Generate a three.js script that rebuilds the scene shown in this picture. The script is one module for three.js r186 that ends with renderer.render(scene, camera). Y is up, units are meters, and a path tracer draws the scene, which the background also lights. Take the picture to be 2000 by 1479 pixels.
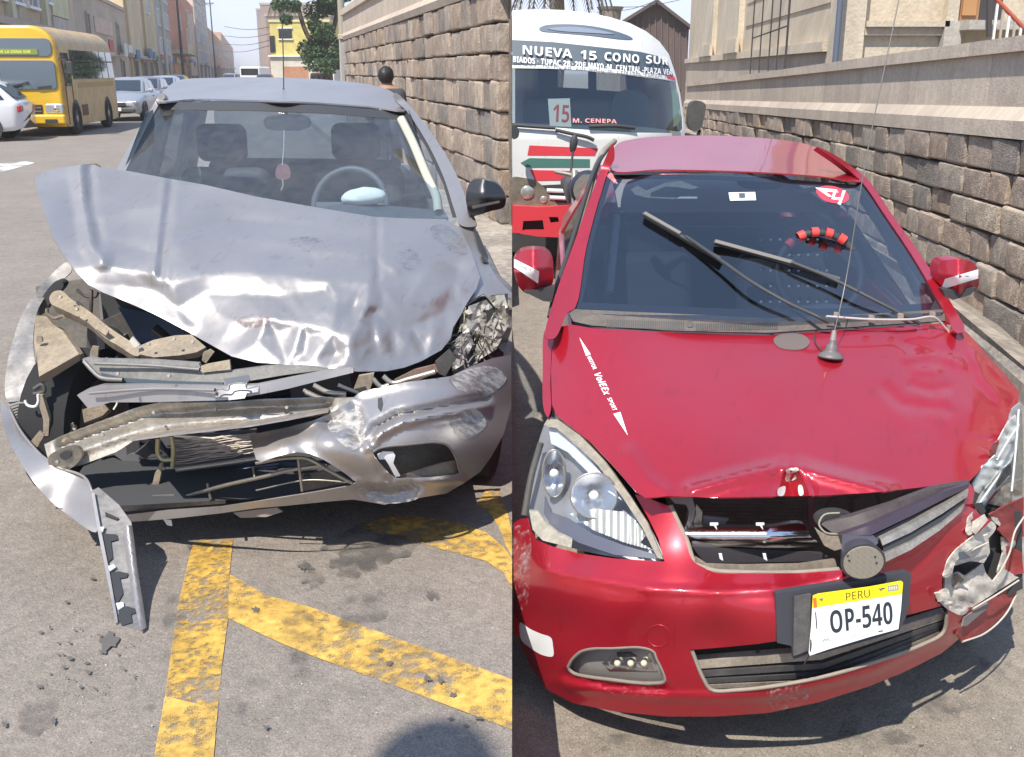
import * as THREE from 'three';
import { mergeGeometries, mergeVertices } from 'three/addons/utils/BufferGeometryUtils.js';
import { RoundedBoxGeometry } from 'three/addons/geometries/RoundedBoxGeometry.js';
import { MarchingCubes } from 'three/addons/objects/MarchingCubes.js';

// ---------------------------------------------------------------- camera, sky, sun, exposure
const scene = new THREE.Scene();
const LENS = 2000, MIDX = 1000, MIDY = 739.5, EYE = 1.66, DIP = Math.atan((MIDY - 140) / LENS);
const camera = new THREE.PerspectiveCamera(2 * Math.atan(MIDY / LENS) * 180 / Math.PI, 2000 / 1479, 0.1, 2000);
camera.position.set(0, EYE, 0);
camera.rotation.set(-DIP, 0, 0);

{ // pale tropical noon sky: milky near the horizon, bluer overhead
  const w = 256, h = 128, d = new Float32Array(w * h * 4);
  for (let j = 0; j < h; j++) {
    const el = ((j + 0.5) / h - 0.5) * Math.PI, t = Math.max(0, Math.sin(el));
    const k = Math.pow(1 - t, 2.6), g = el < 0 ? 1 : 0;
    const r = 0.25 + 0.50 * k, gg = 0.39 + 0.44 * k, b = 0.68 + 0.32 * k;
    for (let i = 0; i < w; i++) {
      const o = (j * w + i) * 4;
      d[o] = g ? 0.34 : r; d[o + 1] = g ? 0.32 : gg; d[o + 2] = g ? 0.30 : b; d[o + 3] = 1;
    }
  }
  const sky = new THREE.DataTexture(d, w, h, THREE.RGBAFormat, THREE.FloatType);
  sky.mapping = THREE.EquirectangularReflectionMapping; sky.magFilter = THREE.LinearFilter; sky.needsUpdate = true;
  scene.background = sky; scene.environment = sky;
}
const sun = new THREE.DirectionalLight(new THREE.Color(1, 0.945, 0.86), 4.9);
sun.position.set(-14, 40, 18);
sun.target.position.set(0, 0, -6);
sun.castShadow = true; sun.shadow.mapSize.set(2048, 2048);
Object.assign(sun.shadow.camera, { left: -40, right: 40, top: 40, bottom: -40, near: 1, far: 160 });
scene.add(sun, sun.target);

const renderer = new THREE.WebGLRenderer({ antialias: true });
renderer.toneMapping = THREE.LinearToneMapping;
renderer.toneMappingExposure = 1.4;
renderer.shadowMap.enabled = true;
scene.fog = new THREE.FogExp2(0xe6e1dc, 0.0009);

// ---------------------------------------------------------------- helpers
const V = (x, y, z) => new THREE.Vector3(x, y, z);
let seed = 20240;
const rnd = () => { seed = (seed * 1664525 + 1013904223) >>> 0; return seed / 4294967296; };
const rr = (a, b) => a + (b - a) * rnd();
const CP = Math.cos(DIP), SP = Math.sin(DIP);
// surveyed points: sight line (read off the photograph) and the real distance d in metres along the street
function P(px, py, d) {
  const a = (px - MIDX) / LENS, b = (MIDY - py) / LENS, t = d / (CP + b * SP);
  return V(a * t, EYE + (b * CP - SP) * t, -d);
}
// the street on the right climbs gently towards its far end
const GR0 = EYE - 2.405, GRS = 0.11, GRD = -GR0 / GRS;
const groundR = (d) => d > GRD ? 0 : GR0 + GRS * d;
function PG(px, py, y = 0) { // on level ground
  const a = (px - MIDX) / LENS, b = (MIDY - py) / LENS, t = (y - EYE) / (b * CP - SP);
  return V(a * t, y, -(CP + b * SP) * t);
}
function PR(px, py, h = 0) { // on the sloping street
  const a = (px - MIDX) / LENS, b = (MIDY - py) / LENS, dy = b * CP - SP, dz = CP + b * SP;
  const t = (GR0 + h - EYE) / (dy - GRS * dz);
  return V(a * t, EYE + dy * t, -dz * t);
}
const taken = {};
const numbered = (n) => { const k = taken[n] = (taken[n] ?? -1) + 1; return k ? n + '_' + String(k).padStart(3, '0') : n; };
const origin = new WeakMap();
function thing(name, label, category, pos, group) {
  const o = new THREE.Group(); o.name = numbered(name); o.position.copy(pos); scene.add(o);
  o.userData = { label, category }; if (group) o.userData.group = group;
  origin.set(o, pos.clone()); return o;
}
function shade(m) { m.castShadow = true; m.receiveShadow = true; return m; }
// a part whose geometry is in world metres; it is moved under its thing's base
function part(name, geo, mat, parent, label) {
  const g = Array.isArray(geo) ? merge(geo) : geo, o = origin.get(parent);
  g.translate(-o.x, -o.y, -o.z);
  const m = shade(new THREE.Mesh(g, mat)); m.name = name; parent.add(m); origin.set(m, o);
  if (label) m.userData.label = label;
  return m;
}
// a part whose geometry is already in its thing's own frame
function lpart(name, geo, mat, parent) {
  const m = shade(new THREE.Mesh(Array.isArray(geo) ? merge(geo) : geo, mat)); m.name = name; parent.add(m); return m;
}
function structure(name, geo, mat) {
  const m = shade(new THREE.Mesh(geo, mat)); m.name = numbered(name); m.userData.kind = 'structure'; scene.add(m); return m;
}
function merge(list) {
  const gs = list.map((g) => { const n = g.index ? g.toNonIndexed() : g; for (const k of Object.keys(n.attributes)) if (!['position', 'normal', 'uv'].includes(k)) n.deleteAttribute(k); if (!n.attributes.uv) n.setAttribute('uv', new THREE.BufferAttribute(new Float32Array(n.attributes.position.count * 2), 2)); return n; });
  return mergeGeometries(gs);
}
function worldUV(g, s = 1) { // flat real-size uv from positions in metres
  const p = g.attributes.position, uv = new Float32Array(p.count * 2);
  for (let i = 0; i < p.count; i++) { uv[2 * i] = (p.getX(i) + 0.31 * p.getZ(i)) * s; uv[2 * i + 1] = (p.getY(i) - 0.83 * p.getZ(i)) * s; }
  g.setAttribute('uv', new THREE.BufferAttribute(uv, 2)); return g;
}
// thin-plate spline through [x, y, value]
function spline(pts) {
  const n = pts.length, N = n + 3, A = [], U = (r2) => r2 < 1e-9 ? 0 : r2 * Math.log(r2), S = 1 / 300;
  const q = pts.map(([x, y, d]) => [x * S, y * S, d]);
  for (let i = 0; i < N; i++) A.push(new Float64Array(N + 1));
  for (let i = 0; i < n; i++) {
    for (let j = 0; j < n; j++) A[i][j] = U((q[i][0] - q[j][0]) ** 2 + (q[i][1] - q[j][1]) ** 2);
    A[i][i] += 1e-4; A[i][n] = A[n][i] = 1; A[i][n + 1] = A[n + 1][i] = q[i][0]; A[i][n + 2] = A[n + 2][i] = q[i][1]; A[i][N] = q[i][2];
  }
  for (let c = 0; c < N; c++) {
    let m = c; for (let r = c + 1; r < N; r++) if (Math.abs(A[r][c]) > Math.abs(A[m][c])) m = r;
    [A[c], A[m]] = [A[m], A[c]];
    for (let r = 0; r < N; r++) if (r !== c) { const f = A[r][c] / A[c][c]; if (f) for (let k = c; k <= N; k++) A[r][k] -= f * A[c][k]; }
  }
  const w = A.map((r, i) => r[N] / r[i]);
  return (x, y) => { x *= S; y *= S; let s = w[n] + w[n + 1] * x + w[n + 2] * y; for (let i = 0; i < n; i++) s += w[i] * U((x - q[i][0]) ** 2 + (y - q[i][1]) ** 2); return s; };
}
const inside = (poly, x, y) => { let c = false; for (let i = 0, j = poly.length - 1; i < poly.length; j = i++) { const [xi, yi] = poly[i], [xj, yj] = poly[j]; if ((yi > y) !== (yj > y) && x < (xj - xi) * (y - yi) / (yj - yi) + xi) c = !c; } return c; };
function segDist(x, y, a, b) { const dx = b[0] - a[0], dy = b[1] - a[1], t = Math.max(0, Math.min(1, ((x - a[0]) * dx + (y - a[1]) * dy) / (dx * dx + dy * dy || 1))); return Math.hypot(x - a[0] - dx * t, y - a[1] - dy * t); }
const lineDist = (x, y, l, close) => { let m = 1e9; for (let i = 0; i + 1 < l.length; i++) m = Math.min(m, segDist(x, y, l[i], l[i + 1])); if (close) m = Math.min(m, segDist(x, y, l[l.length - 1], l[0])); return m; };
// folds: [amount, width, [points]] push the sheet away (+) or towards us (-) along a line
const folds = (list) => (x, y) => { let s = 0; for (const [a, w, l] of list) { const d = lineDist(x, y, l) / w; if (d < 1) s += a * (1 - d) * (1 - d * 0.4); } return s; };
// planar facets between surveyed dents: [x, y, offset], linear inside each triangle
function facets(v) { const tr = delaunay(v.map(([x, y]) => [x + 1e-4 * Math.sin(x * 3.1 + y), y])); return (x, y) => { for (const [i, j, k] of tr) { const [x0, y0] = v[i], [x1, y1] = v[j], [x2, y2] = v[k], d = (y1 - y2) * (x0 - x2) + (x2 - x1) * (y0 - y2), a = ((y1 - y2) * (x - x2) + (x2 - x1) * (y - y2)) / d, b = ((y2 - y0) * (x - x2) + (x0 - x2) * (y - y2)) / d; if (a >= -1e-6 && b >= -1e-6 && a + b <= 1.000001) return a * v[i][2] + b * v[j][2] + (1 - a - b) * v[k][2]; } return 0; }; }
function resample(poly, e, close = true) {
  const out = [], n = poly.length;
  for (let i = 0; i < (close ? n : n - 1); i++) { const a = poly[i], b = poly[(i + 1) % n], k = Math.max(1, Math.round(Math.hypot(b[0] - a[0], b[1] - a[1]) / e)); for (let j = 0; j < k; j++) out.push([a[0] + (b[0] - a[0]) * j / k, a[1] + (b[1] - a[1]) * j / k]); }
  if (!close) out.push(poly[n - 1]);
  return out;
}
function rounded(poly, close = true) { // smooth outline through the given corners
  const c = new THREE.CatmullRomCurve3(poly.map(([x, y]) => V(x, y, 0)), close, 'centripetal');
  return c.getPoints(poly.length * 5).slice(0, close ? -1 : undefined).map((p) => [p.x, p.y]);
}
function delaunay(pts) { // sweep-line Bowyer-Watson
  const n = pts.length, idx = pts.map((_, i) => i).sort((a, b) => pts[a][0] - pts[b][0]);
  let x0 = 1e9, x1 = -1e9, y0 = 1e9, y1 = -1e9; for (const [x, y] of pts) { x0 = Math.min(x0, x); x1 = Math.max(x1, x); y0 = Math.min(y0, y); y1 = Math.max(y1, y); }
  const m = Math.max(x1 - x0, y1 - y0) * 20, cx = (x0 + x1) / 2, cy = (y0 + y1) / 2, all = pts.concat([[cx - m, cy - m], [cx, cy + m], [cx + m, cy - m]]);
  const circ = (i, j, k) => {
    const [ax, ay] = all[i], [bx, by] = all[j], [qx, qy] = all[k], d = 2 * (ax * (by - qy) + bx * (qy - ay) + qx * (ay - by)) || 1e-12;
    const ux = ((ax * ax + ay * ay) * (by - qy) + (bx * bx + by * by) * (qy - ay) + (qx * qx + qy * qy) * (ay - by)) / d, uy = ((ax * ax + ay * ay) * (qx - bx) + (bx * bx + by * by) * (ax - qx) + (qx * qx + qy * qy) * (bx - ax)) / d;
    return { i, j, k, x: ux, y: uy, r: (ax - ux) ** 2 + (ay - uy) ** 2 };
  };
  let open = [circ(n, n + 1, n + 2)]; const closed = [];
  for (const c of idx) {
    const [px, py] = all[c], edges = new Map(), keep = [];
    for (const t of open) {
      const dx = px - t.x;
      if (dx > 0 && dx * dx > t.r) { closed.push(t); continue; }
      if (dx * dx + (py - t.y) ** 2 - t.r > 1e-9) { keep.push(t); continue; }
      for (const [a, b] of [[t.i, t.j], [t.j, t.k], [t.k, t.i]]) { const k = a < b ? a * 1e6 + b : b * 1e6 + a; if (edges.has(k)) edges.set(k, null); else edges.set(k, [a, b]); }
    }
    open = keep; for (const e of edges.values()) if (e) open.push(circ(e[0], e[1], c));
  }
  return closed.concat(open).filter((t) => t.i < n && t.j < n && t.k < n).map((t) => [t.i, t.j, t.k]);
}
// a sheet of metal / plastic / glass: outline and holes, a depth field, and a real thickness behind it
function sheet(outer, depth, { holes = [], edge = 14, thick = 0.004, back, map, jitter = 0.25, uv = 1, flat = false } = {}) {
  const at = map ?? ((x, y) => P(x, y, typeof depth === 'number' ? depth : depth(x, y)));
  const ring = resample(outer, edge), hr = holes.map((h) => resample(h, edge)), pts = [...ring]; for (const h of hr) pts.push(...h);
  let x0 = 1e9, x1 = -1e9, y0 = 1e9, y1 = -1e9; for (const [x, y] of ring) { x0 = Math.min(x0, x); x1 = Math.max(x1, x); y0 = Math.min(y0, y); y1 = Math.max(y1, y); }
  let row = 0;
  for (let y = y0 + edge / 2; y < y1; y += edge * 0.87, row++) for (let x = x0 + (row % 2) * edge / 2; x < x1; x += edge) {
    const xx = x + (rnd() - 0.5) * edge * jitter, yy = y + (rnd() - 0.5) * edge * jitter;
    if (!inside(outer, xx, yy) || holes.some((h) => inside(h, xx, yy))) continue;
    if (lineDist(xx, yy, outer, true) < edge * 0.55 || holes.some((h) => lineDist(xx, yy, h, true) < edge * 0.55)) continue;
    pts.push([xx, yy]);
  }
  for (const p of pts) { p[0] += (rnd() - 0.5) * 1e-4; p[1] += (rnd() - 0.5) * 1e-4; }
  const tris = delaunay(pts).filter(([a, b, c]) => { const x = (pts[a][0] + pts[b][0] + pts[c][0]) / 3, y = (pts[a][1] + pts[b][1] + pts[c][1]) / 3; return inside(outer, x, y) && !holes.some((h) => inside(h, x, y)); });
  const w = pts.map(([x, y]) => at(x, y)), n = pts.length;
  for (const t of tris) { // face the street
    const [a, b, c] = t, cr = (pts[b][0] - pts[a][0]) * (pts[c][1] - pts[a][1]) - (pts[b][1] - pts[a][1]) * (pts[c][0] - pts[a][0]);
    if (cr > 0) { t[1] = c; t[2] = b; }
  }
  const front = new THREE.BufferGeometry().setFromPoints(w); front.setIndex(tris.flat()); front.computeVertexNormals();
  const out = [flat ? front.toNonIndexed() : front]; if (flat) out[0].computeVertexNormals();
  if (thick) {
    const nn = front.attributes.normal, bw = w.map((p, i) => back ? p.clone().addScaledVector(back, thick) : p.clone().addScaledVector(V(nn.getX(i), nn.getY(i), nn.getZ(i)), -thick));
    const bg = new THREE.BufferGeometry().setFromPoints(bw); bg.setIndex(tris.map(([a, b, c]) => [a, c, b]).flat()); bg.computeVertexNormals(); out.push(bg);
    const ed = new Map(); for (const [a, b, c] of tris) for (const [i, j] of [[a, b], [b, c], [c, a]]) { const k = i < j ? i * 1e6 + j : j * 1e6 + i; ed.has(k) ? ed.set(k, null) : ed.set(k, [i, j]); }
    const sp = []; for (const e of ed.values()) if (e) { const [i, j] = e; sp.push(w[i], bw[i], w[j], w[j], bw[i], bw[j]); }
    const sg = new THREE.BufferGeometry().setFromPoints(sp); sg.computeVertexNormals(); out.push(sg);
  }
  for (const g of out) worldUV(g, uv);
  return merge(out);
}
const tube = (pts, r, seg = pts.length * 6, rad = 7, curve = true) => {
  const c = curve ? new THREE.CatmullRomCurve3(pts) : (() => { const k = new THREE.CurvePath(); for (let i = 0; i + 1 < pts.length; i++) k.add(new THREE.LineCurve3(pts[i], pts[i + 1])); return k; })();
  return new THREE.TubeGeometry(c, seg, r, rad, false);
};
const line3 = (list, d) => list.map(([x, y, dd]) => P(x, y, dd ?? d));
// straight bar between two points, w wide across, h thick
function bar(a, b, w, h, up = V(0, 1, 0)) {
  const l = a.distanceTo(b), g = new THREE.BoxGeometry(w, h, l), z = b.clone().sub(a).normalize(), x = up.clone().cross(z).normalize(), y = z.clone().cross(x);
  g.applyMatrix4(new THREE.Matrix4().makeBasis(x, y, z).setPosition(a.clone().add(b).multiplyScalar(0.5))); return g;
}
const box = (w, h, d, x = 0, y = 0, z = 0, r = 0) => { const g = r ? new RoundedBoxGeometry(w, h, d, 2, r) : new THREE.BoxGeometry(w, h, d); g.translate(x, y, z); return g; };
const cyl = (r0, r1, h, n = 20) => new THREE.CylinderGeometry(r0, r1, h, n);
function prism(poly, depth, bevel = 0) { // extruded outline, metres
  const s = new THREE.Shape(poly.map(([x, y]) => new THREE.Vector2(x, y)));
  return new THREE.ExtrudeGeometry(s, { depth, bevelEnabled: bevel > 0, bevelThickness: bevel, bevelSize: bevel, bevelSegments: 2, steps: 1 });
}

const KL = 1.0375;
const dep = (spec, k = 1) => typeof spec === 'number' ? spec * k : spline(spec.map(([x, y, d]) => [x, y, d * k]));
// ---------------------------------------------------------------- procedural textures
const hash = (x, y, s) => { let h = (x * 374761393 + y * 668265263 + s * 144665) | 0; h = Math.imul(h ^ (h >>> 13), 1274126177); return ((h ^ (h >>> 16)) >>> 0) / 4294967296; };
function vnoise(x, y, per, s) { const xi = Math.floor(x), yi = Math.floor(y), fx = x - xi, fy = y - yi, u = fx * fx * (3 - 2 * fx), v = fy * fy * (3 - 2 * fy), m = (a) => ((a % per) + per) % per; const a = hash(m(xi), m(yi), s), b = hash(m(xi + 1), m(yi), s), c = hash(m(xi), m(yi + 1), s), d = hash(m(xi + 1), m(yi + 1), s); return a + (b - a) * u + (c - a) * v + (a - b - c + d) * u * v; }
function fbm(x, y, per, s, o = 5) { let v = 0, a = 0.5, t = 0; for (let i = 0; i < o; i++) { v += a * vnoise(x, y, per, s + i * 17); t += a; a *= 0.5; x *= 2; y *= 2; per *= 2; } return v / t; }
const noise2 = (x, y, s = 1) => fbm(x, y, 4096, s, 4);
function tex(n, f, { srgb = true, rep = 1 } = {}) { // f(u, v) -> [r, g, b] 0..1, tiles
  const d = new Uint8Array(n * n * 4);
  for (let j = 0; j < n; j++) for (let i = 0; i < n; i++) { const c = f(i / n, j / n), o = (j * n + i) * 4; d[o] = Math.max(0, Math.min(255, c[0] * 255)); d[o + 1] = Math.max(0, Math.min(255, c[1] * 255)); d[o + 2] = Math.max(0, Math.min(255, c[2] * 255)); d[o + 3] = 255; }
  const t = new THREE.DataTexture(d, n, n); t.wrapS = t.wrapT = THREE.RepeatWrapping; t.magFilter = THREE.LinearFilter; t.minFilter = THREE.LinearMipmapLinearFilter; t.generateMipmaps = true;
  if (srgb) t.colorSpace = THREE.SRGBColorSpace; t.repeat.set(rep, rep); t.needsUpdate = true; return t;
}
const gray = (v) => [v, v, v];
function canvasTex(w, h, draw) { const c = document.createElement('canvas'); c.width = w; c.height = h; const g = c.getContext('2d'); draw(g, w, h); const t = new THREE.CanvasTexture(c); t.colorSpace = THREE.SRGBColorSpace; t.anisotropy = 8; return t; }
const T = {
  asphalt: tex(1024, (u, v) => { const c = fbm(u * 6, v * 6, 6, 3), f = fbm(u * 90, v * 90, 90, 9, 3), s = hash(Math.floor(u * 1024), Math.floor(v * 1024), 5), p = fbm(u * 24, v * 24, 24, 21, 4); let k = 0.60 + 0.07 * (c - 0.5) + 0.10 * (f - 0.5) + 0.17 * (s - 0.5) + 0.05 * (p - 0.5); if (s > 0.985) k += 0.16; if (s < 0.012) k -= 0.2; return [k * 1.03, k * 0.99, k * 0.945]; }),
  grain: tex(512, (u, v) => gray(0.35 * fbm(u * 12, v * 12, 12, 31) + 0.65 * fbm(u * 70, v * 70, 70, 33, 3)), { srgb: false }),
  stone: tex(512, (u, v) => { const a = fbm(u * 5, v * 5, 5, 41), b = fbm(u * 40, v * 40, 40, 43, 4); const k = 0.80 + 0.30 * (a - 0.5) + 0.34 * (b - 0.5); return [k, k * 0.985, k * 0.97]; }),
  plaster: tex(512, (u, v) => { const a = fbm(u * 4, v * 4, 4, 51), b = fbm(u * 60, v * 60, 60, 53, 3), s = fbm(u * 26, v * 3, 26, 57, 3); const k = 0.86 + 0.16 * (a - 0.5) + 0.12 * (b - 0.5) + 0.07 * (s - 0.5); return [k, k * 0.99, k * 0.975]; }),
  dirt: tex(512, (u, v) => { const a = fbm(u * 6, v * 6, 6, 61), b = fbm(u * 34, v * 34, 34, 63, 4); const k = 0.84 + 0.22 * (a - 0.5) + 0.2 * (b - 0.5); return [k, k * 0.97, k * 0.92]; }),
  scuff: tex(512, (u, v) => { const a = fbm(u * 5, v * 5, 5, 71), b = fbm(u * 60, v * 14, 60, 73, 4); let k = 0.94 + 0.08 * (a - 0.5); if (b > 0.7) k -= 0.05 * Math.min(1, (b - 0.7) * 12); return gray(k); }),
  rough: tex(512, (u, v) => gray(0.47 + 0.12 * (fbm(u * 5, v * 5, 5, 81) - 0.5) + 0.06 * (fbm(u * 48, v * 48, 48, 83, 3) - 0.5)), { srgb: false }),
};
const rep = (t, r) => { const c = t.clone(); c.repeat.set(r, r); c.needsUpdate = true; return c; };
const lin = (r, g, b) => new THREE.Color().setRGB(r, g, b);
const std = (c, o = {}) => new THREE.MeshStandardMaterial({ color: c, roughness: 0.8, ...o });
const phys = (c, o = {}) => new THREE.MeshPhysicalMaterial({ color: c, ...o });
const M = {
  asphalt: std(lin(0.63, 0.585, 0.54), { map: rep(T.asphalt, 0.42), roughness: 0.93, bumpMap: rep(T.grain, 1.4), bumpScale: 0.004 }),
  asphaltR: std(lin(0.64, 0.595, 0.53), { map: rep(T.asphalt, 0.37), roughness: 0.93, bumpMap: rep(T.grain, 1.4), bumpScale: 0.004 }),
  walk: std(lin(0.47, 0.42, 0.36), { map: rep(T.stone, 0.6), roughness: 0.95, bumpMap: rep(T.grain, 1.2), bumpScale: 0.003 }),
  kerb: std(lin(0.40, 0.37, 0.33), { map: rep(T.stone, 0.8), roughness: 0.95 }),
  mortar: std(lin(0.28, 0.24, 0.20), { map: rep(T.stone, 2), roughness: 1 }),
  band: std(lin(0.66, 0.56, 0.465), { map: rep(T.plaster, 0.5), roughness: 0.95, bumpMap: rep(T.grain, 1.5), bumpScale: 0.004 }),
  bandLight: std(lin(0.66, 0.56, 0.465), { map: rep(T.plaster, 0.4), roughness: 0.95, bumpMap: rep(T.grain, 1.2), bumpScale: 0.004 }),
  iron: std(lin(0.05, 0.045, 0.045), { roughness: 0.6, metalness: 0.3 }),
  rust: std(lin(0.16, 0.075, 0.05), { roughness: 0.8 }),
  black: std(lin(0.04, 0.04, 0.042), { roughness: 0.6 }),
  blackGloss: phys(lin(0.014, 0.014, 0.016), { roughness: 0.28, clearcoat: 0.6, clearcoatRoughness: 0.15 }),
  rubber: std(lin(0.022, 0.022, 0.023), { roughness: 0.9, bumpMap: rep(T.grain, 8), bumpScale: 0.002 }),
  plasticGrey: std(lin(0.10, 0.10, 0.105), { roughness: 0.7, map: rep(T.dirt, 3) }),
  chrome: std(lin(0.75, 0.75, 0.77), { roughness: 0.16, metalness: 1 }),
  steel: std(lin(0.50, 0.49, 0.47), { roughness: 0.42, metalness: 0.85, map: rep(T.dirt, 4) }),
  alu: std(lin(0.62, 0.60, 0.57), { roughness: 0.45, metalness: 0.7, map: rep(T.dirt, 4) }),
  glass: phys(lin(0.72, 0.82, 0.90), { roughness: 0.03, transmission: 1, thickness: 0, ior: 1.9 }),
  tint: phys(lin(0.36, 0.42, 0.46), { roughness: 0.04, transmission: 1, thickness: 0, ior: 1.5 }),
  darkGlass: phys(lin(0.02, 0.025, 0.03), { roughness: 0.06, clearcoat: 1, clearcoatRoughness: 0.03 }),
  white: std(lin(0.78, 0.78, 0.76), { roughness: 0.5 }),
};
// ================================================================ THE SETTING
function quadSheet(xs, zs, yf, mat, name) {
  const pos = [], uv = [], idx = [];
  for (const z of zs) for (const x of xs) { pos.push(x, yf(-z, x), z); uv.push(x, z); }
  const w = xs.length;
  for (let j = 0; j + 1 < zs.length; j++) for (let i = 0; i + 1 < w; i++) { const a = j * w + i, b = a + 1, c = a + w, d = c + 1; idx.push(a, b, c, b, d, c); }
  const g = new THREE.BufferGeometry(); g.setAttribute('position', new THREE.Float32BufferAttribute(pos, 3)); g.setAttribute('uv', new THREE.Float32BufferAttribute(uv, 2)); g.setIndex(idx); g.computeVertexNormals();
  return structure(name, g, mat);
}
quadSheet([-400, -60, -20, -8, -4, -2, 0], [-900, -300, -100, -40, -20, -10, -6, -3, 0, 4], () => 0, M.asphalt, 'road');
quadSheet([0, 0.3, 0.6, 1.2, 1.8, 2.4, 4, 8, 20, 60, 300], [-900, -300, -100, -40, -20, -GRD, -6, -5, -4, -3, -2.6, -2.4, -2.2, -2, -1.8, 0, 4], (d, x) => groundR(d) + (x < 1.8 ? -Math.min(0, groundR(d)) * 0.98 * (1 - x / 1.8) * Math.max(0, Math.min(1, (2.6 - d) / 0.4)) : 0), M.asphaltR, 'side_road');
{ // the step between the two street levels
  const g = new THREE.BufferGeometry().setFromPoints([V(0, -0.006, 4), V(0, groundR(-4), 4), V(0, -0.006, -GRD), V(0, -0.006, -GRD), V(0, groundR(-4), 4), V(0, -0.012, -GRD)]); g.computeVertexNormals(); worldUV(g);
  structure('kerb_face', g, M.kerb);
}
// flat paint and spills, on level ground (left) or on the slope (right)
function groundSheet(outer, h, { right = false, edge = 40 } = {}) {
  const g = sheet(outer, 0, { edge, thick: 0, jitter: 0, map: (x, y) => right ? PR(x, y, h) : PG(x, y, h) });
  const p = g.attributes.position, uv = g.attributes.uv; for (let i = 0; i < p.count; i++) uv.setXY(i, p.getX(i), p.getZ(i)); return g;
}
const wear = (lo, hi, s, f) => tex(512, (u, v) => { const a = fbm(u * f, v * f, f, s, 6), b = hash(Math.floor(u * 512), Math.floor(v * 512), s + 3), c = fbm(u * 3, v * 3, 3, s + 8, 3); const k = a * 0.55 + c * 0.45 + (b - 0.5) * 0.22; return gray((k - lo) / (hi - lo)); }, { srgb: false });
const yellowTone = tex(256, (u, v) => { const a = fbm(u * 6, v * 6, 6, 91), b = fbm(u * 40, v * 40, 40, 93, 3), k = 0.9 + 0.22 * (a - 0.5) + 0.3 * (b - 0.5); return [k, k * 0.95, k * 0.85]; });
const yellowPaint = std(lin(0.68, 0.47, 0.13), { map: rep(yellowTone, 1.3), alphaMap: rep(wear(0.34, 0.54, 101, 30), 1.3), transparent: true, roughness: 0.85 });
const yellowWorn = std(lin(0.62, 0.42, 0.10), { map: rep(yellowTone, 1.3), alphaMap: rep(wear(0.40, 0.60, 131, 40), 1.6), transparent: true, roughness: 0.85 });
const whiteWorn = std(lin(0.62, 0.62, 0.6), { alphaMap: rep(wear(0.38, 0.5, 141, 12), 0.5), transparent: true, roughness: 0.85 });
structure('road_marking', groundSheet([[378, 1055], [455, 1052], [448, 1118], [446, 1200], [433, 1300], [425, 1385], [322, 1360], [334, 1270], [348, 1180], [362, 1120]], 0.004, { edge: 20 }), yellowWorn);
structure('road_marking', groundSheet([[322, 1360], [425, 1385], [417, 1479], [414, 1520], [294, 1520], [302, 1470]], 0.004, { edge: 20 }), yellowPaint);
structure('road_marking', groundSheet([[449, 1122], [520, 1163], [600, 1184], [760, 1241], [1000, 1327], [1000, 1425], [760, 1335], [620, 1285], [550, 1257], [442, 1206]], 0.004, { edge: 20 }), yellowPaint);
structure('road_marking', groundSheet([[700, 1030], [770, 1045], [870, 1075], [950, 1096], [985, 1120], [1000, 1152], [1000, 1092], [985, 1070], [950, 1040], [890, 1020], [840, 1012], [770, 1005]], 0.004, { edge: 20 }), yellowPaint);
structure('road_marking', groundSheet([[930, 985], [950, 955], [975, 962], [992, 1005], [1000, 1040], [1000, 1088], [988, 1066], [975, 1030], [955, 1000]], 0.0045, { edge: 20 }), yellowPaint);
structure('road_marking', groundSheet([[-30, 322], [50, 315], [68, 318], [40, 326], [-30, 344]], 0.004, { edge: 20 }), whiteWorn);
structure('road_marking', groundSheet([[1972, 880], [1990, 872], [2040, 875], [2040, 930], [1990, 930], [1976, 915]], 0.004, { right: true, edge: 20 }), yellowPaint);
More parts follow.
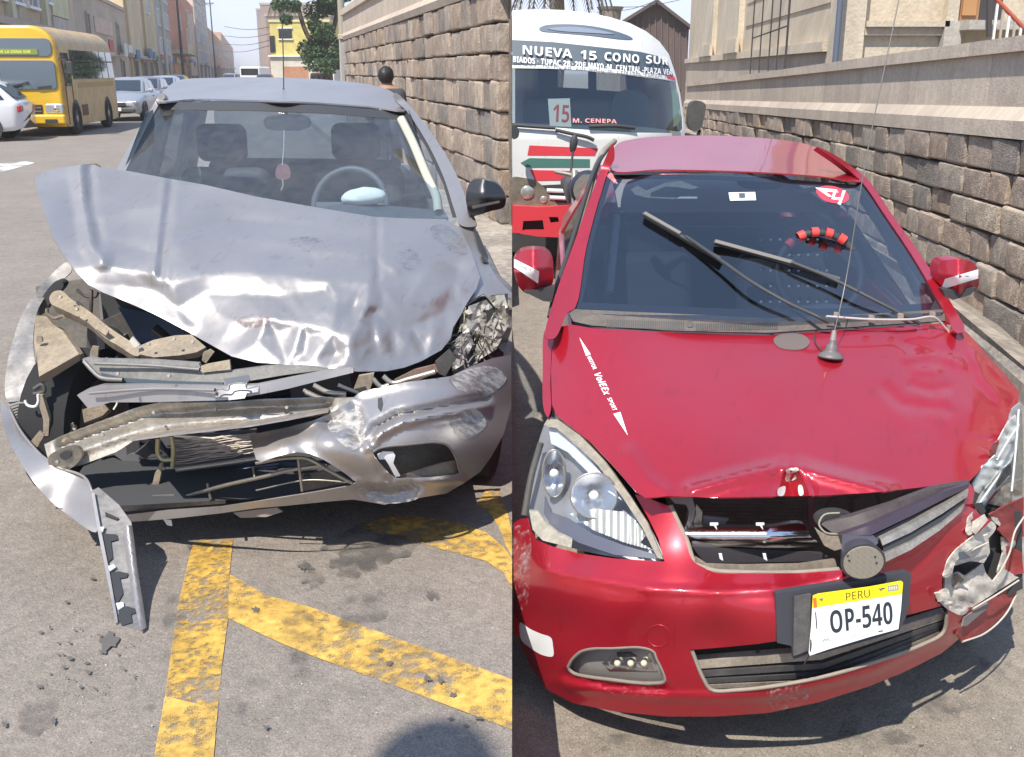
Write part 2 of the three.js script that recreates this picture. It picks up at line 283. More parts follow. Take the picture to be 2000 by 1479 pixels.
{ // oil and coolant spills: dark patches with ragged outlines
  const oil = (lo, hi, s) => std(lin(0.11, 0.10, 0.09), { alphaMap: rep(wear(lo, hi, s, 10), 1.7), transparent: true, roughness: 0.75 });
  const mats = [oil(0.44, 0.78, 211), oil(0.40, 0.70, 223), oil(0.5, 0.95, 227)], black = oil(0.3, 0.46, 233);
  let k = 0;
  const spill = (x, y, w, h, m, right) => { const n = 18, r = []; for (let i = 0; i < n; i++) { const a = i / n * 6.283, q = rr(0.5, 1.15); r.push([x + Math.cos(a) * w * q, y + Math.sin(a) * h * q]); } structure('oil_stain', groundSheet(rounded(r), 0.0065 + 0.0005 * (k++ % 9), { edge: Math.max(6, w / 4), right }), m); };
  spill(725, 1072, 95, 48, mats[1]); spill(690, 1100, 60, 26, mats[0]); spill(610, 1130, 22, 22, mats[1]); spill(595, 1105, 14, 12, mats[1]); spill(845, 1160, 16, 12, mats[1]);
  spill(590, 1240, 60, 55, mats[2]); spill(470, 1330, 40, 70, mats[2]); spill(560, 1330, 60, 50, mats[2]); spill(335, 1190, 30, 60, mats[2]); spill(80, 1380, 50, 60, mats[2]); spill(700, 1180, 70, 40, mats[2]);
  spill(210, 1252, 22, 19, black); spill(200, 1273, 9, 6, black); spill(292, 1382, 12, 12, mats[1]);
  for (const [x, y, w, h] of [[181, 1130, 9, 4], [130, 1176, 7, 4], [136, 1285, 10, 6], [125, 1303, 8, 5], [170, 1295, 8, 4], [172, 1313, 10, 6], [77, 1341, 10, 6], [157, 1342, 6, 5], [105, 1408, 7, 12], [8, 1414, 10, 8], [880, 1403, 8, 5], [935, 1402, 12, 5], [520, 1420, 10, 6], [80, 1235, 7, 4], [98, 1227, 5, 3], [370, 1068, 8, 6], [885, 1357, 10, 8], [910, 1417, 9, 6], [740, 1270, 14, 8], [760, 1295, 10, 8], [835, 1325, 12, 9], [860, 1328, 9, 10], [500, 1190, 12, 9], [820, 1440, 8, 4], [1800, 1455, 7, 4]]) spill(x, y, w * 0.75, h * 0.75, black, x > 1000);
  for (let i = 0; i < 26; i++) { const x = 95 + rr(0, 170), y = 1225 + rr(0, 130); spill(x, y, rr(1.5, 4), rr(1.2, 3), black); }
  spill(1840, 1380, 70, 40, mats[2], true); spill(1700, 1440, 90, 30, mats[2], true); spill(1940, 1330, 50, 60, mats[2], true); spill(1250, 1450, 120, 26, mats[2], true);
}
// sidewalks
const WL = -0.2445, wallLx = (d) => WL * (d - 10.3), kerbLx = (d) => WL * (d - 7.35);
function pavement(foot, y0, y1, mat, name) { // footprint [x, d]; y0/y1 functions of d
  const n = foot.length, tri = THREE.ShapeUtils.triangulateShape(foot.map(([x, d]) => new THREE.Vector2(x, d)), []), pts = [];
  const t = foot.map(([x, d]) => V(x, y1(d), -d)), b = foot.map(([x, d]) => V(x, y0(d), -d));
  for (const [i, j, k] of tri) pts.push(t[i], t[j], t[k]);
  for (let i = 0; i < n; i++) { const j = (i + 1) % n; pts.push(t[i], b[i], t[j], t[j], b[i], b[j]); }
  const g = new THREE.BufferGeometry().setFromPoints(pts); g.computeVertexNormals(); worldUV(g);
  const p = g.attributes.position, uv = g.attributes.uv; for (let i = 0; i < p.count; i++) uv.setXY(i, p.getX(i) + p.getY(i), p.getZ(i) + p.getY(i) * 0.5); return structure(name, g, mat);
}
pavement([[0, 7.6], [0, 11.6], [wallLx(90) + 0.3, 90], [kerbLx(90) + 0.06, 90]], () => 0, () => 0.15, M.walk, 'sidewalk');
pavement([[0, 7.35], [0, 7.59], [kerbLx(90) + 0.055, 90], [kerbLx(90), 90]], () => 0, () => 0.155, M.kerb, 'kerb');
const WR = 0.0699, wallRx = (d) => 3.41 + WR * (d - 6.6), kerbRx = (d) => 2.88 + WR * (d - 5.45);
{ const ds = [2, 5, 8, 11, 40], L = ds.map((d) => [kerbRx(d) + 0.12, d]), R = ds.map((d) => [wallRx(d) + 0.3, d]).reverse(); pavement([...L, ...R], (d) => groundR(d) - 0.05, (d) => groundR(d) + 0.13, M.walk, 'sidewalk');
  pavement([...ds.map((d) => [kerbRx(d), d]), ...ds.map((d) => [kerbRx(d) + 0.118, d]).reverse()], (d) => groundR(d) - 0.05, (d) => groundR(d) + 0.135, M.kerb, 'kerb'); }

// ---------------------------------------------------------------- stone walls
const stoneShapes = [];
for (let v = 0; v < 7; v++) {
  const n = 4, pos = [], idx = [], q = [];
  const cx = [-0.5, -0.45, 0.45, 0.5], cy = [-0.5, -0.41, 0.41, 0.5];
  for (let j = 0; j < n; j++) for (let i = 0; i < n; i++) {
    const ex = i === 0 || i === 3, ey = j === 0 || j === 3;
    const z = (ex && ey ? 0.7 : ex ? 0.84 : ey ? 0.85 : 1) + rr(-0.12, 0.12);
    pos.push(cx[i] + rr(-0.02, 0.02) * (ex ? 1 : 2), cy[j] + rr(-0.035, 0.035), z); q.push(j * n + i);
  }
  for (let j = 0; j + 1 < n; j++) for (let i = 0; i + 1 < n; i++) { const a = j * n + i; idx.push(a, a + 1, a + n, a + 1, a + n + 1, a + n); }
  const ring = [0, 1, 2, 3, 7, 11, 15, 14, 13, 12, 8, 4], base = pos.length / 3;
  for (const r of ring) pos.push(pos[3 * r] * 0.98, pos[3 * r + 1] * 0.98, -1);
  ring.forEach((r, i) => { const j = (i + 1) % ring.length; idx.push(r, base + i, ring[j], ring[j], base + i, base + j); });
  const g = new THREE.BufferGeometry(); g.setAttribute('position', new THREE.Float32BufferAttribute(pos, 3)); g.setIndex(idx); g.computeVertexNormals();
  const uv = []; for (let i = 0; i < pos.length; i += 3) uv.push(pos[i] * 0.9 + pos[i + 2] * 0.13 + v * 0.37, pos[i + 1] * 0.5 + pos[i + 2] * 0.13 + v * 0.21); g.setAttribute('uv', new THREE.Float32BufferAttribute(uv, 2));
  stoneShapes.push(g);
}
const stoneMats = (tones) => tones.map(([r, g, b]) => std(lin(r, g, b), { map: T.stone, roughness: 0.96, bumpMap: rep(T.grain, 1), bumpScale: 0.012 }));
const stoneTones = [[0.60, 0.49, 0.395], [0.52, 0.42, 0.345], [0.65, 0.545, 0.43], [0.41, 0.345, 0.295], [0.54, 0.465, 0.39], [0.52, 0.405, 0.315], [0.35, 0.315, 0.28]], stonesL = stoneMats(stoneTones), stonesR = stonesL;
function stoneWall({ name, label, x, d0, d1, slope, yTop, courses, foot, ledge, band, coping, cutAt, mats, len, gap, tilt = 0, most }) {
  // x(d): line of the face; dir along it, away from us
  const dir = V(slope, tilt, -1).normalize(), n = V(-1, 0, -slope).normalize(), A = V(x(d0), 0, -d0);
  const w = thing(name, label, 'stone wall', A.clone());
  const L = V(x(d1), 0, -d1).sub(V(x(d0), 0, -d0)).length(), along = (s, y, o) => A.clone().add(V(dir.x, 0, dir.z).normalize().multiplyScalar(s)).addScaledVector(n, o).setY(y + tilt * s);
  // strip(y0, y1, proud, s0, s1): a dressed course; the end nearest us is cut on x = 0 for the left wall
  const strip = (y0, y1, o0, o1, s0, s1, thick = 0.45) => {
    const pts = [], f = [[s0, o0], [s1, o1]];
    const c = []; for (const y of [y0, y1]) for (const s of [s0, s1]) for (const o of [y === y0 ? o0 : o1, -thick]) { const p = along(s, y, o); if (cutAt !== undefined && p.x > cutAt) { const k = (p.x - cutAt) / Math.abs(dir.x); p.addScaledVector(V(dir.x, 0, dir.z), k); } c.push(p); }
    const [a, b, cc, d, e, ff, g, h] = c; // a:y0 s0 front, b:back, cc: y0 s1 front, d back, e: y1...
    const quad = (p, q, r, t) => pts.push(p, q, r, p, r, t);
    quad(a, cc, g, e); quad(e, g, h, ff); quad(b, ff, h, d); quad(a, b, d, cc); quad(a, e, ff, b); quad(cc, d, h, g);
    const geo = new THREE.BufferGeometry().setFromPoints(pts); geo.computeVertexNormals(); worldUV(geo); const uv = geo.attributes.uv; pts.forEach((p, i) => uv.setXY(i, p.dot(dir), p.y + 0.7 * p.dot(n))); return geo;
  };
  part('mortar_core', strip(foot - 0.3, yTop, -0.035, -0.035, 0, L), M.mortar, w);
  const rot = new THREE.Matrix4().makeBasis(V(dir.x, tilt, dir.z).normalize().negate(), V(0, 1, 0), n), cell = [];
  let y = yTop;
  courses.forEach((ch, ci) => {
    let s = -rr(0, len * 0.5); const y1 = y - 0.005, y0 = y - ch + 0.005;
    while (s < L) {
      const k = len * rr(0.6, 1.4), a = Math.max(cutAt === undefined ? 0 : 0.22, s), b = Math.min(L, s + k - gap);
      if (b - a > 0.1) cell.push([a, b, y0, y1]);
      s += k;
    }
    y -= ch;
  });
  cell.sort((p, q) => p[0] - q[0]);
  const rest = [];
  cell.forEach(([a, b, y0, y1], i) => {
    const geo = stoneShapes[Math.floor(rnd() * 7)], mat = mats[Math.floor(rnd() * mats.length)], m = shade(new THREE.Mesh(geo, mat));
    const sink = rnd() < 0.1 ? -0.03 : rr(-0.008, 0.02);
    m.applyMatrix4(new THREE.Matrix4().makeScale(b - a, (y1 - y0) * rr(0.95, 1), 0.06 + rr(0, 0.03)).premultiply(rot).setPosition(along((a + b) / 2, (y0 + y1) / 2 + rr(-0.006, 0.006), sink).sub(A)));
    if (i < most) { m.name = 'stone'; w.add(m); } else { m.updateMatrix(); rest.push(geo.clone().applyMatrix4(m.matrix)); }
  });
  if (rest.length) { const m = lpart('far_stones', rest, mats[0], w); m.userData.kind = 'stuff'; }
  const blocks = (nm, y0, y1, o0, o1, ln, mats) => { let s = 0, k = 0; while (s < L - 0.05) { const e = Math.min(L, s + ln * rr(0.8, 1.2)); part(nm, strip(y0, y1, o0, o1, s, e - 0.006), mats[k++ % mats.length], w); s = e; } };
  for (const [nm, y0, y1, o0, o1, ln, mm] of [...ledge, ...band, ...coping]) blocks(nm, y0, y1, o0, o1, ln, mm);
  return { w, along, L, n, dir };
}
const bandMats = [M.band, std(lin(0.62, 0.53, 0.445), { map: rep(T.plaster, 0.6), roughness: 0.95, bumpMap: rep(T.grain, 1.3), bumpScale: 0.004 }), std(lin(0.69, 0.59, 0.485), { map: rep(T.plaster, 0.45), roughness: 0.95, bumpMap: rep(T.grain, 1.3), bumpScale: 0.004 })];
const bandLights = bandMats;
const wallL = stoneWall({ name: 'stone_wall', label: 'long pinkish rough stone block wall beside the wrecked silver car', x: wallLx, d0: 10.35, d1: 28.2, slope: WL, yTop: 2.428, foot: 0.15,
  courses: [0.31, 0.28, 0.27, 0.3, 0.27, 0.29, 0.28, 0.29], len: 0.5, gap: 0.014, cutAt: -0.004, mats: stonesL, most: 285,
  ledge: [['ledge_block', 2.428, 2.511, 0.10, 0.13, 1.6, bandLights], ['ledge_slope', 2.512, 2.615, 0.13, 0.04, 1.6, bandLights]], band: [['band_block', 2.616, 3.04, 0.03, 0.03, 1.5, bandMats]], coping: [['coping_stone', 3.041, 3.185, 0.1, 0.1, 1.4, bandMats]] });
const wallR = stoneWall({ name: 'stone_wall', label: 'grey brown stone block wall with plastered band beside the red car', x: wallRx, d0: 4.2, d1: 31, slope: WR, tilt: -0.0231, yTop: 1.295, foot: -0.6,
  courses: [0.235, 0.215, 0.21, 0.22, 0.21, 0.22, 0.22, 0.25], len: 0.5, gap: 0.014, mats: stonesR, most: 290,
  ledge: [['ledge_block', 1.295, 1.41, 0.10, 0.10, 1.5, bandLights], ['ledge_slope', 1.411, 1.5, 0.10, 0.03, 1.5, bandLights]], band: [['band_block', 1.501, 1.86, 0.02, 0.02, 1.7, bandMats]], coping: [['coping_stone', 1.861, 1.96, 0.07, 0.07, 1.7, bandMats]] });
{ // rusty railing on the far part of the left wall
  const f = thing('iron_railing', 'rusty vertical bar railing on top of the pinkish stone wall', 'railing', wallL.along(5, 3.19, -0.15));
  const a = wallL.along(5, 3.25, -0.15), b = wallL.along(16.8, 3.25, -0.15), up = V(0, 1.5, 0);
  part('rail', bar(a, b, 0.05, 0.04), M.rust, f); part('rail', bar(a.clone().add(up), b.clone().add(up), 0.05, 0.04), M.rust, f);
  for (let i = 0; i <= 78; i++) { const p = a.clone().lerp(b, i / 78); part('bar', bar(p.clone().setY(3.192), p.clone().setY(4.95), 0.028, 0.028, V(1, 0, 0)), M.rust, f); }
}
{ // end post and light pole by the wall's far end
  const o = V(wallLx(27.6), 0.15, -27.6), t = thing('gate_post', 'pale painted gate post at the far end of the stone wall', 'post', o);
  part('shaft', box(0.3, 2.3, 0.3, o.x, 1.3, o.z, 0.02), std(lin(0.42, 0.42, 0.44), { map: rep(T.plaster, 0.7) }), t); part('cap', box(0.4, 0.12, 0.4, o.x, 2.511, o.z, 0.02), M.band, t);
  part('gate_panel', box(0.16, 1.5, 0.05, o.x + 0.02, 0.95, o.z + 0.176), std(lin(0.12, 0.1, 0.09)), t);
  const q = PG(668, 168); q.set(P(672, 150, 42).x, 0.15, -42); const t2 = thing('utility_pole', 'cream concrete pole rising beyond the stone wall end', 'utility pole', q);
  const c = cyl(0.10, 0.16, 9, 14); c.translate(q.x, 4.65, q.z); part('shaft', c, std(lin(0.52, 0.48, 0.38), { map: rep(T.plaster, 0.5) }), t2);
  part('crossarm', bar(V(q.x - 0.9, 8.3, q.z), V(q.x + 0.9, 8.3, q.z), 0.1, 0.1), M.iron, t2);
}

// ---------------------------------------------------------------- far street on the left
const streetU = V(WL, 0, -1).normalize(), streetN = V(1, 0, WL).normalize(); // streetN points across, to the right
const facX = (d) => -9.9 - 0.2437 * d;
function building(name, label, d0, d1, h, mat, build, off = 0, group) {
  const A = V(facX(d0) + off, 0, -d0), L = (d1 - d0) * 1.0294, b = thing(name, label, 'building', A, group);
  b.rotation.y = Math.atan2(-streetU.z, streetU.x) ; // local x runs along the street
  // local frame: x along, y up, z towards the street
  lpart('wall', box(L - 0.02, h, 12, L / 2, h / 2, -6), mat, b);
  const kit = {
    L, h, b,
    window(x, y, w, hh, pm = M.darkGlass, fm = M.white) { const f = lpart('window', [box(w + 0.24, 0.14, 0.16, x, y + hh / 2 + 0.06, 0.06), box(w + 0.3, 0.12, 0.24, x, y - hh / 2 - 0.05, 0.08), box(0.12, hh, 0.16, x - w / 2 - 0.05, y, 0.06), box(0.12, hh, 0.16, x + w / 2 + 0.05, y, 0.06)], fm, b); lpart('pane', box(w, hh, 0.06, x, y, 0.02), pm, f); lpart('mullion', [box(0.06, hh, 0.06, x, y, 0.06), box(w, 0.05, 0.06, x, y + hh * 0.15, 0.062)], fm, f); },
    door(x, w, hh, m) { const d = lpart('door', box(w, hh, 0.1, x, hh / 2 + 0.02, 0.03), m, b); lpart('door_frame', [box(0.12, hh + 0.1, 0.2, x - w / 2 - 0.05, hh / 2, 0.05), box(0.12, hh + 0.1, 0.2, x + w / 2 + 0.05, hh / 2, 0.05), box(w + 0.22, 0.14, 0.2, x, hh + 0.12, 0.05)], M.band, d); },
    part(nm, g, m) { return lpart(nm, g, m, b); },
  };
  build(kit);
  // shop signs, awnings and roof bits at irregular places
  let sx = 1.5; const tones = [[0.5, 0.12, 0.1], [0.12, 0.2, 0.36], [0.7, 0.62, 0.4], [0.2, 0.3, 0.22], [0.62, 0.6, 0.56]]; for (let i = 0; sx < L - 2 && i < 7; i++) { const w = rr(1.2, Math.max(1.6, L / 9)), tn = tones[Math.floor(rnd() * 5)]; if (rnd() < 0.6) lpart('sign_board', box(w, rr(0.5, 0.9), 0.1, sx + w / 2, rr(2.9, 3.4), 0.5), std(lin(...tn)), b); else lpart('awning', box(w, 0.08, 0.9, sx + w / 2, 2.75, 0.46).rotateX(0), std(lin(...tn)), b); sx += w + rr(0.8, L / 6); }
  for (let i = 0; i < 2; i++) { const q = rr(0.15, 0.85) * L; lpart('water_tank', cyl(0.6, 0.65, 1.3, 12).translate(q, h + 0.65, -2.5), std(lin(0.16, 0.17, 0.19)), b); }
  return b;
}
const pl = (r, g, b, s = 0.2) => std(lin(r, g, b), { map: rep(T.plaster, s), roughness: 0.95, bumpMap: rep(T.grain, 0.4), bumpScale: 0.01 });
for (const k of ['cream', 'ochre']) M[k] = k === 'cream' ? pl(0.82, 0.67, 0.44) : pl(0.82, 0.47, 0.21);
building('apartment_building', 'beige two storey building with wide dark windows above the yellow bus', 38, 53, 9, pl(0.72, 0.58, 0.41), (k) => {
  for (const x of [2, 5.4, 8.8, 12.3]) k.window(x, 5.35, 2.3, 1.7); for (const x of [2.4, 7, 11.6]) k.window(x, 2, 1.8, 1.4);
  k.part('ledge', box(k.L, 0.3, 0.5, k.L / 2, 3.6, 0.2), M.band); k.part('parapet', box(k.L, 0.4, 0.4, k.L / 2, 9.2, -0.1), M.band); k.part('column', box(0.7, 9, 0.3, 6.9, 4.5, 0.16), pl(0.82, 0.78, 0.56)); k.part('column', box(0.7, 9, 0.3, 14.6, 4.5, 0.16), pl(0.82, 0.78, 0.56)); });
building('shop_building', 'pale building with a faded cream and lilac wall panel', 53, 62, 10, pl(0.78, 0.63, 0.46), (k) => {
  k.part('wall_panel', box(5, 4.4, 0.08, 4.4, 6.6, 0.045), pl(0.82, 0.78, 0.51)); k.part('wall_panel', box(5.4, 2.6, 0.08, 4.4, 3.05, 0.045), pl(0.72, 0.63, 0.57)); k.door(7.9, 1.3, 2.3, M.iron); k.window(1, 5.6, 1, 1.3); });
building('warehouse', 'low grey building with two narrow window slits and faded lettering panel', 62, 87, 6.3, pl(0.66, 0.55, 0.43), (k) => {
  for (const x of [4.6, 19.8]) k.window(x, 4.1, 0.9, 1.9, M.darkGlass, M.band); k.part('wall_panel', box(9, 1.0, 0.06, 12.2, 4.6, 0.035), pl(0.82, 0.63, 0.51)); k.part('wall_panel', box(8.4, 1.1, 0.06, 12.2, 3.2, 0.035), pl(0.73, 0.64, 0.56)); k.door(20.8, 1.4, 2.4, M.iron); k.part('parapet', box(k.L, 0.25, 0.3, k.L / 2, 6.4, -0.05), M.band); });
building('tall_house', 'tall blank cream building with dark doorways at street level', 87, 116, 14, M.cream, (k) => {
  k.part('pier', box(0.6, 14, 0.24, 0.8, 7, 0.1), pl(0.77, 0.60, 0.40)); k.part('pier', box(0.6, 14, 0.24, 15, 7, 0.1), pl(0.77, 0.60, 0.40)); k.part('ledge', box(k.L, 0.25, 0.4, k.L / 2, 2.9, 0.15), M.band); for (const x of [4.5, 12, 19, 25]) k.door(x, 3.2, 2.5, M.iron); k.window(21, 8, 2, 1.6); });
building('narrow_house', 'narrow grey concrete house with stacked windows between cream and brick fronts', 116, 135, 15, pl(0.56, 0.53, 0.48), (k) => { for (const y of [4.4, 7.4, 10.4]) for (const x of [3.4, 8, 13, 17]) k.window(x, y, 1.7, 1.6); for (const x of [4, 12]) k.door(x, 2.6, 2.5, M.iron); });
building('brick_house', 'brick red house with orange ground floor and projecting balcony', 135, 200, 13, pl(0.78, 0.35, 0.21), (k) => {
  k.part('ground_floor_wall', box(26, 3.6, 0.3, 14, 1.8, 0.1), M.ochre); k.part('balcony', [box(27, 0.5, 2.0, 14, 4.1, 1.0), box(27, 0.9, 0.15, 14, 4.75, 1.95)], pl(0.82, 0.71, 0.49)); for (const x of [40, 52, 62]) k.window(x, 7, 5, 2.2); k.part('side_wall', box(24, 10, 0.2, 52, 6, 0.06), pl(0.82, 0.64, 0.49)); for (const x of [44, 58]) k.window(x, 10.3, 4, 1.8); for (const x of [34, 46, 58]) k.door(x, 4.5, 2.6, M.iron); k.window(20, 8.5, 5, 2); }, 0.01);
building('grey_tower_house', 'tall pale grey house with bluish side beyond the brick house', 200, 262, 22, pl(0.78, 0.69, 0.59), (k) => { for (const y of [4.5, 8.5, 12.5, 16.5]) for (const x of [6, 18, 30, 42, 54]) k.window(x, y, 5, 2.2); for (const x of [10, 30, 50]) k.door(x, 6, 2.8, M.iron); });
building('far_row_house', 'low far house in warm brown beyond the grey tall house', 262, 380, 12, pl(0.72, 0.47, 0.30), (k) => { for (let x = 8; x < k.L - 6; x += 15) { k.window(x, 7.5, 5, 2.4); k.door(x, 5, 2.8, M.iron); } });
building('far_row_house', 'farthest pinkish house where the street vanishes', 380, 640, 15, pl(0.78, 0.51, 0.36), (k) => { for (let x = 12; x < k.L - 8; x += 26) { k.window(x, 9, 9, 3); k.door(x, 9, 3, M.iron); } });
{ // right-hand side of the far street: yellow house and the row behind it
  const Y = P(588, 150, 108); Y.y = 0; const b = thing('yellow_house', 'yellow two storey house with white ground floor under the trees', 'building', Y); b.rotation.y = -0.04;
  lpart('wall', box(6.0, 3.3, 9, 0.1, 4.75, -4.5), pl(0.82, 0.71, 0.24), b); lpart('ground_floor_wall', box(6.4, 3.09, 9.2, 0.2, 1.545, -4.5), pl(0.82, 0.78, 0.67), b);
  const wn = lpart('window', box(1.3, 0.95, 0.12, -1.35, 5.3, 0.05), M.darkGlass, b); lpart('lintel', box(1.5, 0.1, 0.2, -1.35, 5.83, 0.06), M.white, wn); lpart('sill', box(1.5, 0.1, 0.2, -1.35, 4.77, 0.06), M.white, wn);
  lpart('door', box(2.6, 2.1, 0.12, -0.5, 1.1, 0.05), pl(0.63, 0.31, 0.18), b); lpart('window', box(0.5, 1.6, 0.12, -2.7, 4.3, 0.05), M.darkGlass, b); lpart('window', box(0.6, 1.4, 0.12, 2.3, 1.6, 0.15), M.darkGlass, b);
  lpart('parapet', box(6.2, 0.25, 9.2, 0.1, 6.52, -4.5), pl(0.82, 0.78, 0.43), b); lpart('cornice', box(6.7, 0.16, 9.5, 0.2, 3.17, -4.4), M.white, b);
  const far = [[150, 512, 9, 9, [0.45, 0.33, 0.28]], [210, 507, 14, 13, [0.50, 0.40, 0.36]], [300, 502, 18, 22, [0.42, 0.35, 0.33]]];
  far.forEach(([d, px, h, w, c], i) => { const o = P(px, 150, d); o.y = 0; o.x += w / 2 + 1; const t = thing('far_house', ['low brown house beyond the yellow house', 'taller pink house further along behind the yellow house', 'grey pink block at the far end of the right side'][i], 'building', o); lpart('wall', box(w, h, 40, 0, h / 2, -20), pl(...c), t); for (let y = 2.2; y < h - 1; y += 3.2) for (const x of [-w * 0.3, 0, w * 0.3]) lpart('window', box(w * 0.16, 1.5, 0.12, x, y, 0.05), M.darkGlass, t); lpart('parapet', box(w + 0.3, 0.4, 40.2, 0, h + 0.2, -20), M.band, t); });
}
// utility poles with wires along the left pavement
const poleTops = [];
for (const [d, px, h, lbl] of [[47, 50, 10, 'cream concrete pole above the yellow bus windscreen'], [62, 113, 10, 'grey concrete pole in front of the faded wall panel'], [100, 327, 11, 'pale pole with a yellow foot before the narrow grey house'], [122, 358, 12, 'thin dark pole before the orange ground floor'], [150, 389, 13, 'thin pale pole past the orange ground floor'], [210, 421, 15, 'dark pole before the tall pale grey house']]) {
  const o = P(px, 145, d); o.y = 0; const t = thing('utility_pole', lbl, 'utility pole', o, 'poles along the far pavement'), m = d === 122 || d === 210 ? M.iron : std(lin(0.46, 0.43, 0.37));
  const c = cyl(0.09, 0.19, h, 10); c.translate(0, h / 2, 0); lpart('shaft', c, m, t); lpart('crossarm', box(1.5, 0.12, 0.12, 0, h - 0.7, 0), M.iron, t);
  if (d === 100) { const f = cyl(0.2, 0.21, 1.6, 10); f.translate(0, 0.8, 0); lpart('painted_foot', f, std(lin(0.7, 0.5, 0.12)), t); }
  poleTops.push(V(o.x, h - 0.6, o.z));
}
for (let k = 0; k < 5; k++) for (const dx of [-0.6, 0.6]) {
  const a = poleTops[k].clone(), b = poleTops[k + 1].clone(); a.x += dx; b.x += dx; const pts = []; for (let i = 0; i <= 10; i++) { const t = i / 10, p = a.clone().lerp(b, t); p.y -= 4 * t * (1 - t) * 1.1; pts.push(p); }
  const o = thing('overhead_wire', 'sagging black wire strung between the street poles', 'wire', a, 'wires between the street poles'); part('strand', tube(pts, 0.022 + 0.00012 * -a.z, 24, 5), M.black, o);
}
for (const [p, q] of [[[438, 52, 160], [560, 46, 110]], [[436, 70, 170], [560, 58, 110]], [[437, 86, 180], [560, 70, 112]], [[436, 100, 200], [545, 84, 118]]]) { const a = P(...p), b = P(...q), m = a.clone().lerp(b, 0.5); m.y -= 0.5; const o = thing('overhead_wire', 'thin wire crossing the sky at the end of the street', 'wire', a, 'wires crossing the street'); part('strand', tube([a, m, b], 0.035, 20, 5), M.black, o); }

// ---------------------------------------------------------------- trees
function leaves(n, pick, size, flat = 0.5) { // n leaf-sized folded faces; pick() gives a place
  const pos = new Float32Array(n * 18); let o = 0; const q = new THREE.Quaternion(), e = new THREE.Euler(), a = V(), pts = [[-0.5, 0, 0], [0, -0.3, 0.08], [0.5, 0, 0], [-0.5, 0, 0], [0.5, 0, 0], [0, 0.3, 0.08]];
  for (let i = 0; i < n; i++) { const c = pick(), s = size * rr(0.6, 1.4); e.set(rr(-1, 1) * flat * 3, rr(0, 6.3), rr(-1, 1) * flat * 2); q.setFromEuler(e); for (const p of pts) { a.set(...p).multiplyScalar(s).applyQuaternion(q).add(c); pos[o++] = a.x; pos[o++] = a.y; pos[o++] = a.z; } }
  const g = new THREE.BufferGeometry(); g.setAttribute('position', new THREE.BufferAttribute(pos, 3)); g.computeVertexNormals(); g.setAttribute('uv', new THREE.BufferAttribute(new Float32Array(n * 12), 2)); return g;
}
const leafMat = (r, g, b) => phys(lin(r, g, b), { roughness: 0.75, transmission: 0.25, thickness: 0 });
{ // leafy street tree
  const o = P(636, 150, 56); o.y = 0.15; const t = thing('street_tree', 'dark green leafy tree beside the yellow house', 'tree', o);
  part('trunk', [tube([V(o.x, 0.1, o.z), V(o.x + 0.1, 1.4, o.z), V(o.x - 0.15, 3, o.z)], 0.28), tube([V(o.x - 0.1, 2.2, o.z), V(o.x - 0.9, 3.6, o.z), V(o.x - 1.3, 5, o.z)], 0.12), tube([V(o.x - 0.1, 2.4, o.z), V(o.x + 0.5, 3.7, o.z), V(o.x + 0.9, 5.2, o.z)], 0.12)], std(lin(0.10, 0.075, 0.055)), t);
  const cl = []; for (let i = 0; i < 46; i++) { const y = rr(1.9, 7.8), w = y < 3.2 ? 0.9 : 1.9; cl.push([o.x - 0.25 + rr(-w, w), y, o.z + rr(-1.5, 1.5), rr(0.35, 0.75)]); }
  const pick = () => { const c = cl[Math.floor(rnd() * cl.length)], v = V(rr(-1, 1), rr(-1, 1), rr(-1, 1)).normalize().multiplyScalar(c[3] * Math.cbrt(rnd())); return V(c[0] + v.x, c[1] + v.y * 0.8, c[2] + v.z); };
  part('crown', leaves(13000, pick, 0.17), leafMat(0.075, 0.135, 0.05), t); part('crown', leaves(6000, pick, 0.17), leafMat(0.045, 0.10, 0.04), t);
}
function palm(o, label, h, n, droop, m) {
  const t = thing('palm_tree', label, 'palm tree', o); part('trunk', tube([o.clone(), V(o.x + 0.15, o.y + h * 0.5, o.z), V(o.x, o.y + h, o.z)], 0.24, 12, 9), std(lin(0.20, 0.16, 0.12)), t);
  for (let i = 0; i < n; i++) { const a = i * 2.4, l = rr(2.2, 3.2), e = rr(-0.2, 0.9), top = V(o.x, o.y + h, o.z), pts = []; for (let k = 0; k <= 6; k++) { const s = k / 6; pts.push(V(top.x + Math.cos(a) * l * s * (1 - 0.35 * s * droop), top.y + e * l * s - droop * l * s * s * 1.25, top.z + Math.sin(a) * l * s * (1 - 0.35 * s * droop))); }
    const c = new THREE.CatmullRomCurve3(pts), gs = [tube(pts, 0.025, 8, 5)]; for (let k = 2; k < 26; k++) { const p = c.getPoint(k / 26), tg = c.getTangent(k / 26), sd = V(-Math.sin(a), -0.5, Math.cos(a)); for (const s of [-1, 1]) { const tip = p.clone().addScaledVector(V(sd.x * s, -0.55, sd.z * s), 0.5 * (1 - k / 34)).addScaledVector(tg, 0.25); const q = tg.clone().multiplyScalar(0.035); const g = new THREE.BufferGeometry().setFromPoints([p.clone().sub(q), tip, p.clone().add(q)]); g.computeVertexNormals(); gs.push(g); } }
    part('frond', gs, m[i % m.length], t); }
  return t;
}
{ const o = P(556, 150, 124); o.y = 0; palm(o, 'dry brown palm with hanging fronds behind the yellow house', 9.2, 30, 0.95, [leafMat(0.17, 0.13, 0.095), leafMat(0.22, 0.17, 0.12), leafMat(0.11, 0.11, 0.06)]); }

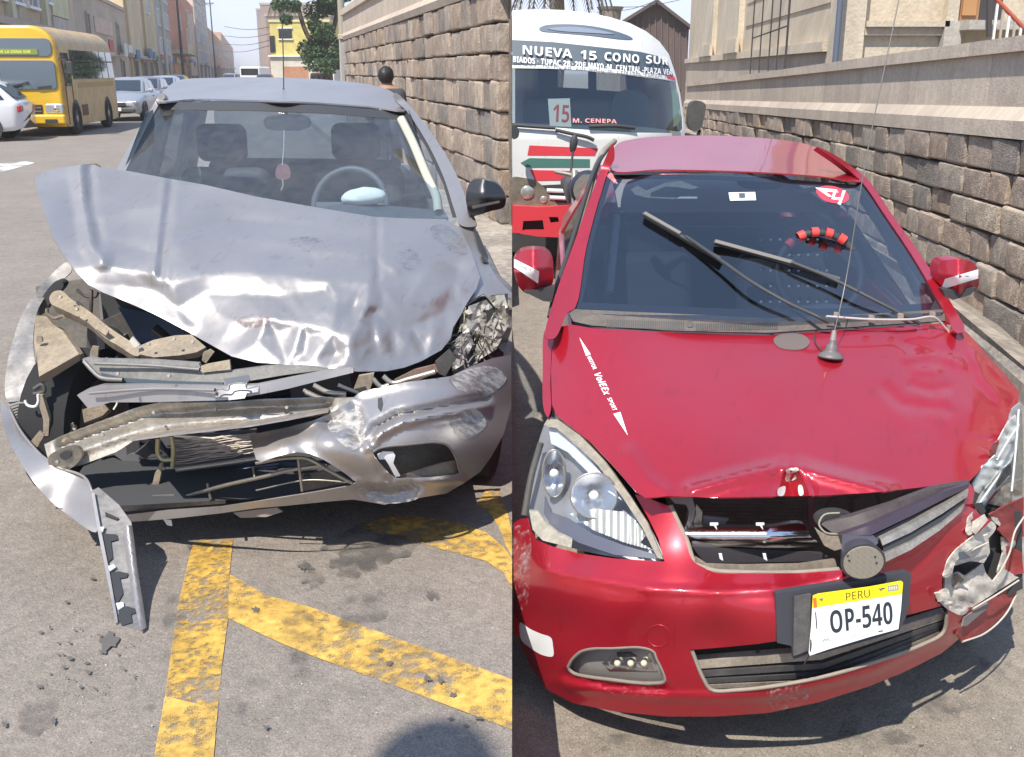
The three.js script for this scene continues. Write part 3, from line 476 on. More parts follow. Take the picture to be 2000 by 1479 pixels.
// ---------------------------------------------------------------- house behind the right wall
{
  const X = (d) => 4.55 + 0.0699 * d, o = V(X(12), groundR(12), -12), t = thing('plastered_villa', 'cream plastered villa with pilasters and cornices behind the stone wall', 'building', o);
  const w1 = pl(0.72, 0.62, 0.48, 0.3), w2 = pl(0.76, 0.67, 0.53, 0.3), w3 = pl(0.64, 0.55, 0.45, 0.35), dir = V(0.0699, 0, -1).normalize(), nn = V(-1, 0, -0.0699).normalize();
  const run = (d0, d1, y0, y1, o0, th = 0.3) => { const a = V(X(d0), 0, -d0), b = V(X(d1), 0, -d1), m = a.clone().add(b).multiplyScalar(0.5).addScaledVector(nn, o0 - th / 2); m.y = (y0 + y1) / 2; return bar(m.clone().addScaledVector(dir, -a.distanceTo(b) / 2), m.clone().addScaledVector(dir, a.distanceTo(b) / 2), th, y1 - y0); };
  part('wall', worldUV(run(20, 48, -0.2, 6, 0)), w1, t);
  part('plinth', worldUV(run(20, 48, -0.2, 2.02, 0.08, 0.2)), w3, t); part('cornice', worldUV(run(20, 30, 2.021, 2.2, 0.18, 0.3)), w2, t); part('cornice', worldUV(run(30.1, 48, 2.021, 2.2, 0.18, 0.3)), w2, t);
  for (const [a, b] of [[31.5, 34.2], [38, 41.5]]) { part('pilaster', worldUV(run(a, b, 2.201, 6, 0.16, 0.3)), w2, t); part('pilaster_base', worldUV(run(a - 0.2, b + 0.2, 2.201, 2.6, 0.24, 0.1)), w2, t); }
  for (const y of [2.9, 3.5, 4.1]) part('rendered_course', worldUV(run(20.2, 31, y, y + 0.5, 0.03, 0.08)), w1, t);
  // corner column and the front block facing down the street
  const dB = 19.4, xb = (px) => P(px, 60, dB).x, z = -dB;
  const fb = (nm, px0, px1, y0, y1, proud, m, th = 0.5) => part(nm, worldUV(box(xb(px1) - xb(px0), y1 - y0, th, (xb(px0) + xb(px1)) / 2, (y0 + y1) / 2, z + proud - th / 2)), m, t);
  fb('wall', 1681, 2100, -0.2, 6, 0, w1); fb('corner_column', 1630, 1680, -0.2, 6, 0.25, w2, 0.6); fb('plinth', 1682, 1835, -0.2, 2.28, 0.1, w2, 0.3); fb('cornice', 1682, 1838, 2.281, 2.42, 0.22, w3, 0.3); fb('cornice', 1682, 1841, 2.421, 2.52, 0.3, w2, 0.3);
  fb('pillar', 1838, 1860, 2.521, 6, 0.2, w2, 0.3); fb('pillar_base', 1832, 1866, 2.05, 2.519, 0.3, pl(0.6, 0.57, 0.52), 0.3);
  { const c = cyl(0.05, 0.05, 7, 10); c.translate(xb(1620), 3.3, z + 0.5); part('downpipe', c, std(lin(0.10, 0.12, 0.17), { roughness: 0.6 }), t); }
  const dr = fb('door', 1864, 1905, 2.53, 5, 0.06, std(lin(0.33, 0.17, 0.075), { roughness: 0.6 }), 0.3); 
  for (const [y0, y1] of [[2.62, 2.95], [3.05, 3.6]]) part('door_panel', box(xb(1898) - xb(1871), y1 - y0, 0.04, (xb(1871) + xb(1898)) / 2, (y0 + y1) / 2, z + 0.08), std(lin(0.42, 0.22, 0.09), { roughness: 0.6 }), dr);
  fb('doorway', 1905, 1950, 2.53, 5, 0.03, M.black, 0.3); fb('landing', 1860, 2100, 2.36, 2.515, 0.7, pl(0.62, 0.6, 0.56), 0.7);
  const rl = thing('stair_railing', 'red handrail with pale balusters by the villa door', 'railing', P(1932, 70, 18.4).setY(1.9)); const ra = P(1938, -10, 18.4), rb = P(2040, 96, 18.4);
  part('handrail', tube([ra, rb], 0.04, 4, 8), std(lin(0.48, 0.11, 0.06), { roughness: 0.5 }), rl); part('newel', bar(P(1933, -30, 18.4), P(1932, 72, 18.4), 0.07, 0.07, V(1, 0, 0)), std(lin(0.06, 0.05, 0.05)), rl);
  for (let i = 1; i < 9; i++) { const p = ra.clone().lerp(rb, i / 9); part('baluster', bar(p, p.clone().setY(p.y - 0.75), 0.035, 0.035, V(1, 0, 0)), i % 2 ? M.white : M.band, rl); }
  // thin iron bars standing on the wall
  const g = thing('iron_grille', 'thin black upright bars standing on the plastered wall', 'railing', wallR.along(8, 1.7, -0.1));
  const dOf = (px) => { const a = (px - 1000) / LENS / 1.035; return 2.949 / (a - 0.0699); };
  for (const px of [1449, 1465, 1482, 1497, 1513]) { const d = dOf(px), s = (d - 4.2) * 1.0024, p = wallR.along(s, 1.9, -0.12), k = px === 1513 ? 1.4 : 1; part('bar', bar(p, p.clone().setY(4.4), 0.02 * k, 0.02 * k, V(1, 0, 0)), M.iron, g); }
  { const p = wallR.along((dOf(1449) - 4.2) * 1.0024, 2.62, -0.12), q = wallR.along((dOf(1513) - 4.2) * 1.0024, 2.62, -0.12); part('rail', bar(p, q, 0.02, 0.02), M.iron, g); }
}
{ // dark gabled shed beyond the bus
  const d = 52, A = (px, py) => { const p = P(px, py, d); return [p.x, p.y]; }, o = P(1280, 150, d); o.y = 0;
  const t = thing('gabled_shed', 'dark brown gabled shed rising behind the white bus roof', 'building', o);
  const g = prism([[A(1212, 50)[0], 0], [A(1346, 50)[0], 0], A(1346, 55), A(1282, 6), A(1212, 48)], 9); g.translate(0, 0, -d - 9); part('wall', worldUV(g), std(lin(0.17, 0.125, 0.115), { map: rep(T.plaster, 0.5), roughness: 0.9 }), t);
  for (const [a, b] of [[[1204, 50], [1282, 2]], [[1282, 2], [1352, 56]]]) part('roof_edge', bar(P(a[0], a[1], d - 0.2), P(b[0], b[1], d - 0.2), 0.5, 0.14), std(lin(0.10, 0.075, 0.07)), t);
  for (let i = 0; i < 11; i++) { const x = 1220 + i * 12, p = P(x, 175, d - 0.04), q = P(x, x < 1282 ? 42 - (x - 1220) * 0.56 : 10 + (x - 1282) * 0.7, d - 0.04); part('batten', bar(p, q, 0.06, 0.06, V(1, 0, 0)), std(lin(0.13, 0.095, 0.09)), t); }
  const k = P(1192, 22, 40), w = thing('water_tank', 'low round rooftop tank behind the white bus roof', 'water tank', V(k.x, 0, k.z));
  { const c = cyl(0.42, 0.36, 0.5, 20), s = cyl(0.5, 0.45, 0.1, 20), q = box(0.8, 3.3, 0.8); c.translate(k.x, k.y - 0.2, k.z); s.translate(k.x, k.y + 0.1, k.z); q.translate(k.x, k.y - 2.3, k.z); part('tank', c, pl(0.35, 0.3, 0.28), w); part('rim', s, pl(0.45, 0.4, 0.36), w); part('stand', q, pl(0.3, 0.27, 0.25), w); }
  const o2 = P(1080, 150, 34); o2.y = 0; palm(o2, 'shaggy palm crown seen over the white bus roof', 4.9, 30, 0.85, [leafMat(0.10, 0.085, 0.07), leafMat(0.14, 0.115, 0.09), leafMat(0.08, 0.09, 0.055)]);
  for (const [p, q] of [[[1166, 14, 40], [1346, -4, 48]], [[1166, 24, 40], [1290, -2, 48]]]) { const a = P(...p), b = P(...q), o = thing('overhead_wire', 'thin wire running above the gabled shed', 'wire', a, 'wires over the shed'); part('strand', tube([a, a.clone().lerp(b, 0.5).setY((a.y + b.y) / 2 - 0.15), b], 0.012, 12, 5), M.black, o); }
}

{ // added lamp-shaped post behind the viewpoint: its head stands in for the viewer's shadow
  const o = V(-2.3, 0, 3.6), t = thing('shadow_caster', 'added grey shadow caster with one curved arm behind the viewpoint', 'shadow caster', o), m = std(lin(0.3, 0.31, 0.32), { metalness: 0.5, roughness: 0.5 });
  const c = cyl(0.06, 0.1, 6.1, 14); c.translate(o.x, 3.05, o.z); part('shaft', c, m, t);
  for (const [x, z, r] of [[-2.3, 1.46, 0.16]]) { part('arm', tube([V(o.x, 6.0, o.z), V((o.x + x) / 2, 6.3, (o.z + z) / 2), V(x, 6.1, z + 0.1)], 0.03, 14, 8), m, t); const h = new THREE.SphereGeometry(r, 24, 12); h.scale(1, 0.6, 1.3); h.translate(x, 6.02, z); part('caster_head', h, m, t); }
}
// ================================================================ WRECKED SILVER CAR
const silver = phys(lin(0.435, 0.405, 0.385), { metalness: 0.7, roughness: 0.36, clearcoat: 0.22, clearcoatRoughness: 0.25, map: rep(T.scuff, 1.1), roughnessMap: rep(T.rough, 1.2) });
silver.roughness = 0.95;
const silverDull = std(lin(0.34, 0.345, 0.37), { metalness: 0.55, roughness: 0.55, map: rep(T.dirt, 2.2) });
const dusty = std(lin(0.40, 0.345, 0.275), { roughness: 0.85, map: rep(T.dirt, 3), bumpMap: rep(T.grain, 4), bumpScale: 0.003 });
const dustyDark = std(lin(0.38, 0.33, 0.27), { roughness: 0.85, map: rep(T.dirt, 3) });
const trim = std(lin(0.46, 0.45, 0.35), { roughness: 0.8 });
const seatMat = std(lin(0.035, 0.037, 0.042), { roughness: 0.75 });
const paintedHaze = std(lin(0.46, 0.43, 0.38), { roughness: 1, alphaMap: rep(tex(256, (u, v) => gray(0.075 + 0.08 * (fbm(u * 5, v * 5, 5, 401) - 0.5) + 0.06 * (fbm(u * 40, v * 40, 40, 405, 3) - 0.5)), { srgb: false }), 0.9), transparent: true });  // pale see-through colour standing in for sky reflection on the windshield
const S = (() => {
  const base = P(505, 990, 3.2 * KL).setY(0), yaw = 7.7 * Math.PI / 180, a = V(-Math.sin(yaw), 0, -Math.cos(yaw)), r = V(Math.cos(yaw), 0, -Math.sin(yaw));
  const car = thing('wrecked_silver_car', 'silver hatchback with crumpled raised hood and torn front bumper', 'car', base);
  const C = (l, h, f) => V(base.x + r.x * l + a.x * f, h, base.z + r.z * l + a.z * f);
  const sk = (name, outer, d, mat, o = {}, par = car, label) => part(name, sheet(outer, typeof d === 'function' ? d : dep(d, KL), { edge: 14, thick: 0.003, ...o }), mat, par, label);
  const tb = (name, pts, rad, mat, par = car, d) => part(name, tube(pts.map(([x, y, dd]) => P(x, y, (dd ?? d) * KL)), rad, pts.length * 7, 7), mat, par);

  // ---- cabin
  sk('roof', rounded([[304, 197], [322, 176], [345, 158], [420, 152], [520, 151], [640, 156], [730, 167], [768, 181], [796, 214], [720, 207], [600, 199], [480, 195], [380, 193]]), [[306, 194, 5.2], [480, 195, 5.15], [640, 201, 5.18], [796, 214, 5.25], [345, 158, 6.1], [520, 151, 6.25], [640, 156, 6.25], [768, 181, 5.9], [540, 172, 5.65]], silver, { edge: 12, thick: 0.008, back: V(0, -1, 0) });
  const ws = dep([[308, 197, 5.18], [500, 199, 5.1], [650, 205, 5.12], [793, 217, 5.22], [240, 330, 4.7], [215, 385, 4.52], [870, 360, 4.72], [893, 430, 4.5], [560, 440, 4.32], [560, 320, 4.68], [380, 450, 4.36], [740, 450, 4.36]], KL);
  sk('windshield', [[308, 197], [400, 197], [500, 199], [650, 205], [793, 217], [840, 292], [870, 358], [893, 430], [880, 448], [700, 455], [400, 455], [215, 440], [212, 385], [240, 330]], ws, M.glass, { edge: 30, thick: 0 });
  sk('painted_haze', [[312, 200], [400, 199], [500, 201], [650, 207], [790, 219], [838, 294], [868, 360], [886, 424], [700, 440], [400, 440], [222, 420], [216, 386], [244, 332]], (x, y) => ws(x, y) - 0.003, paintedHaze, { edge: 30, thick: 0 });  // painted veil over the glass, imitating its hazy reflection
  for (const [nm, o] of [['pillar', [[318, 181], [302, 200], [228, 330], [196, 400], [214, 400], [246, 332], [310, 204], [322, 190]]], ['pillar', [[772, 181], [800, 206], [850, 270], [890, 338], [916, 402], [930, 440], [900, 440], [888, 412], [868, 350], [836, 282], [793, 216], [768, 190]]]])
    sk(nm, rounded(o), (x, y) => ws(x < 560 ? x + 16 : x - 16, Math.max(y, 200)) - 0.012, silver, { edge: 8, thick: 0.05, back: V(0, -0.3, -0.95) });
  for (const o of [[[312, 201], [247, 330], [224, 390], [214, 390], [240, 328], [307, 199]], [[790, 219], [834, 290], [866, 360], [884, 424], [892, 424], [872, 352], [840, 284], [796, 217]], [[310, 199], [500, 201], [650, 207], [792, 219], [786, 234], [650, 222], [500, 216], [316, 214]]]) sk('black_border', o, (x, y) => ws(x, y) - 0.004, M.black, { edge: 10, thick: 0.002 });
  // body shell behind: doors, pillars, glass, tail
  const dk = std(lin(0.05, 0.052, 0.056), { roughness: 0.9 });
  for (const s of [-1, 1]) {
    const q = (pts, th) => { const g = []; const p = pts.map(([h, f, l]) => C(s * l, h, f)), n = p.length; const tri = THREE.ShapeUtils.triangulateShape(pts.map(([h, f]) => new THREE.Vector2(f, h)), []); const inn = pts.map(([h, f, l]) => C(s * (l - th), h, f)); for (const [i, j, k] of tri) g.push(p[i], p[j], p[k], inn[i], inn[k], inn[j]); for (let i = 0; i < n; i++) { const j = (i + 1) % n; g.push(p[i], inn[i], p[j], p[j], inn[i], inn[j]); } const bg = new THREE.BufferGeometry().setFromPoints(g); bg.computeVertexNormals(); return worldUV(bg); };
    part('front_door', q([[0.28, 1.25, 0.80], [0.28, 2.3, 0.82], [1.0, 2.3, 0.79], [1.02, 1.3, 0.78]], 0.06), silver, car); part('rear_door', q([[0.28, 2.31, 0.82], [0.28, 3.2, 0.81], [1.02, 3.3, 0.78], [1.0, 2.31, 0.79]], 0.06), silver, car);
    part('quarter_panel', q([[0.3, 3.21, 0.81], [0.35, 3.9, 0.72], [1.04, 4.0, 0.70], [1.02, 3.31, 0.78]], 0.06), silver, car);
    part('pillar', q([[1.0, 2.25, 0.78], [1.0, 2.36, 0.78], [1.5, 2.42, 0.63], [1.5, 2.33, 0.63]], 0.05), dk, car); part('pillar', q([[1.02, 3.3, 0.77], [1.02, 3.6, 0.75], [1.5, 3.45, 0.6], [1.5, 3.25, 0.62]], 0.05), silver, car);
    part('roof_rail', q([[1.44, 2.3, 0.64], [1.44, 3.5, 0.62], [1.49, 3.5, 0.58], [1.49, 2.3, 0.6]], 0.05), silver, car);
    part('side_window', q([[1.01, 1.45, 0.77], [1.01, 2.25, 0.77], [1.49, 2.33, 0.63], [1.47, 1.92, 0.64]], 0.003), M.tint, car); part('side_window', q([[1.01, 2.36, 0.77], [1.02, 3.3, 0.76], [1.5, 3.25, 0.62], [1.5, 2.42, 0.63]], 0.003), M.tint, car);
    for (const f of [0.72, 3.15]) { const w = cyl(0.3, 0.3, 0.19, 28); w.rotateZ(Math.PI / 2); w.rotateY(-yaw); const p = C(s * (f < 1 && s > 0 ? 0.83 : 0.76), 0.3, f); w.translate(p.x, p.y, p.z); const m = part('wheel', w, M.rubber, car); const rim = cyl(0.19, 0.19, 0.2, 20); rim.rotateZ(Math.PI / 2); rim.rotateY(-yaw); rim.translate(p.x, p.y, p.z); part('rim', rim, M.steel, m); }
  }
  { const g = (pts, m, nm) => { const bg = new THREE.BufferGeometry().setFromPoints(pts); bg.computeVertexNormals(); worldUV(bg); part(nm, bg, m, car); }, quad = (p, q, r2, t) => [p, q, r2, p, r2, t];
    g(quad(C(-0.62, 1.02, 3.98), C(0.62, 1.02, 3.98), C(0.55, 1.48, 3.6), C(-0.55, 1.48, 3.6)), M.tint, 'rear_window');
    g([...quad(C(-0.72, 0.3, 3.95), C(0.72, 0.3, 3.95), C(0.68, 1.02, 4.0), C(-0.68, 1.02, 4.0)), ...quad(C(-0.6, 1.5, 3.4), C(0.6, 1.5, 3.4), C(0.6, 1.47, 3.66), C(-0.6, 1.47, 3.66))], silver, 'tailgate');
    g(quad(C(-0.7, 0.2, 0.06), C(0.72, 0.2, 0.06), C(0.76, 0.22, 3.9), C(-0.76, 0.22, 3.9)), dk, 'floor_pan'); g(quad(C(-0.76, 0.22, 1.2), C(0.76, 0.22, 1.2), C(0.76, 0.98, 1.2), C(-0.76, 0.98, 1.2)), dk, 'firewall');
    g(quad(C(-0.6, 1.49, 3.45), C(0.6, 1.49, 3.45), C(0.6, 1.47, 2.2), C(-0.6, 1.47, 2.2)), std(lin(0.40, 0.40, 0.38)), 'headliner');
    part('dashboard', (() => { const pts = []; const prof = [[0.94, 1.22], [1.0, 1.35], [1.02, 1.6], [0.99, 1.72], [0.9, 1.76], [0.7, 1.74]]; const ls = [-0.74, -0.35, 0, 0.35, 0.74]; for (let i = 0; i + 1 < prof.length; i++) for (let j = 0; j + 1 < ls.length; j++) { const b = (k, l) => C(l, prof[k][0] + (l > 0.2 && l < 0.5 && k > 1 && k < 4 ? 0.04 : 0), prof[k][1] - 0.06 * l * l); pts.push(b(i, ls[j]), b(i, ls[j + 1]), b(i + 1, ls[j + 1]), b(i, ls[j]), b(i + 1, ls[j + 1]), b(i + 1, ls[j])); } const q = mergeVertices(new THREE.BufferGeometry().setFromPoints(pts)); q.computeVertexNormals(); return worldUV(q); })(), std(lin(0.085, 0.09, 0.095), { roughness: 0.8 }), car);
    const seat = (l, f) => { const s = part('seat', [(() => { const b = new RoundedBoxGeometry(0.5, 0.62, 0.16, 4, 0.07); b.rotateX(-0.25); b.rotateY(-yaw); const p = C(l, 0.86, f); b.translate(p.x, p.y, p.z); return b; })(), (() => { const b = new RoundedBoxGeometry(0.5, 0.18, 0.5, 4, 0.07); b.rotateY(-yaw); const p = C(l, 0.5, f - 0.25); b.translate(p.x, p.y, p.z); return b; })()], seatMat, car); const h = new RoundedBoxGeometry(0.27, 0.2, 0.12, 4, 0.05); h.rotateY(-yaw); const p = C(l, 1.29, f + 0.1); h.translate(p.x, p.y, p.z); part('headrest', h, seatMat, s); };
    seat(-0.36, 2.35); seat(0.36, 2.35); { const b = new RoundedBoxGeometry(1.25, 0.6, 0.18, 4, 0.07); b.rotateX(-0.3); b.rotateY(-yaw); const p = C(0, 0.84, 3.25); b.translate(p.x, p.y, p.z); part('rear_seat', b, seatMat, car); }
    const st = new THREE.TorusGeometry(0.185, 0.017, 10, 44), sp = [box(0.34, 0.03, 0.02), box(0.03, 0.18, 0.02, 0, -0.09, 0)]; for (const q of [st, ...sp]) { q.rotateX(-0.35); q.rotateY(-yaw); } const c = P(684, 402, 4.92 * KL); for (const q of [st, ...sp]) q.translate(c.x, c.y, c.z); const w = part('steering_wheel', [st, ...sp], std(lin(0.10, 0.10, 0.105), { roughness: 0.5 }), car);
    const ab = new THREE.SphereGeometry(1, 26, 18), p = ab.attributes.position; for (let i = 0; i < p.count; i++) { const x = p.getX(i), y = p.getY(i), z = p.getZ(i), k = 1 + 0.2 * (noise2(x * 2.4 + 5, y * 2.4 + z * 1.7 + 9) - 0.5); p.setXYZ(i, x * 0.105 * k * (1 - 0.12 * y), y * 0.045 * k + x * 0.008, z * 0.07 * k); } ab.computeVertexNormals(); const q = P(710, 384, 4.78 * KL); ab.translate(q.x, q.y, q.z); part('airbag', ab, std(lin(0.86, 0.84, 0.72), { roughness: 0.9 }), w, 'deflated cream airbag'); }
  tb('pillar_trim', [[783, 232], [806, 278], [832, 340], [852, 385], [856, 414]].map(([x, y]) => [x, y, 4.98 - (y - 232) * 0.002]), 0.022, trim); tb('pillar_trim', [[331, 218], [318, 262], [306, 322]], 0.026, trim, car, 5.7); tb('pillar_trim', [[768, 262], [774, 300], [772, 345]], 0.028, std(lin(0.33, 0.36, 0.35)), car, 5.9);
  { const m = sk('rear_view_mirror', rounded([[516, 232], [530, 226], [590, 226], [604, 234], [602, 248], [588, 254], [530, 254], [517, 248]]), 5.02, M.black, { edge: 6, thick: 0.03, back: V(0, 0, -1) }); tb('mirror_stem', [[556, 208, 5.08], [557, 230, 5.03]], 0.014, M.black, m);
    const ch = tb('charm_cord', [[555, 254], [554, 290], [551, 322]], 0.0022, M.white, car, 4.96); sk('charm_tag', rounded([[541, 324], [552, 319], [564, 326], [566, 346], [552, 351], [539, 346]]), 4.96, std(lin(0.50, 0.22, 0.22), { map: rep(T.dirt, 14) }), { edge: 6, thick: 0.004 }, ch); tb('tassel', [[551, 350], [553, 360], [549, 372]], 0.004, trim, ch, 4.96); }
  { const an = thing('roof_aerial', 'black whip aerial standing on the silver car roof', 'aerial', P(554, 184, 5.6 * KL)); const b = new THREE.ConeGeometry(0.022, 0.05, 16), p = P(554, 178, 5.6 * KL); b.translate(p.x, p.y, p.z); part('base', b, M.black, an); part('whip', tube([P(554, 176, 5.6 * KL), P(553, 110, 5.64 * KL), P(551, 48, 5.68 * KL)], 0.0033, 12, 6), M.black, an); }
  { const m = sk('side_mirror', rounded([[910, 392], [915, 362], [926, 351], [950, 352], [975, 362], [987, 382], [985, 404], [960, 412], [922, 420]]), (x, y) => KL * (4.42 + 0.0009 * Math.abs(x - 945) + 0.0011 * Math.abs(y - 385)), M.blackGloss, { edge: 8, thick: 0.07, back: V(0, 0, -1) }); sk('mirror_base', [[912, 405], [960, 408], [924, 424], [914, 418]], 4.5, M.black, { edge: 8, thick: 0.06, back: V(0, 0, -1) }, m); sk('indicator_strip', [[921, 402], [975, 392], [977, 396], [923, 408]], 4.405, M.plasticGrey, { edge: 8, thick: 0.003 }, m); }

  // ---- hood: crumpled sheet, left corner lifted
  const hood0 = dep([[68, 345, 4.28], [155, 322, 4.36], [245, 333, 4.4], [400, 362, 4.36], [500, 385, 4.3], [690, 417, 4.3], [800, 428, 4.36], [885, 440, 4.42], [930, 500, 4.2],
    [90, 420, 3.96], [110, 465, 3.84], [165, 420, 4.06], [200, 503, 3.76], [250, 440, 4.02], [330, 440, 4.0], [330, 525, 3.72], [500, 470, 4.0], [500, 535, 3.74], [640, 470, 4.04], [640, 545, 3.75], [735, 480, 4.05], [735, 545, 3.8], [850, 560, 3.9], [930, 545, 4.06],
    [150, 530, 3.7], [240, 585, 3.66], [355, 640, 3.58], [300, 590, 3.62], [450, 695, 3.44], [450, 600, 3.62], [560, 712, 3.4], [560, 640, 3.52], [700, 725, 3.42], [700, 650, 3.52], [800, 715, 3.55], [800, 640, 3.68], [875, 670, 3.72], [905, 600, 3.9]], KL);
  const creases = folds([[-0.05, 26, [[157, 322], [164, 395], [178, 478], [198, 504]]], [0.03, 16, [[172, 330], [178, 400], [196, 480]]], [0.026, 13, [[335, 352], [324, 450], [315, 538]]], [-0.018, 12, [[320, 360], [308, 450], [300, 530]]], [0.022, 12, [[737, 428], [738, 545]]],
    [-0.014, 16, [[620, 494], [660, 485], [715, 492], [722, 500]]], [-0.014, 14, [[740, 503], [775, 528]]], [-0.01, 12, [[520, 516], [600, 516]]], [-0.022, 34, [[185, 425], [260, 405], [325, 398]]], [0.016, 26, [[345, 455], [440, 430], [540, 436], [640, 452], [730, 470]]], [-0.02, 30, [[350, 480], [450, 462], [560, 474], [700, 500]]], [0.018, 24, [[760, 470], [820, 490], [890, 520]]], [-0.018, 26, [[770, 520], [840, 535], [900, 560]]], [0.014, 20, [[205, 470], [270, 486], [312, 500]]]]);
  const dents = facets([[60, 300, 0], [950, 400, 0], [950, 740, 0], [300, 740, 0], [60, 560, 0], [120, 495, 0], [200, 500, 0], [330, 492, 0], [500, 492, 0], [640, 500, 0], [735, 505, 0], [850, 505, 0], [925, 520, 0], [905, 500, 0.03],
    [150, 522, -0.03], [200, 516, -0.045], [260, 530, -0.05], [316, 541, -0.055], [400, 536, -0.04], [470, 528, -0.03], [560, 535, -0.04], [640, 548, -0.05], [722, 550, -0.06], [740, 548, 0.01], [250, 560, 0.02], [300, 566, 0.05], [336, 556, -0.03], [345, 600, 0.035], [361, 637, -0.02], [300, 612, 0], [240, 586, 0], [175, 555, 0],
    [400, 572, 0.03], [470, 575, 0.055], [540, 580, 0.06], [600, 574, 0.045], [636, 566, 0.03], [655, 592, -0.02], [690, 602, 0.05], [716, 596, -0.06], [704, 625, -0.065], [690, 652, -0.075], [727, 612, 0.05], [745, 600, 0.02], [700, 575, 0.0], [455, 628, -0.02], [520, 621, -0.05], [590, 634, -0.04], [650, 648, -0.055], [480, 646, 0.025], [540, 650, 0.035], [600, 655, 0.02], [420, 610, 0.0], [390, 640, 0.02],
    [612, 706, -0.02], [634, 672, -0.055], [655, 690, 0.035], [672, 706, -0.03], [684, 680, -0.055], [640, 722, 0], [700, 727, 0], [722, 690, 0.03], [730, 664, 0.02], [745, 695, 0.035], [756, 724, 0.02], [742, 660, -0.035], [800, 668, -0.035], [770, 692, 0.025], [822, 676, 0.035], [800, 640, 0.015], [762, 636, 0.035], [782, 600, -0.015], [815, 560, -0.025], [845, 585, -0.04], [866, 612, 0.04], [885, 555, 0.045], [850, 650, -0.035], [874, 640, 0.01], [830, 703, 0], [882, 660, 0], [905, 605, 0.02], [800, 545, 0.01], [430, 670, -0.015], [450, 695, 0], [500, 708, 0], [560, 713, 0], [505, 665, -0.035], [530, 692, -0.01], [575, 682, -0.035], [547, 670, 0.035], [595, 690, 0.02]]);
  const crumple = (x, y) => { const k = Math.max(0, Math.min(1, (y - 520) / 60)) * Math.max(0, Math.min(1, (x - 420) / 120)); return k * 0.012 * (Math.abs(noise2(x * 0.03, y * 0.03, 7) - 0.5) * 2 - 0.3) + 0.008 * (noise2(x * 0.012, y * 0.012, 9) - 0.5); };
  const hoodAt = (x, y) => hood0(x, y) + creases(x, y) + dents(x, y) * 0.46 + crumple(x, y);
  const hood = sk('hood', [[68, 345], [78, 338], [100, 331], [155, 322], [185, 322], [195, 326], [245, 333], [330, 349], [400, 361], [500, 384], [600, 402], [690, 417], [735, 424], [800, 427], [870, 428], [900, 446], [920, 490], [938, 540], [930, 565], [912, 592], [902, 612], [885, 640], [880, 662], [862, 684], [822, 706], [790, 718], [755, 725], [700, 726], [640, 721], [560, 713], [500, 708], [452, 696], [400, 667], [355, 642], [300, 613], [240, 587], [200, 571], [172, 556], [148, 530], [128, 505], [104, 465], [84, 410], [72, 370]], hoodAt, silver, { edge: 6.5, thick: 0.004 });
  sk('paint_smear', rounded([[455, 622], [480, 613], [520, 614], [538, 622], [520, 634], [490, 640], [460, 634]]), (x, y) => hoodAt(x, y) - 0.004, std(lin(0.34, 0.17, 0.17), { roughness: 0.7, map: rep(T.dirt, 8), alphaMap: rep(wear(0.45, 0.9, 301, 18), 5), transparent: true }), { edge: 6, thick: 0 }, hood, 'red paint rubbed on the dent');
  for (const o of [[[840, 445], [870, 440], [905, 470], [912, 498], [880, 490], [850, 470]], [[770, 500], [800, 486], [826, 510], [800, 528]], [[560, 470], [610, 462], [640, 480], [600, 492]]]) sk('scuff_mark', rounded(o), (x, y) => hoodAt(x, y) - 0.003, std(lin(0.16, 0.17, 0.21), { roughness: 0.8, alphaMap: rep(wear(0.50, 0.85, 361, 26), 4), transparent: true }), { edge: 7, thick: 0 }, hood);
  sk('hood_hinge', [[146, 323], [188, 319], [196, 324], [170, 327]], 4.44, silverDull, { edge: 8, thick: 0.02, back: V(0, -0.5, -0.8) }, hood);
  // right fender side
  const fdr = dep([[885, 425, 4.5], [930, 440, 4.5], [950, 520, 4.3], [985, 560, 4.2], [1000, 590, 4.1], [930, 545, 4.1], [905, 600, 3.95], [950, 570, 4.05], [980, 600, 4.0]], KL);
  sk('fender', [[896, 440], [926, 438], [938, 470], [952, 512], [972, 545], [998, 572], [998, 584], [978, 580], [958, 586], [945, 574], [932, 580], [912, 594], [930, 560], [936, 540], [918, 490]], (x, y) => fdr(x, y) + 0.012, silver, { edge: 9, thick: 0.004 });
  sk('fender_gap', [[924, 446], [933, 452], [950, 492], [948, 505], [936, 486]], (x, y) => fdr(x, y) - 0.004, M.black, { edge: 8, thick: 0.004 });
  sk('fender_gap', [[940, 500], [951, 508], [955, 514], [944, 512]], (x, y) => fdr(x, y) - 0.004, M.black, { edge: 8, thick: 0.004 });
  sk('fender_edge', [[945, 480], [955, 498], [975, 540], [998, 562], [998, 572], [972, 546], [950, 510]], (x, y) => fdr(x, y) + 0.03, silverDull, { edge: 8, thick: 0.02, back: V(0.2, 0, -1) });
  // shredded metal and lamp remains at the right corner
  { const mats = [std(lin(0.36, 0.35, 0.33), { roughness: 0.6, metalness: 0.4, map: rep(T.dirt, 6) }), silverDull, std(lin(0.40, 0.40, 0.37), { roughness: 0.5, metalness: 0.4, map: rep(T.dirt, 6) }), std(lin(0.46, 0.33, 0.33), { roughness: 0.8 }), M.plasticGrey], L0 = [[905, 600], [888, 650], [880, 700]], L1 = [[985, 580], [985, 640], [965, 690]];
    const back = sk('lamp_cavity', [[898, 606], [940, 580], [992, 574], [990, 640], [972, 690], [940, 712], [880, 735], [872, 690]], 4.05, M.black, { edge: 14, thick: 0.01 });
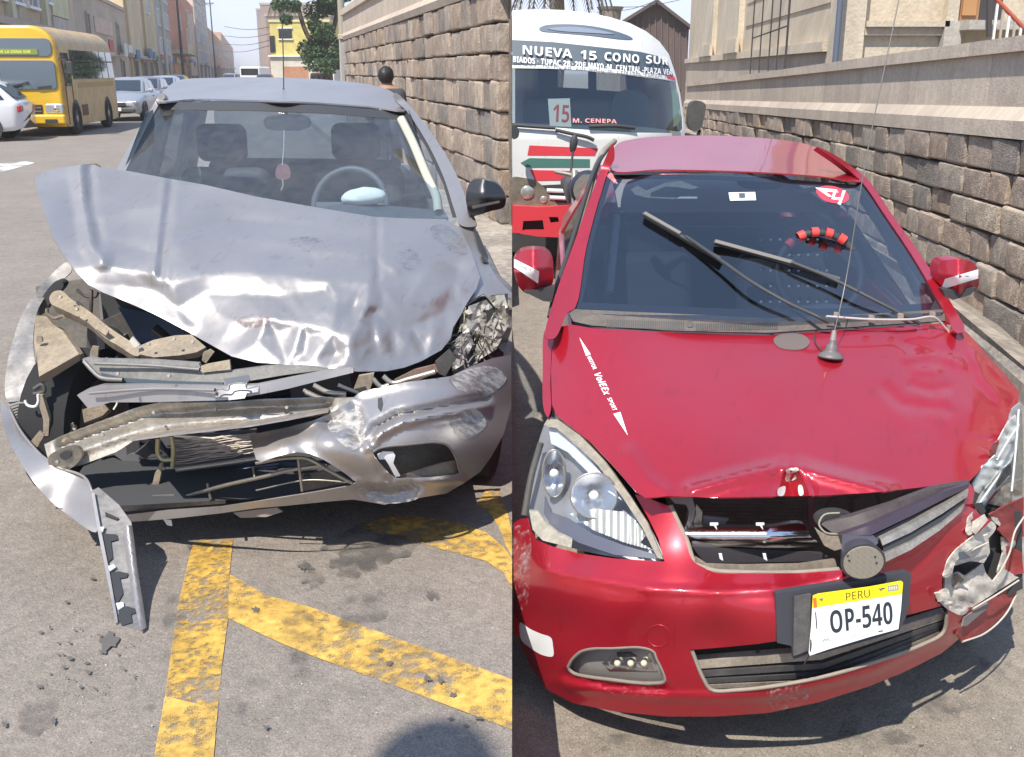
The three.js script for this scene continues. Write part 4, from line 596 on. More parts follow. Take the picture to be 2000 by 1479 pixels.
    for (let i = 0; i < 46; i++) { const t = rnd(), s = rnd(), x = (905 - 25 * t) + (82 - 5 * t) * s, y = (600 + 105 * t) + (-18 - 8 * t) * s, d = rr(3.78, 4.0) - 0.16 * t, n = 3 + Math.floor(rnd() * 3), pts = []; let an = rr(1.6, 2.5), px = x, py = y; for (let k = 0; k < n; k++) { pts.push([px, py, d + rr(-0.04, 0.04)]); an += rr(-0.7, 0.7); const l = rr(8, 17); px = Math.min(990, Math.max(872, px + Math.cos(an) * l)); py += Math.sin(an) * l; if (py > 722) py = 722; } part('metal_shred', tube(pts.map((q) => P(q[0], q[1], q[2] * KL)), rr(0.0014, 0.004), 10, 5), mats[Math.floor(rnd() * (i % 7 ? 3 : 5))], back); }
    for (const o of [[[915, 598], [950, 586], [962, 600], [940, 616], [930, 660], [912, 640]], [[945, 640], [985, 590], [990, 640], [970, 682], [930, 706], [925, 690]], [[884, 668], [915, 640], [925, 670], [905, 712], [882, 726]], [[950, 580], [985, 575], [992, 600], [975, 610]], [[978, 600], [1000, 596], [1000, 640], [985, 690], [974, 680], [980, 640]], [[900, 612], [930, 596], [938, 622], [916, 650], [896, 648]], [[930, 650], [962, 622], [972, 650], [944, 690], [920, 690]], [[888, 690], [930, 672], [950, 690], [920, 722], [884, 732]], [[925, 600], [948, 592], [952, 640], [934, 660]]]) { const m = mats[Math.floor(rnd() * 3)], d0 = rr(3.84, 3.95); sk('torn_sheet', o, (x, y) => KL * (d0 - (y - 600) * 0.0009 + 0.16 * (Math.abs(noise2(x * 0.04, y * 0.04, 3) - 0.5) - 0.1)), m, { edge: 8, thick: 0.003, flat: true }, back); } }

  // ---- left fender and engine bay
  const fl = dep([[130, 515, 4.15], [75, 570, 4.0], [30, 665, 3.8], [10, 760, 3.62], [20, 800, 3.58], [100, 560, 4.05], [70, 690, 3.72], [70, 740, 3.64]], KL);
  sk('fender', rounded([[132, 512], [106, 530], [74, 566], [44, 612], [24, 668], [12, 722], [10, 772], [22, 796], [50, 782], [64, 752], [70, 720], [66, 690], [66, 640], [76, 600], [100, 566], [124, 545], [140, 528]]), (x, y) => fl(x, y) + 0.02 * (noise2(x * 0.04, y * 0.04, 4) - 0.5), silverDull, { edge: 8, thick: 0.004 });
  sk('wheel_arch_liner', rounded([[92, 566], [112, 548], [124, 556], [104, 584], [80, 614], [70, 620], [74, 598]]), 3.98, M.black, { edge: 8, thick: 0.05, back: V(0, 0, -1) });
  sk('engine_bay', [[70, 560], [160, 545], [420, 650], [700, 700], [880, 690], [880, 960], [700, 960], [230, 985], [180, 940], [60, 830], [70, 700]], 4.6, std(lin(0.22, 0.215, 0.21), { roughness: 0.9, map: rep(T.dirt, 2) }), { edge: 40, thick: 0.03, back: V(0, 0, -1) });
  sk('engine_cover', [[230, 600], [300, 612], [380, 660], [330, 668], [270, 670]], [[230, 600, 4.05], [300, 612, 4.02], [380, 660, 3.85], [270, 670, 3.9]], std(lin(0.04, 0.055, 0.085), { roughness: 0.45 }), { edge: 16, thick: 0.05, back: V(0, -0.5, -0.8) });
  const arm = sk('fender_rail', rounded([[96, 582], [104, 570], [120, 568], [136, 582], [170, 605], [214, 640], [250, 664], [278, 682], [268, 696], [232, 676], [205, 660], [168, 628], [112, 600], [100, 594]]), [[96, 582, 3.92], [136, 582, 3.9], [278, 690, 3.5], [205, 650, 3.66]], dusty, { edge: 7, thick: 0.05, back: V(0, -0.8, -0.6) });
  sk('rail_groove', [[184, 640], [192, 632], [212, 646], [206, 656]], [[184, 640, 3.68], [212, 646, 3.6], [206, 656, 3.6]], dustyDark, { edge: 6, thick: 0.004 }, arm);
  sk('radiator_support', [[270, 676], [300, 664], [342, 655], [374, 654], [402, 678], [384, 688], [352, 694], [300, 698], [272, 692]], [[270, 680, 3.52], [374, 654, 3.56], [402, 678, 3.5], [300, 698, 3.44]], dusty, { edge: 8, thick: 0.03, back: V(0, -0.8, -0.6) });
  sk('bracket', [[252, 666], [258, 658], [272, 674], [262, 680]], 3.48, std(lin(0.6, 0.56, 0.5)), { edge: 6, thick: 0.01 }); sk('bracket', [[396, 690], [408, 684], [416, 690], [402, 710], [394, 704]], 3.4, dusty, { edge: 6, thick: 0.02, back: V(0, 0, -1) }); sk('bracket', [[176, 686], [180, 676], [192, 678], [190, 702], [174, 702]], 3.5, dusty, { edge: 6, thick: 0.01 });
  const hb = sk('lamp_housing', [[68, 616], [90, 618], [104, 634], [122, 646], [148, 682], [154, 692], [76, 736], [72, 700], [66, 668]], [[68, 616, 3.86], [104, 634, 3.84], [154, 692, 3.55], [76, 736, 3.5], [70, 690, 3.62]], dusty, { edge: 9, thick: 0.05, back: V(0, -0.3, -0.9) }); sk('lamp_housing_front', [[76, 738], [155, 694], [157, 704], [80, 752]], [[76, 738, 3.5], [155, 694, 3.54], [157, 704, 3.55], [80, 752, 3.53]], std(lin(0.25, 0.20, 0.15), { roughness: 0.6 }), { edge: 9, thick: 0.04, back: V(0, 0, -1) }, hb); sk('lamp_housing_stain', rounded([[72, 656], [80, 658], [82, 668], [74, 672], [70, 664]]), 3.66, dustyDark, { edge: 5, thick: 0.01 }, hb);
  sk('headlamp_body', rounded([[86, 745], [120, 725], [150, 712], [158, 730], [150, 800], [128, 828], [102, 830], [92, 800]]), 3.86, std(lin(0.10, 0.115, 0.14), { roughness: 0.7 }), { edge: 12, thick: 0.05, back: V(0, 0, -1) });
  tb('hose', [[148, 800], [138, 795], [132, 808], [134, 828], [144, 830]], 0.012, std(lin(0.03, 0.06, 0.07), { roughness: 0.4 }), car, 3.66);
  tb('cable', [[92, 602], [92, 612], [106, 622], [122, 618], [128, 624]], 0.007, dusty, car, 3.8); tb('cable', [[150, 565], [165, 578], [185, 580], [192, 572]], 0.006, M.plasticGrey, car, 3.95); tb('cable', [[178, 566], [178, 585], [176, 620]], 0.008, M.steel, car, 3.92); tb('cable', [[48, 782], [54, 792], [68, 794], [74, 786], [74, 770]], 0.005, M.white, car, 3.5); tb('cable', [[66, 760], [82, 752], [86, 764], [66, 770]], 0.008, M.plasticGrey, car, 3.52); tb('cable', [[150, 590], [160, 600], [150, 608], [146, 596]], 0.006, M.plasticGrey, car, 3.85); tb('cable', [[222, 800], [228, 790], [229, 785]], 0.004, M.white, car, 3.5);
  for (let i = 0; i < 15; i++) { const y = 790 + i * 4.6, x = 20 + i * 2.6; tb('corrugated_ridge', [[x, y + 3], [x + 16, y - 2], [x + 32, y - 3]], 0.0042, std(lin(0.22, 0.2, 0.18)), car, 3.56); }
  sk('splash_shield', [[16, 786], [52, 782], [76, 850], [70, 872], [40, 840]], 3.59, M.black, { edge: 12, thick: 0.01 });
  sk('bracket', [[70, 772], [82, 772], [96, 818], [94, 852], [84, 852], [84, 820]], 3.5, dusty, { edge: 7, thick: 0.02, back: V(0, 0, -1) }); sk('bracket', [[160, 800], [200, 786], [212, 800], [200, 812], [164, 826]], 3.56, dusty, { edge: 8, thick: 0.03, back: V(0, -0.5, -0.8) }); sk('bracket', [[60, 862], [76, 842], [86, 850], [72, 874]], 3.45, dusty, { edge: 7, thick: 0.01 });
  { const rb = sk('rubble', rounded([[98, 838], [118, 828], [150, 832], [140, 846], [108, 858], [98, 852]]), (x, y) => KL * (3.5 + 0.08 * noise2(x * 0.1, y * 0.1, 6)), M.alu, { edge: 4, thick: 0.01 }); }
  // upper grille, name bar with badge, impact beam, radiator
  const ug = dep([[160, 702, 3.46], [400, 715, 3.34], [640, 722, 3.36], [200, 742, 3.42], [440, 752, 3.3]], KL);
  const gr = sk('upper_grille', [[160, 702], [176, 698], [192, 702], [300, 704], [388, 710], [392, 722], [446, 726], [520, 716], [600, 716], [640, 722], [560, 732], [500, 742], [440, 752], [330, 748], [240, 744], [196, 738], [178, 722]], ug, std(lin(0.26, 0.265, 0.27), { roughness: 0.55, map: rep(T.dirt, 4) }), { edge: 9, thick: 0.02, back: V(0, 0, -1) });
  sk('grille_slot', [[196, 728], [240, 738], [330, 744], [436, 747], [436, 752], [330, 752], [240, 747], [200, 740]], (x, y) => ug(x, y) - 0.006, std(lin(0.05, 0.07, 0.09)), { edge: 9, thick: 0.006 }, gr); tb('grille_rib', [[184, 710, 3.42], [290, 714, 3.37], [390, 722, 3.32]], 0.006, silverDull, gr); tb('grille_rib', [[164, 706, 3.45], [182, 726, 3.42], [198, 738, 3.4], [240, 742, 3.38]], 0.008, silverDull, gr);
  sk('grille_tab', [[392, 716], [404, 712], [448, 704], [450, 722], [394, 728]], (x, y) => ug(x, y) - 0.012, dusty, { edge: 8, thick: 0.012, back: V(0, 0, -1) }, gr);
  const nb = dep([[150, 775, 3.4], [200, 790, 3.36], [290, 770, 3.3], [460, 765, 3.2], [640, 730, 3.3]], KL);
  const bar0 = sk('grille_bar', [[150, 772], [172, 760], [200, 752], [290, 752], [430, 755], [500, 752], [560, 740], [640, 724], [690, 720], [690, 728], [640, 740], [560, 760], [510, 770], [440, 782], [290, 786], [215, 786], [196, 792], [172, 798]], (x, y) => nb(x, y) + ((y - (780 - x * 0.012)) * 0.0006), silver, { edge: 8, thick: 0.02, back: V(0, 0, -1) }); tb('bar_highlight', [[175, 768, 3.36], [290, 760, 3.28], [420, 762, 3.18]], 0.006, silver, bar0);
  sk('badge', [[416, 776], [424, 758], [444, 760], [447, 750], [482, 748], [482, 756], [506, 752], [504, 766], [482, 768], [478, 778], [446, 782], [446, 776]], (x, y) => nb(x, y) - 0.014, std(lin(0.20, 0.20, 0.21), { metalness: 0.6, roughness: 0.5 }), { edge: 6, thick: 0.012, back: V(0, 0, -1) }, bar0, 'cross shaped metal badge'); tb('badge_rim', [[418, 775], [426, 760], [446, 762], [449, 752], [480, 750], [481, 758], [504, 754]].map(([x, y]) => [x, y, 3.17]), 0.0025, silverDull, bar0); sk('badge_back', [[436, 740], [486, 732], [488, 742], [482, 748], [442, 752]], (x, y) => nb(x, y) + 0.01, std(lin(0.1, 0.11, 0.13)), { edge: 6, thick: 0.01 }, bar0);
  const bm = dep([[90, 870, 3.36], [160, 900, 3.3], [290, 800, 3.34], [330, 845, 3.28], [480, 790, 3.24], [480, 830, 3.22], [660, 800, 3.3]], KL), groove = folds([[0.05, 16, [[120, 872], [200, 842], [290, 812], [440, 800], [640, 790]]], [-0.02, 8, [[106, 900], [190, 870], [260, 846], [330, 832], [480, 818]]]]);
  sk('impact_beam', [[86, 868], [130, 848], [200, 822], [260, 798], [310, 786], [440, 788], [520, 782], [640, 778], [690, 776], [690, 792], [650, 806], [560, 822], [480, 832], [330, 846], [262, 860], [230, 882], [160, 908], [104, 918], [94, 900]], (x, y) => bm(x, y) + groove(x, y), M.alu, { edge: 7, thick: 0.006 });
  sk('beam_end', rounded([[96, 890], [150, 874], [160, 890], [140, 914], [108, 924], [96, 912]]), 3.27, M.steel, { edge: 7, thick: 0.02, back: V(0, 0, -1) }); { const h = sk('beam_hole', rounded([[116, 888], [128, 882], [138, 886], [134, 896], [122, 898]]), 3.26, M.black, { edge: 5, thick: 0.004 }); }
  sk('lower_beam', [[250, 852], [330, 836], [480, 822], [560, 812], [640, 798], [640, 806], [560, 822], [490, 834], [420, 842], [330, 852], [256, 862]], [[250, 855, 3.24], [480, 828, 3.17], [640, 802, 3.26]], std(lin(0.52, 0.48, 0.46), { roughness: 0.5, metalness: 0.5, map: rep(T.dirt, 5) }), { edge: 7, thick: 0.02, back: V(0, 0, -1) });
  sk('beam_hole', rounded([[556, 802], [562, 800], [566, 804], [562, 808], [556, 808]]), 3.2, M.black, { edge: 3, thick: 0.004 });
  { const rd = sk('radiator', [[336, 856], [420, 850], [498, 842], [516, 888], [420, 902], [340, 914]], 3.5, std(lin(0.16, 0.14, 0.125), { roughness: 0.7 }), { edge: 16, thick: 0.03, back: V(0, 0, -1) }); for (let i = 0; i < 26; i++) { const t = i / 25, y = 860 + 48 * t, x0 = 338 + rr(-3, 3), pts = []; for (let k = 0; k <= 6; k++) { const s = k / 6; pts.push([x0 + s * (164 + 12 * t), y - s * 14 - s * t * 12 + rr(-2.2, 2.2), 3.46 + rr(-0.01, 0.01)]); } tb('cooling_fin', pts, 0.0022, i % 3 ? std(lin(0.50, 0.43, 0.37), { roughness: 0.6 }) : M.alu, rd); }
    tb('pipe', [[308, 856], [309, 890], [318, 898], [336, 898]], 0.009, std(lin(0.55, 0.5, 0.28), { metalness: 0.5, roughness: 0.4 }), rd, 3.4); tb('pipe', [[334, 852], [338, 880], [336, 914]], 0.009, std(lin(0.55, 0.5, 0.28), { metalness: 0.5, roughness: 0.4 }), rd, 3.4); tb('header', [[344, 918], [420, 908], [515, 894]], 0.01, M.alu, rd, 3.42); }
  sk('condenser', [[340, 920], [420, 912], [520, 900], [600, 905], [640, 930], [560, 945], [400, 965], [346, 960]], 3.55, std(lin(0.05, 0.075, 0.12), { roughness: 0.4, metalness: 0.3 }), { edge: 20, thick: 0.02, back: V(0, 0, -1) }); for (let i = 0; i < 6; i++) tb('condenser_rib', [[355 + i * 3, 930 + i * 5, 3.53], [440, 920 + i * 5, 3.53], [545 - i * 4, 906 + i * 6, 3.53]], 0.004, std(lin(0.14, 0.17, 0.22)), car);
  sk('strut', [[294, 960], [302, 925], [312, 905], [318, 905], [312, 935], [306, 965]], 3.38, dustyDark, { edge: 7, thick: 0.02, back: V(0, 0, -1) }); sk('under_tray', [[210, 940], [250, 925], [300, 922], [330, 950], [420, 965], [330, 976], [240, 975]], [[210, 940, 3.5], [330, 950, 3.45], [240, 975, 3.35], [420, 965, 3.4]], std(lin(0.10, 0.11, 0.07), { roughness: 0.7, map: rep(T.dirt, 5) }), { edge: 12, thick: 0.01 });
  { // engine, fan, battery and hoses behind the torn front
    const eng = sk('engine_block', [[170, 640], [240, 610], [330, 640], [400, 690], [400, 780], [300, 800], [190, 790], [168, 720]], 4.2, std(lin(0.15, 0.15, 0.155), { roughness: 0.6, metalness: 0.4, map: rep(T.dirt, 5) }), { edge: 14, thick: 0.2, back: V(0, 0, -1) }); for (let i = 0; i < 5; i++) sk('engine_rib', [[190 + i * 38, 650 + i * 8], [204 + i * 38, 648 + i * 8], [206 + i * 38, 780], [192 + i * 38, 780]], 4.16, std(lin(0.20, 0.20, 0.21), { roughness: 0.5, metalness: 0.5 }), { edge: 12, thick: 0.04, back: V(0, 0, -1) }, eng);
    const fc = P(262, 900, 3.62 * KL), fan = new THREE.TorusGeometry(0.13, 0.012, 8, 32); fan.translate(fc.x, fc.y, fc.z); const fm = part('cooling_fan', fan, std(lin(0.07, 0.07, 0.075), { roughness: 0.5 }), car); for (let i = 0; i < 7; i++) { const g = box(0.05, 0.11, 0.006, 0, 0.07, 0); g.rotateY(0.5); g.rotateZ(i / 7 * 6.283); g.translate(fc.x, fc.y, fc.z); part('fan_blade', g, std(lin(0.09, 0.09, 0.095), { roughness: 0.5 }), fm); } { const h = cyl(0.035, 0.035, 0.03, 16); h.rotateX(Math.PI / 2); h.translate(fc.x, fc.y, fc.z); part('fan_hub', h, std(lin(0.12, 0.12, 0.12)), fm); }
    sk('battery', [[560, 735], [680, 722], [690, 765], [570, 778]], 3.75, std(lin(0.06, 0.07, 0.09), { roughness: 0.5 }), { edge: 14, thick: 0.15, back: V(0, 0, -1) }); sk('cross_member', [[190, 955], [420, 930], [560, 922], [560, 936], [420, 946], [200, 972]], 3.66, M.steel, { edge: 12, thick: 0.04, back: V(0, 0, -1) });
    for (const [l, w, m] of [[[[196, 640], [230, 655], [238, 690], [220, 720]], 0.018, M.rubber], [[[300, 640], [330, 670], [322, 710], [350, 740]], 0.02, M.rubber], [[[210, 880], [232, 862], [270, 858], [300, 870]], 0.014, M.rubber], [[[196, 930], [214, 905], [208, 880], [222, 862]], 0.008, M.plasticGrey], [[[160, 720], [172, 745], [166, 775], [180, 800]], 0.010, M.rubber], [[[130, 700], [150, 722], [168, 716], [176, 735]], 0.005, std(lin(0.35, 0.06, 0.05))], [[[206, 700], [230, 706], [250, 698], [262, 708]], 0.005, std(lin(0.1, 0.14, 0.3))], [[[232, 935], [260, 950], [300, 945], [330, 955]], 0.008, M.rubber], [[[405, 900], [430, 930], [470, 935], [520, 925]], 0.006, M.plasticGrey]]) tb('hose', l, w, m, car, 3.72);
    for (const [x, y] of [[118, 580], [150, 604], [212, 652], [290, 672], [340, 662], [376, 668], [112, 902], [200, 850], [300, 806], [420, 800], [560, 796], [230, 730], [330, 734]]) { const g = cyl(0.006, 0.006, 0.01, 8); g.rotateX(1.2); const p = P(x, y, (x < 220 && y < 660 ? 3.72 : x < 400 && y < 690 ? 3.44 : 3.24) * KL); g.translate(p.x, p.y, p.z); part('bolt', g, M.steel, car); } }
  { const p = P(320, 915, 3.3 * KL), g = new THREE.SphereGeometry(0.007, 10, 8); g.translate(p.x, p.y, p.z); part('bolt', g, M.steel, car); }

  // ---- bumper: torn skin still hanging on the right, lip along the bottom
  const bp = dep([[487, 850, 3.17], [560, 836, 3.17], [640, 812, 3.2], [705, 772, 3.28], [760, 758, 3.3], [830, 743, 3.34], [920, 717, 3.5], [1000, 695, 3.74], [500, 890, 3.06], [560, 870, 3.06], [640, 866, 3.05], [1000, 790, 3.66], [980, 850, 3.5], [905, 940, 3.36], [870, 962, 3.27], [750, 983, 3.17], [690, 970, 3.13], [560, 985, 3.1], [430, 1000, 3.14], [245, 1016, 3.3], [690, 940, 3.1], [600, 895, 3.06], [700, 880, 3.07], [800, 830, 3.16], [880, 820, 3.28], [800, 900, 3.14], [720, 830, 3.15], [900, 880, 3.3], [330, 995, 3.2]], KL);
  const bf = folds([[-0.03, 16, [[500, 842], [600, 822], [690, 785]]], [0.045, 22, [[640, 822], [690, 830], [700, 860], [716, 872]]], [0.05, 14, [[722, 860], [735, 835], [775, 812], [860, 795], [950, 780]]], [-0.045, 16, [[716, 874], [738, 848], [780, 826], [860, 808], [950, 792]]], [-0.02, 12, [[705, 768], [790, 748], [880, 738]]], [0.03, 16, [[690, 790], [704, 820]]], [-0.02, 12, [[690, 944], [760, 946], [900, 936]]], [0.04, 22, [[720, 955], [760, 965], [800, 955]]], [-0.025, 10, [[716, 868], [725, 885], [755, 930]]], [-0.012, 8, [[580, 886], [610, 890], [650, 912], [694, 940]]]]);
  const bumperAt = (x, y) => bp(x, y) + bf(x, y) + 0.02 * Math.max(0, 1 - Math.hypot(x - 740, y - 965) / 60) * (noise2(x * 0.09, y * 0.09, 12) - 0.3);
  const bum = sk('bumper', [[487, 850], [520, 843], [560, 835], [610, 822], [645, 808], [680, 786], [700, 768], [716, 762], [750, 756], [790, 747], [830, 742], [880, 735], [920, 716], [965, 699], [998, 693], [998, 795], [984, 848], [960, 892], [938, 922], [906, 944], [872, 964], [800, 976], [750, 986], [716, 980], [690, 976], [640, 980], [560, 988], [500, 993], [430, 1003], [350, 1012], [280, 1018], [246, 1020], [244, 1006], [330, 996], [430, 990], [500, 980], [600, 964], [686, 949], [697, 942], [664, 918], [632, 898], [604, 886], [580, 883], [540, 892], [512, 902], [500, 898]], bumperAt, silver, { edge: 7, thick: 0.004, holes: [rounded([[727, 884], [742, 874], [800, 867], [850, 863], [874, 869], [888, 890], [898, 922], [868, 929], [800, 934], [772, 933], [750, 914]])] });
  sk('fog_recess', [[720, 875], [895, 855], [905, 935], [760, 945]], (x, y) => bumperAt(x, y) + 0.16, std(lin(0.16, 0.16, 0.165), { roughness: 0.8, map: rep(T.dirt, 5) }), { edge: 16, thick: 0.01 }, bum); sk('fog_liner', [[775, 932], [820, 918], [862, 905], [890, 900], [898, 924], [866, 930], [800, 935]], (x, y) => bumperAt(x, y) + 0.03, std(lin(0.28, 0.26, 0.23), { map: rep(T.dirt, 5) }), { edge: 8, thick: 0.005 }, bum);
  sk('fog_bracket', [[738, 888], [748, 882], [768, 883], [772, 890], [768, 905], [782, 930], [772, 932], [758, 906], [752, 897], [742, 898]], (x, y) => bumperAt(x, y) + 0.01, M.white, { edge: 5, thick: 0.006 }, bum, 'bare white plastic lamp bracket'); tb('fog_rim', [[727, 884], [742, 875], [800, 868], [850, 864], [874, 870], [888, 890], [897, 920]].map(([x, y]) => [x, y, bumperAt(x, y) / KL - 0.003]), 0.005, silverDull, bum); sk('torn_hole', [[738, 778], [746, 776], [748, 790], [744, 804], [738, 796]], (x, y) => bumperAt(x, y) - 0.003, M.black, { edge: 4, thick: 0.004 }, bum);
  // scraped patches of matter on the skin
  { const scrape = std(lin(0.42, 0.40, 0.37), { roughness: 0.9, alphaMap: rep(wear(0.42, 0.6, 311, 22), 4), transparent: true }); for (const o of [[[640, 825], [700, 800], [712, 860], [690, 880], [650, 850]], [[700, 950], [760, 940], [830, 950], [820, 972], [750, 984], [705, 972]], [[880, 820], [930, 800], [950, 830], [900, 860]], [[880, 740], [960, 715], [990, 740], [930, 780]]]) sk('scrape', rounded(o), (x, y) => bumperAt(x, y) - 0.003, scrape, { edge: 7, thick: 0 }, bum); }
  // lower grille bars in the opening
  { const lg = tb('grille_bar', [[355, 972, 3.3], [440, 948, 3.2], [520, 930, 3.14], [575, 917, 3.11], [640, 908, 3.1]], 0.007, M.steel, bum); tb('grille_bar', [[405, 945, 3.28], [408, 960, 3.26], [412, 978, 3.2]], 0.005, M.steel, bum); tb('grille_bar', [[494, 912, 3.2], [498, 938, 3.16]], 0.004, M.steel, bum); tb('grille_bar', [[582, 897, 3.1], [586, 930, 3.1], [590, 960, 3.1]], 0.005, M.steel, bum); tb('grille_bar', [[500, 905, 3.12], [560, 895, 3.09], [600, 896, 3.08], [640, 918, 3.09], [688, 944, 3.1]], 0.006, M.steel, bum); tb('grille_bar', [[500, 958, 3.14], [600, 938, 3.1], [680, 942, 3.1]], 0.003, M.steel, bum);
    sk('grille_panel', [[584, 930], [640, 918], [682, 943], [600, 958], [588, 960]], 3.2, std(lin(0.20, 0.20, 0.195), { map: rep(T.dirt, 6) }), { edge: 10, thick: 0.01 }, bum); sk('grille_panel', [[584, 900], [606, 894], [634, 912], [586, 922]], 3.2, std(lin(0.24, 0.24, 0.235), { map: rep(T.dirt, 6) }), { edge: 10, thick: 0.01 }, bum); sk('grille_clip', [[592, 930], [604, 928], [608, 936], [602, 942], [592, 940]], 3.15, M.black, { edge: 4, thick: 0.01 }, bum); sk('lip_tab', [[226, 980], [232, 972], [340, 966], [342, 978], [240, 986]], 3.28, M.alu, { edge: 7, thick: 0.004 }, bum); sk('lip_fold', [[226, 985], [340, 978], [440, 970], [440, 984], [330, 992], [240, 1000]], 3.3, silverDull, { edge: 9, thick: 0.004 }, bum); }
  sk('undertray_rag', [[455, 1002], [500, 996], [540, 992], [552, 1000], [520, 1010], [470, 1012]], 3.3, std(lin(0.3, 0.25, 0.21)), { edge: 8, thick: 0.01 }, bum); sk('clip', [[318, 1014], [334, 1016], [336, 1028], [326, 1026]], 3.24, M.white, { edge: 4, thick: 0.004 }, bum);
  // left corner of the bumper skin, folded back
  const bl = dep([[0, 790, 3.62], [10, 830, 3.5], [40, 880, 3.36], [100, 945, 3.22], [150, 1000, 3.14], [190, 1032, 3.08], [50, 850, 3.46], [95, 895, 3.32], [150, 925, 3.24], [180, 965, 3.14]], KL);
  const lc = sk('bumper_corner', rounded([[2, 786], [4, 815], [14, 852], [34, 894], [64, 940], [98, 978], [138, 1010], [186, 1040], [192, 1026], [186, 990], [178, 958], [166, 936], [145, 926], [112, 916], [88, 898], [60, 868], [36, 836], [18, 800]]), (x, y) => bl(x, y) + 0.02 * Math.sin((x + y) * 0.03), silver, { edge: 7, thick: 0.004 });
  tb('corner_edge', [[18, 798], [38, 838], [62, 870], [90, 898], [114, 914], [148, 924], [166, 934], [178, 956], [188, 992]].map(([x, y]) => [x, y, bl(x, y) / KL - 0.004]), 0.005, silver, lc);
  // strip torn off, foot on the ground
  const hs = dep([[178, 962, 3.12], [235, 985, 3.12], [190, 1030, 3.04], [262, 1050, 3.04], [205, 1130, 2.9], [272, 1140, 2.9], [225, 1215, 2.76], [262, 1238, 2.703], [286, 1226, 2.725]], KL);
  const strip = sk('torn_strip', [[176, 960], [192, 952], [232, 986], [256, 1020], [262, 1050], [268, 1110], [276, 1160], [287, 1228], [262, 1239], [240, 1234], [230, 1222], [222, 1185], [212, 1130], [202, 1070], [190, 1030], [182, 990]], hs, silverDull, { edge: 7, thick: 0.006 }, car, 'torn bumper strip reaching the ground');
  sk('strip_fold', [[240, 1028], [258, 1026], [268, 1110], [277, 1165], [286, 1226], [274, 1232], [258, 1160], [246, 1090]], (x, y) => hs(x, y) - 0.03 + Math.abs(x - (250 + (y - 1030) * 0.13)) * 0.0018, silver, { edge: 6, thick: 0.004 }, strip); sk('strip_edge', [[178, 964], [184, 962], [196, 1030], [214, 1120], [230, 1215], [226, 1218], [208, 1125], [190, 1035]], (x, y) => hs(x, y) - 0.012, silver, { edge: 6, thick: 0.008 }, strip);
  for (const o of [[[200, 1042], [228, 1044], [230, 1054], [216, 1058], [220, 1090], [210, 1100], [204, 1075]], [[216, 1118], [232, 1116], [250, 1120], [248, 1128], [234, 1130], [240, 1160], [228, 1180], [220, 1150]], [[232, 1192], [248, 1184], [266, 1190], [268, 1196], [256, 1200], [258, 1216], [238, 1222], [230, 1210]], [[205, 1000], [232, 1012], [228, 1016], [206, 1008]]]) sk('strip_hole', o, (x, y) => hs(x, y) - 0.006, std(lin(0.028, 0.03, 0.035)), { edge: 5, thick: 0.004 }, strip);
  for (const o of [[[210, 1106], [222, 1102], [226, 1108], [214, 1116]], [[226, 1178], [240, 1176], [242, 1184], [230, 1192]], [[192, 1030], [204, 1028], [200, 1040]]]) sk('strip_clip', o, (x, y) => hs(x, y) - 0.012, std(lin(0.5, 0.5, 0.5)), { edge: 5, thick: 0.006 }, strip);
  // debris under the right edge of the hood
  sk('inner_wing', [[700, 735], [730, 730], [728, 745], [722, 762], [700, 770], [688, 766]], 3.36, dustyDark, { edge: 7, thick: 0.02, back: V(0, 0, -1) }); for (const l of [[[592, 762], [620, 776], [650, 780], [676, 774]], [[612, 752], [640, 766], [676, 770]], [[596, 766], [640, 784], [664, 782]], [[660, 752], [690, 764], [700, 768]], [[728, 740], [745, 756], [760, 752]], [[748, 735], [766, 748], [800, 740], [850, 726]]]) tb('shard', l, rr(0.006, 0.011), M.alu, car, 3.34);
  sk('radius_panel', [[770, 742], [810, 722], [850, 712], [856, 726], [820, 742], [790, 748]], 3.42, std(lin(0.28, 0.19, 0.16), { map: rep(T.dirt, 6) }), { edge: 8, thick: 0.01 }); sk('mesh_panel', [[850, 706], [878, 682], [890, 700], [870, 735], [856, 730]], 3.62, M.plasticGrey, { edge: 8, thick: 0.01 });
  return { car, C };
})();
// ================================================================ RED CAR
// print on a flat or nearly flat sheet: uv measured along the sheet itself
function printUV(geo, o, a, b) { const p = geo.attributes.position, uv = geo.attributes.uv, v = V(), aa = a.lengthSq(), bb = b.lengthSq(), ab = a.dot(b), dt = aa * bb - ab * ab; for (let i = 0; i < p.count; i++) { v.fromBufferAttribute(p, i).sub(o); const x = v.dot(a), y = v.dot(b); uv.setXY(i, (x * bb - y * ab) / dt, (y * aa - x * ab) / dt); } return geo; }
const letters = (w, h, draw) => canvasTex(w, h, (g) => { g.fillStyle = '#000'; g.fillRect(0, 0, w, h); g.fillStyle = '#fff'; g.textAlign = 'center'; g.textBaseline = 'middle'; draw(g); });
const red = phys(lin(0.46, 0.012, 0.028), { metalness: 0.42, roughness: 0.36, clearcoat: 0.75, clearcoatRoughness: 0.06, map: rep(T.scuff, 0.8) });
const redDust = phys(lin(0.36, 0.05, 0.05), { metalness: 0.1, roughness: 0.6, clearcoat: 0.3, clearcoatRoughness: 0.4, map: rep(T.dirt, 2) });
const primer = std(lin(0.70, 0.68, 0.65), { roughness: 0.8, map: rep(T.dirt, 5) });
const dustLight = std(lin(0.40, 0.36, 0.32), { roughness: 0.9, map: rep(T.dirt, 4) });
const cowlMat = std(lin(0.15, 0.135, 0.13), { roughness: 0.75, map: rep(T.dirt, 3) });
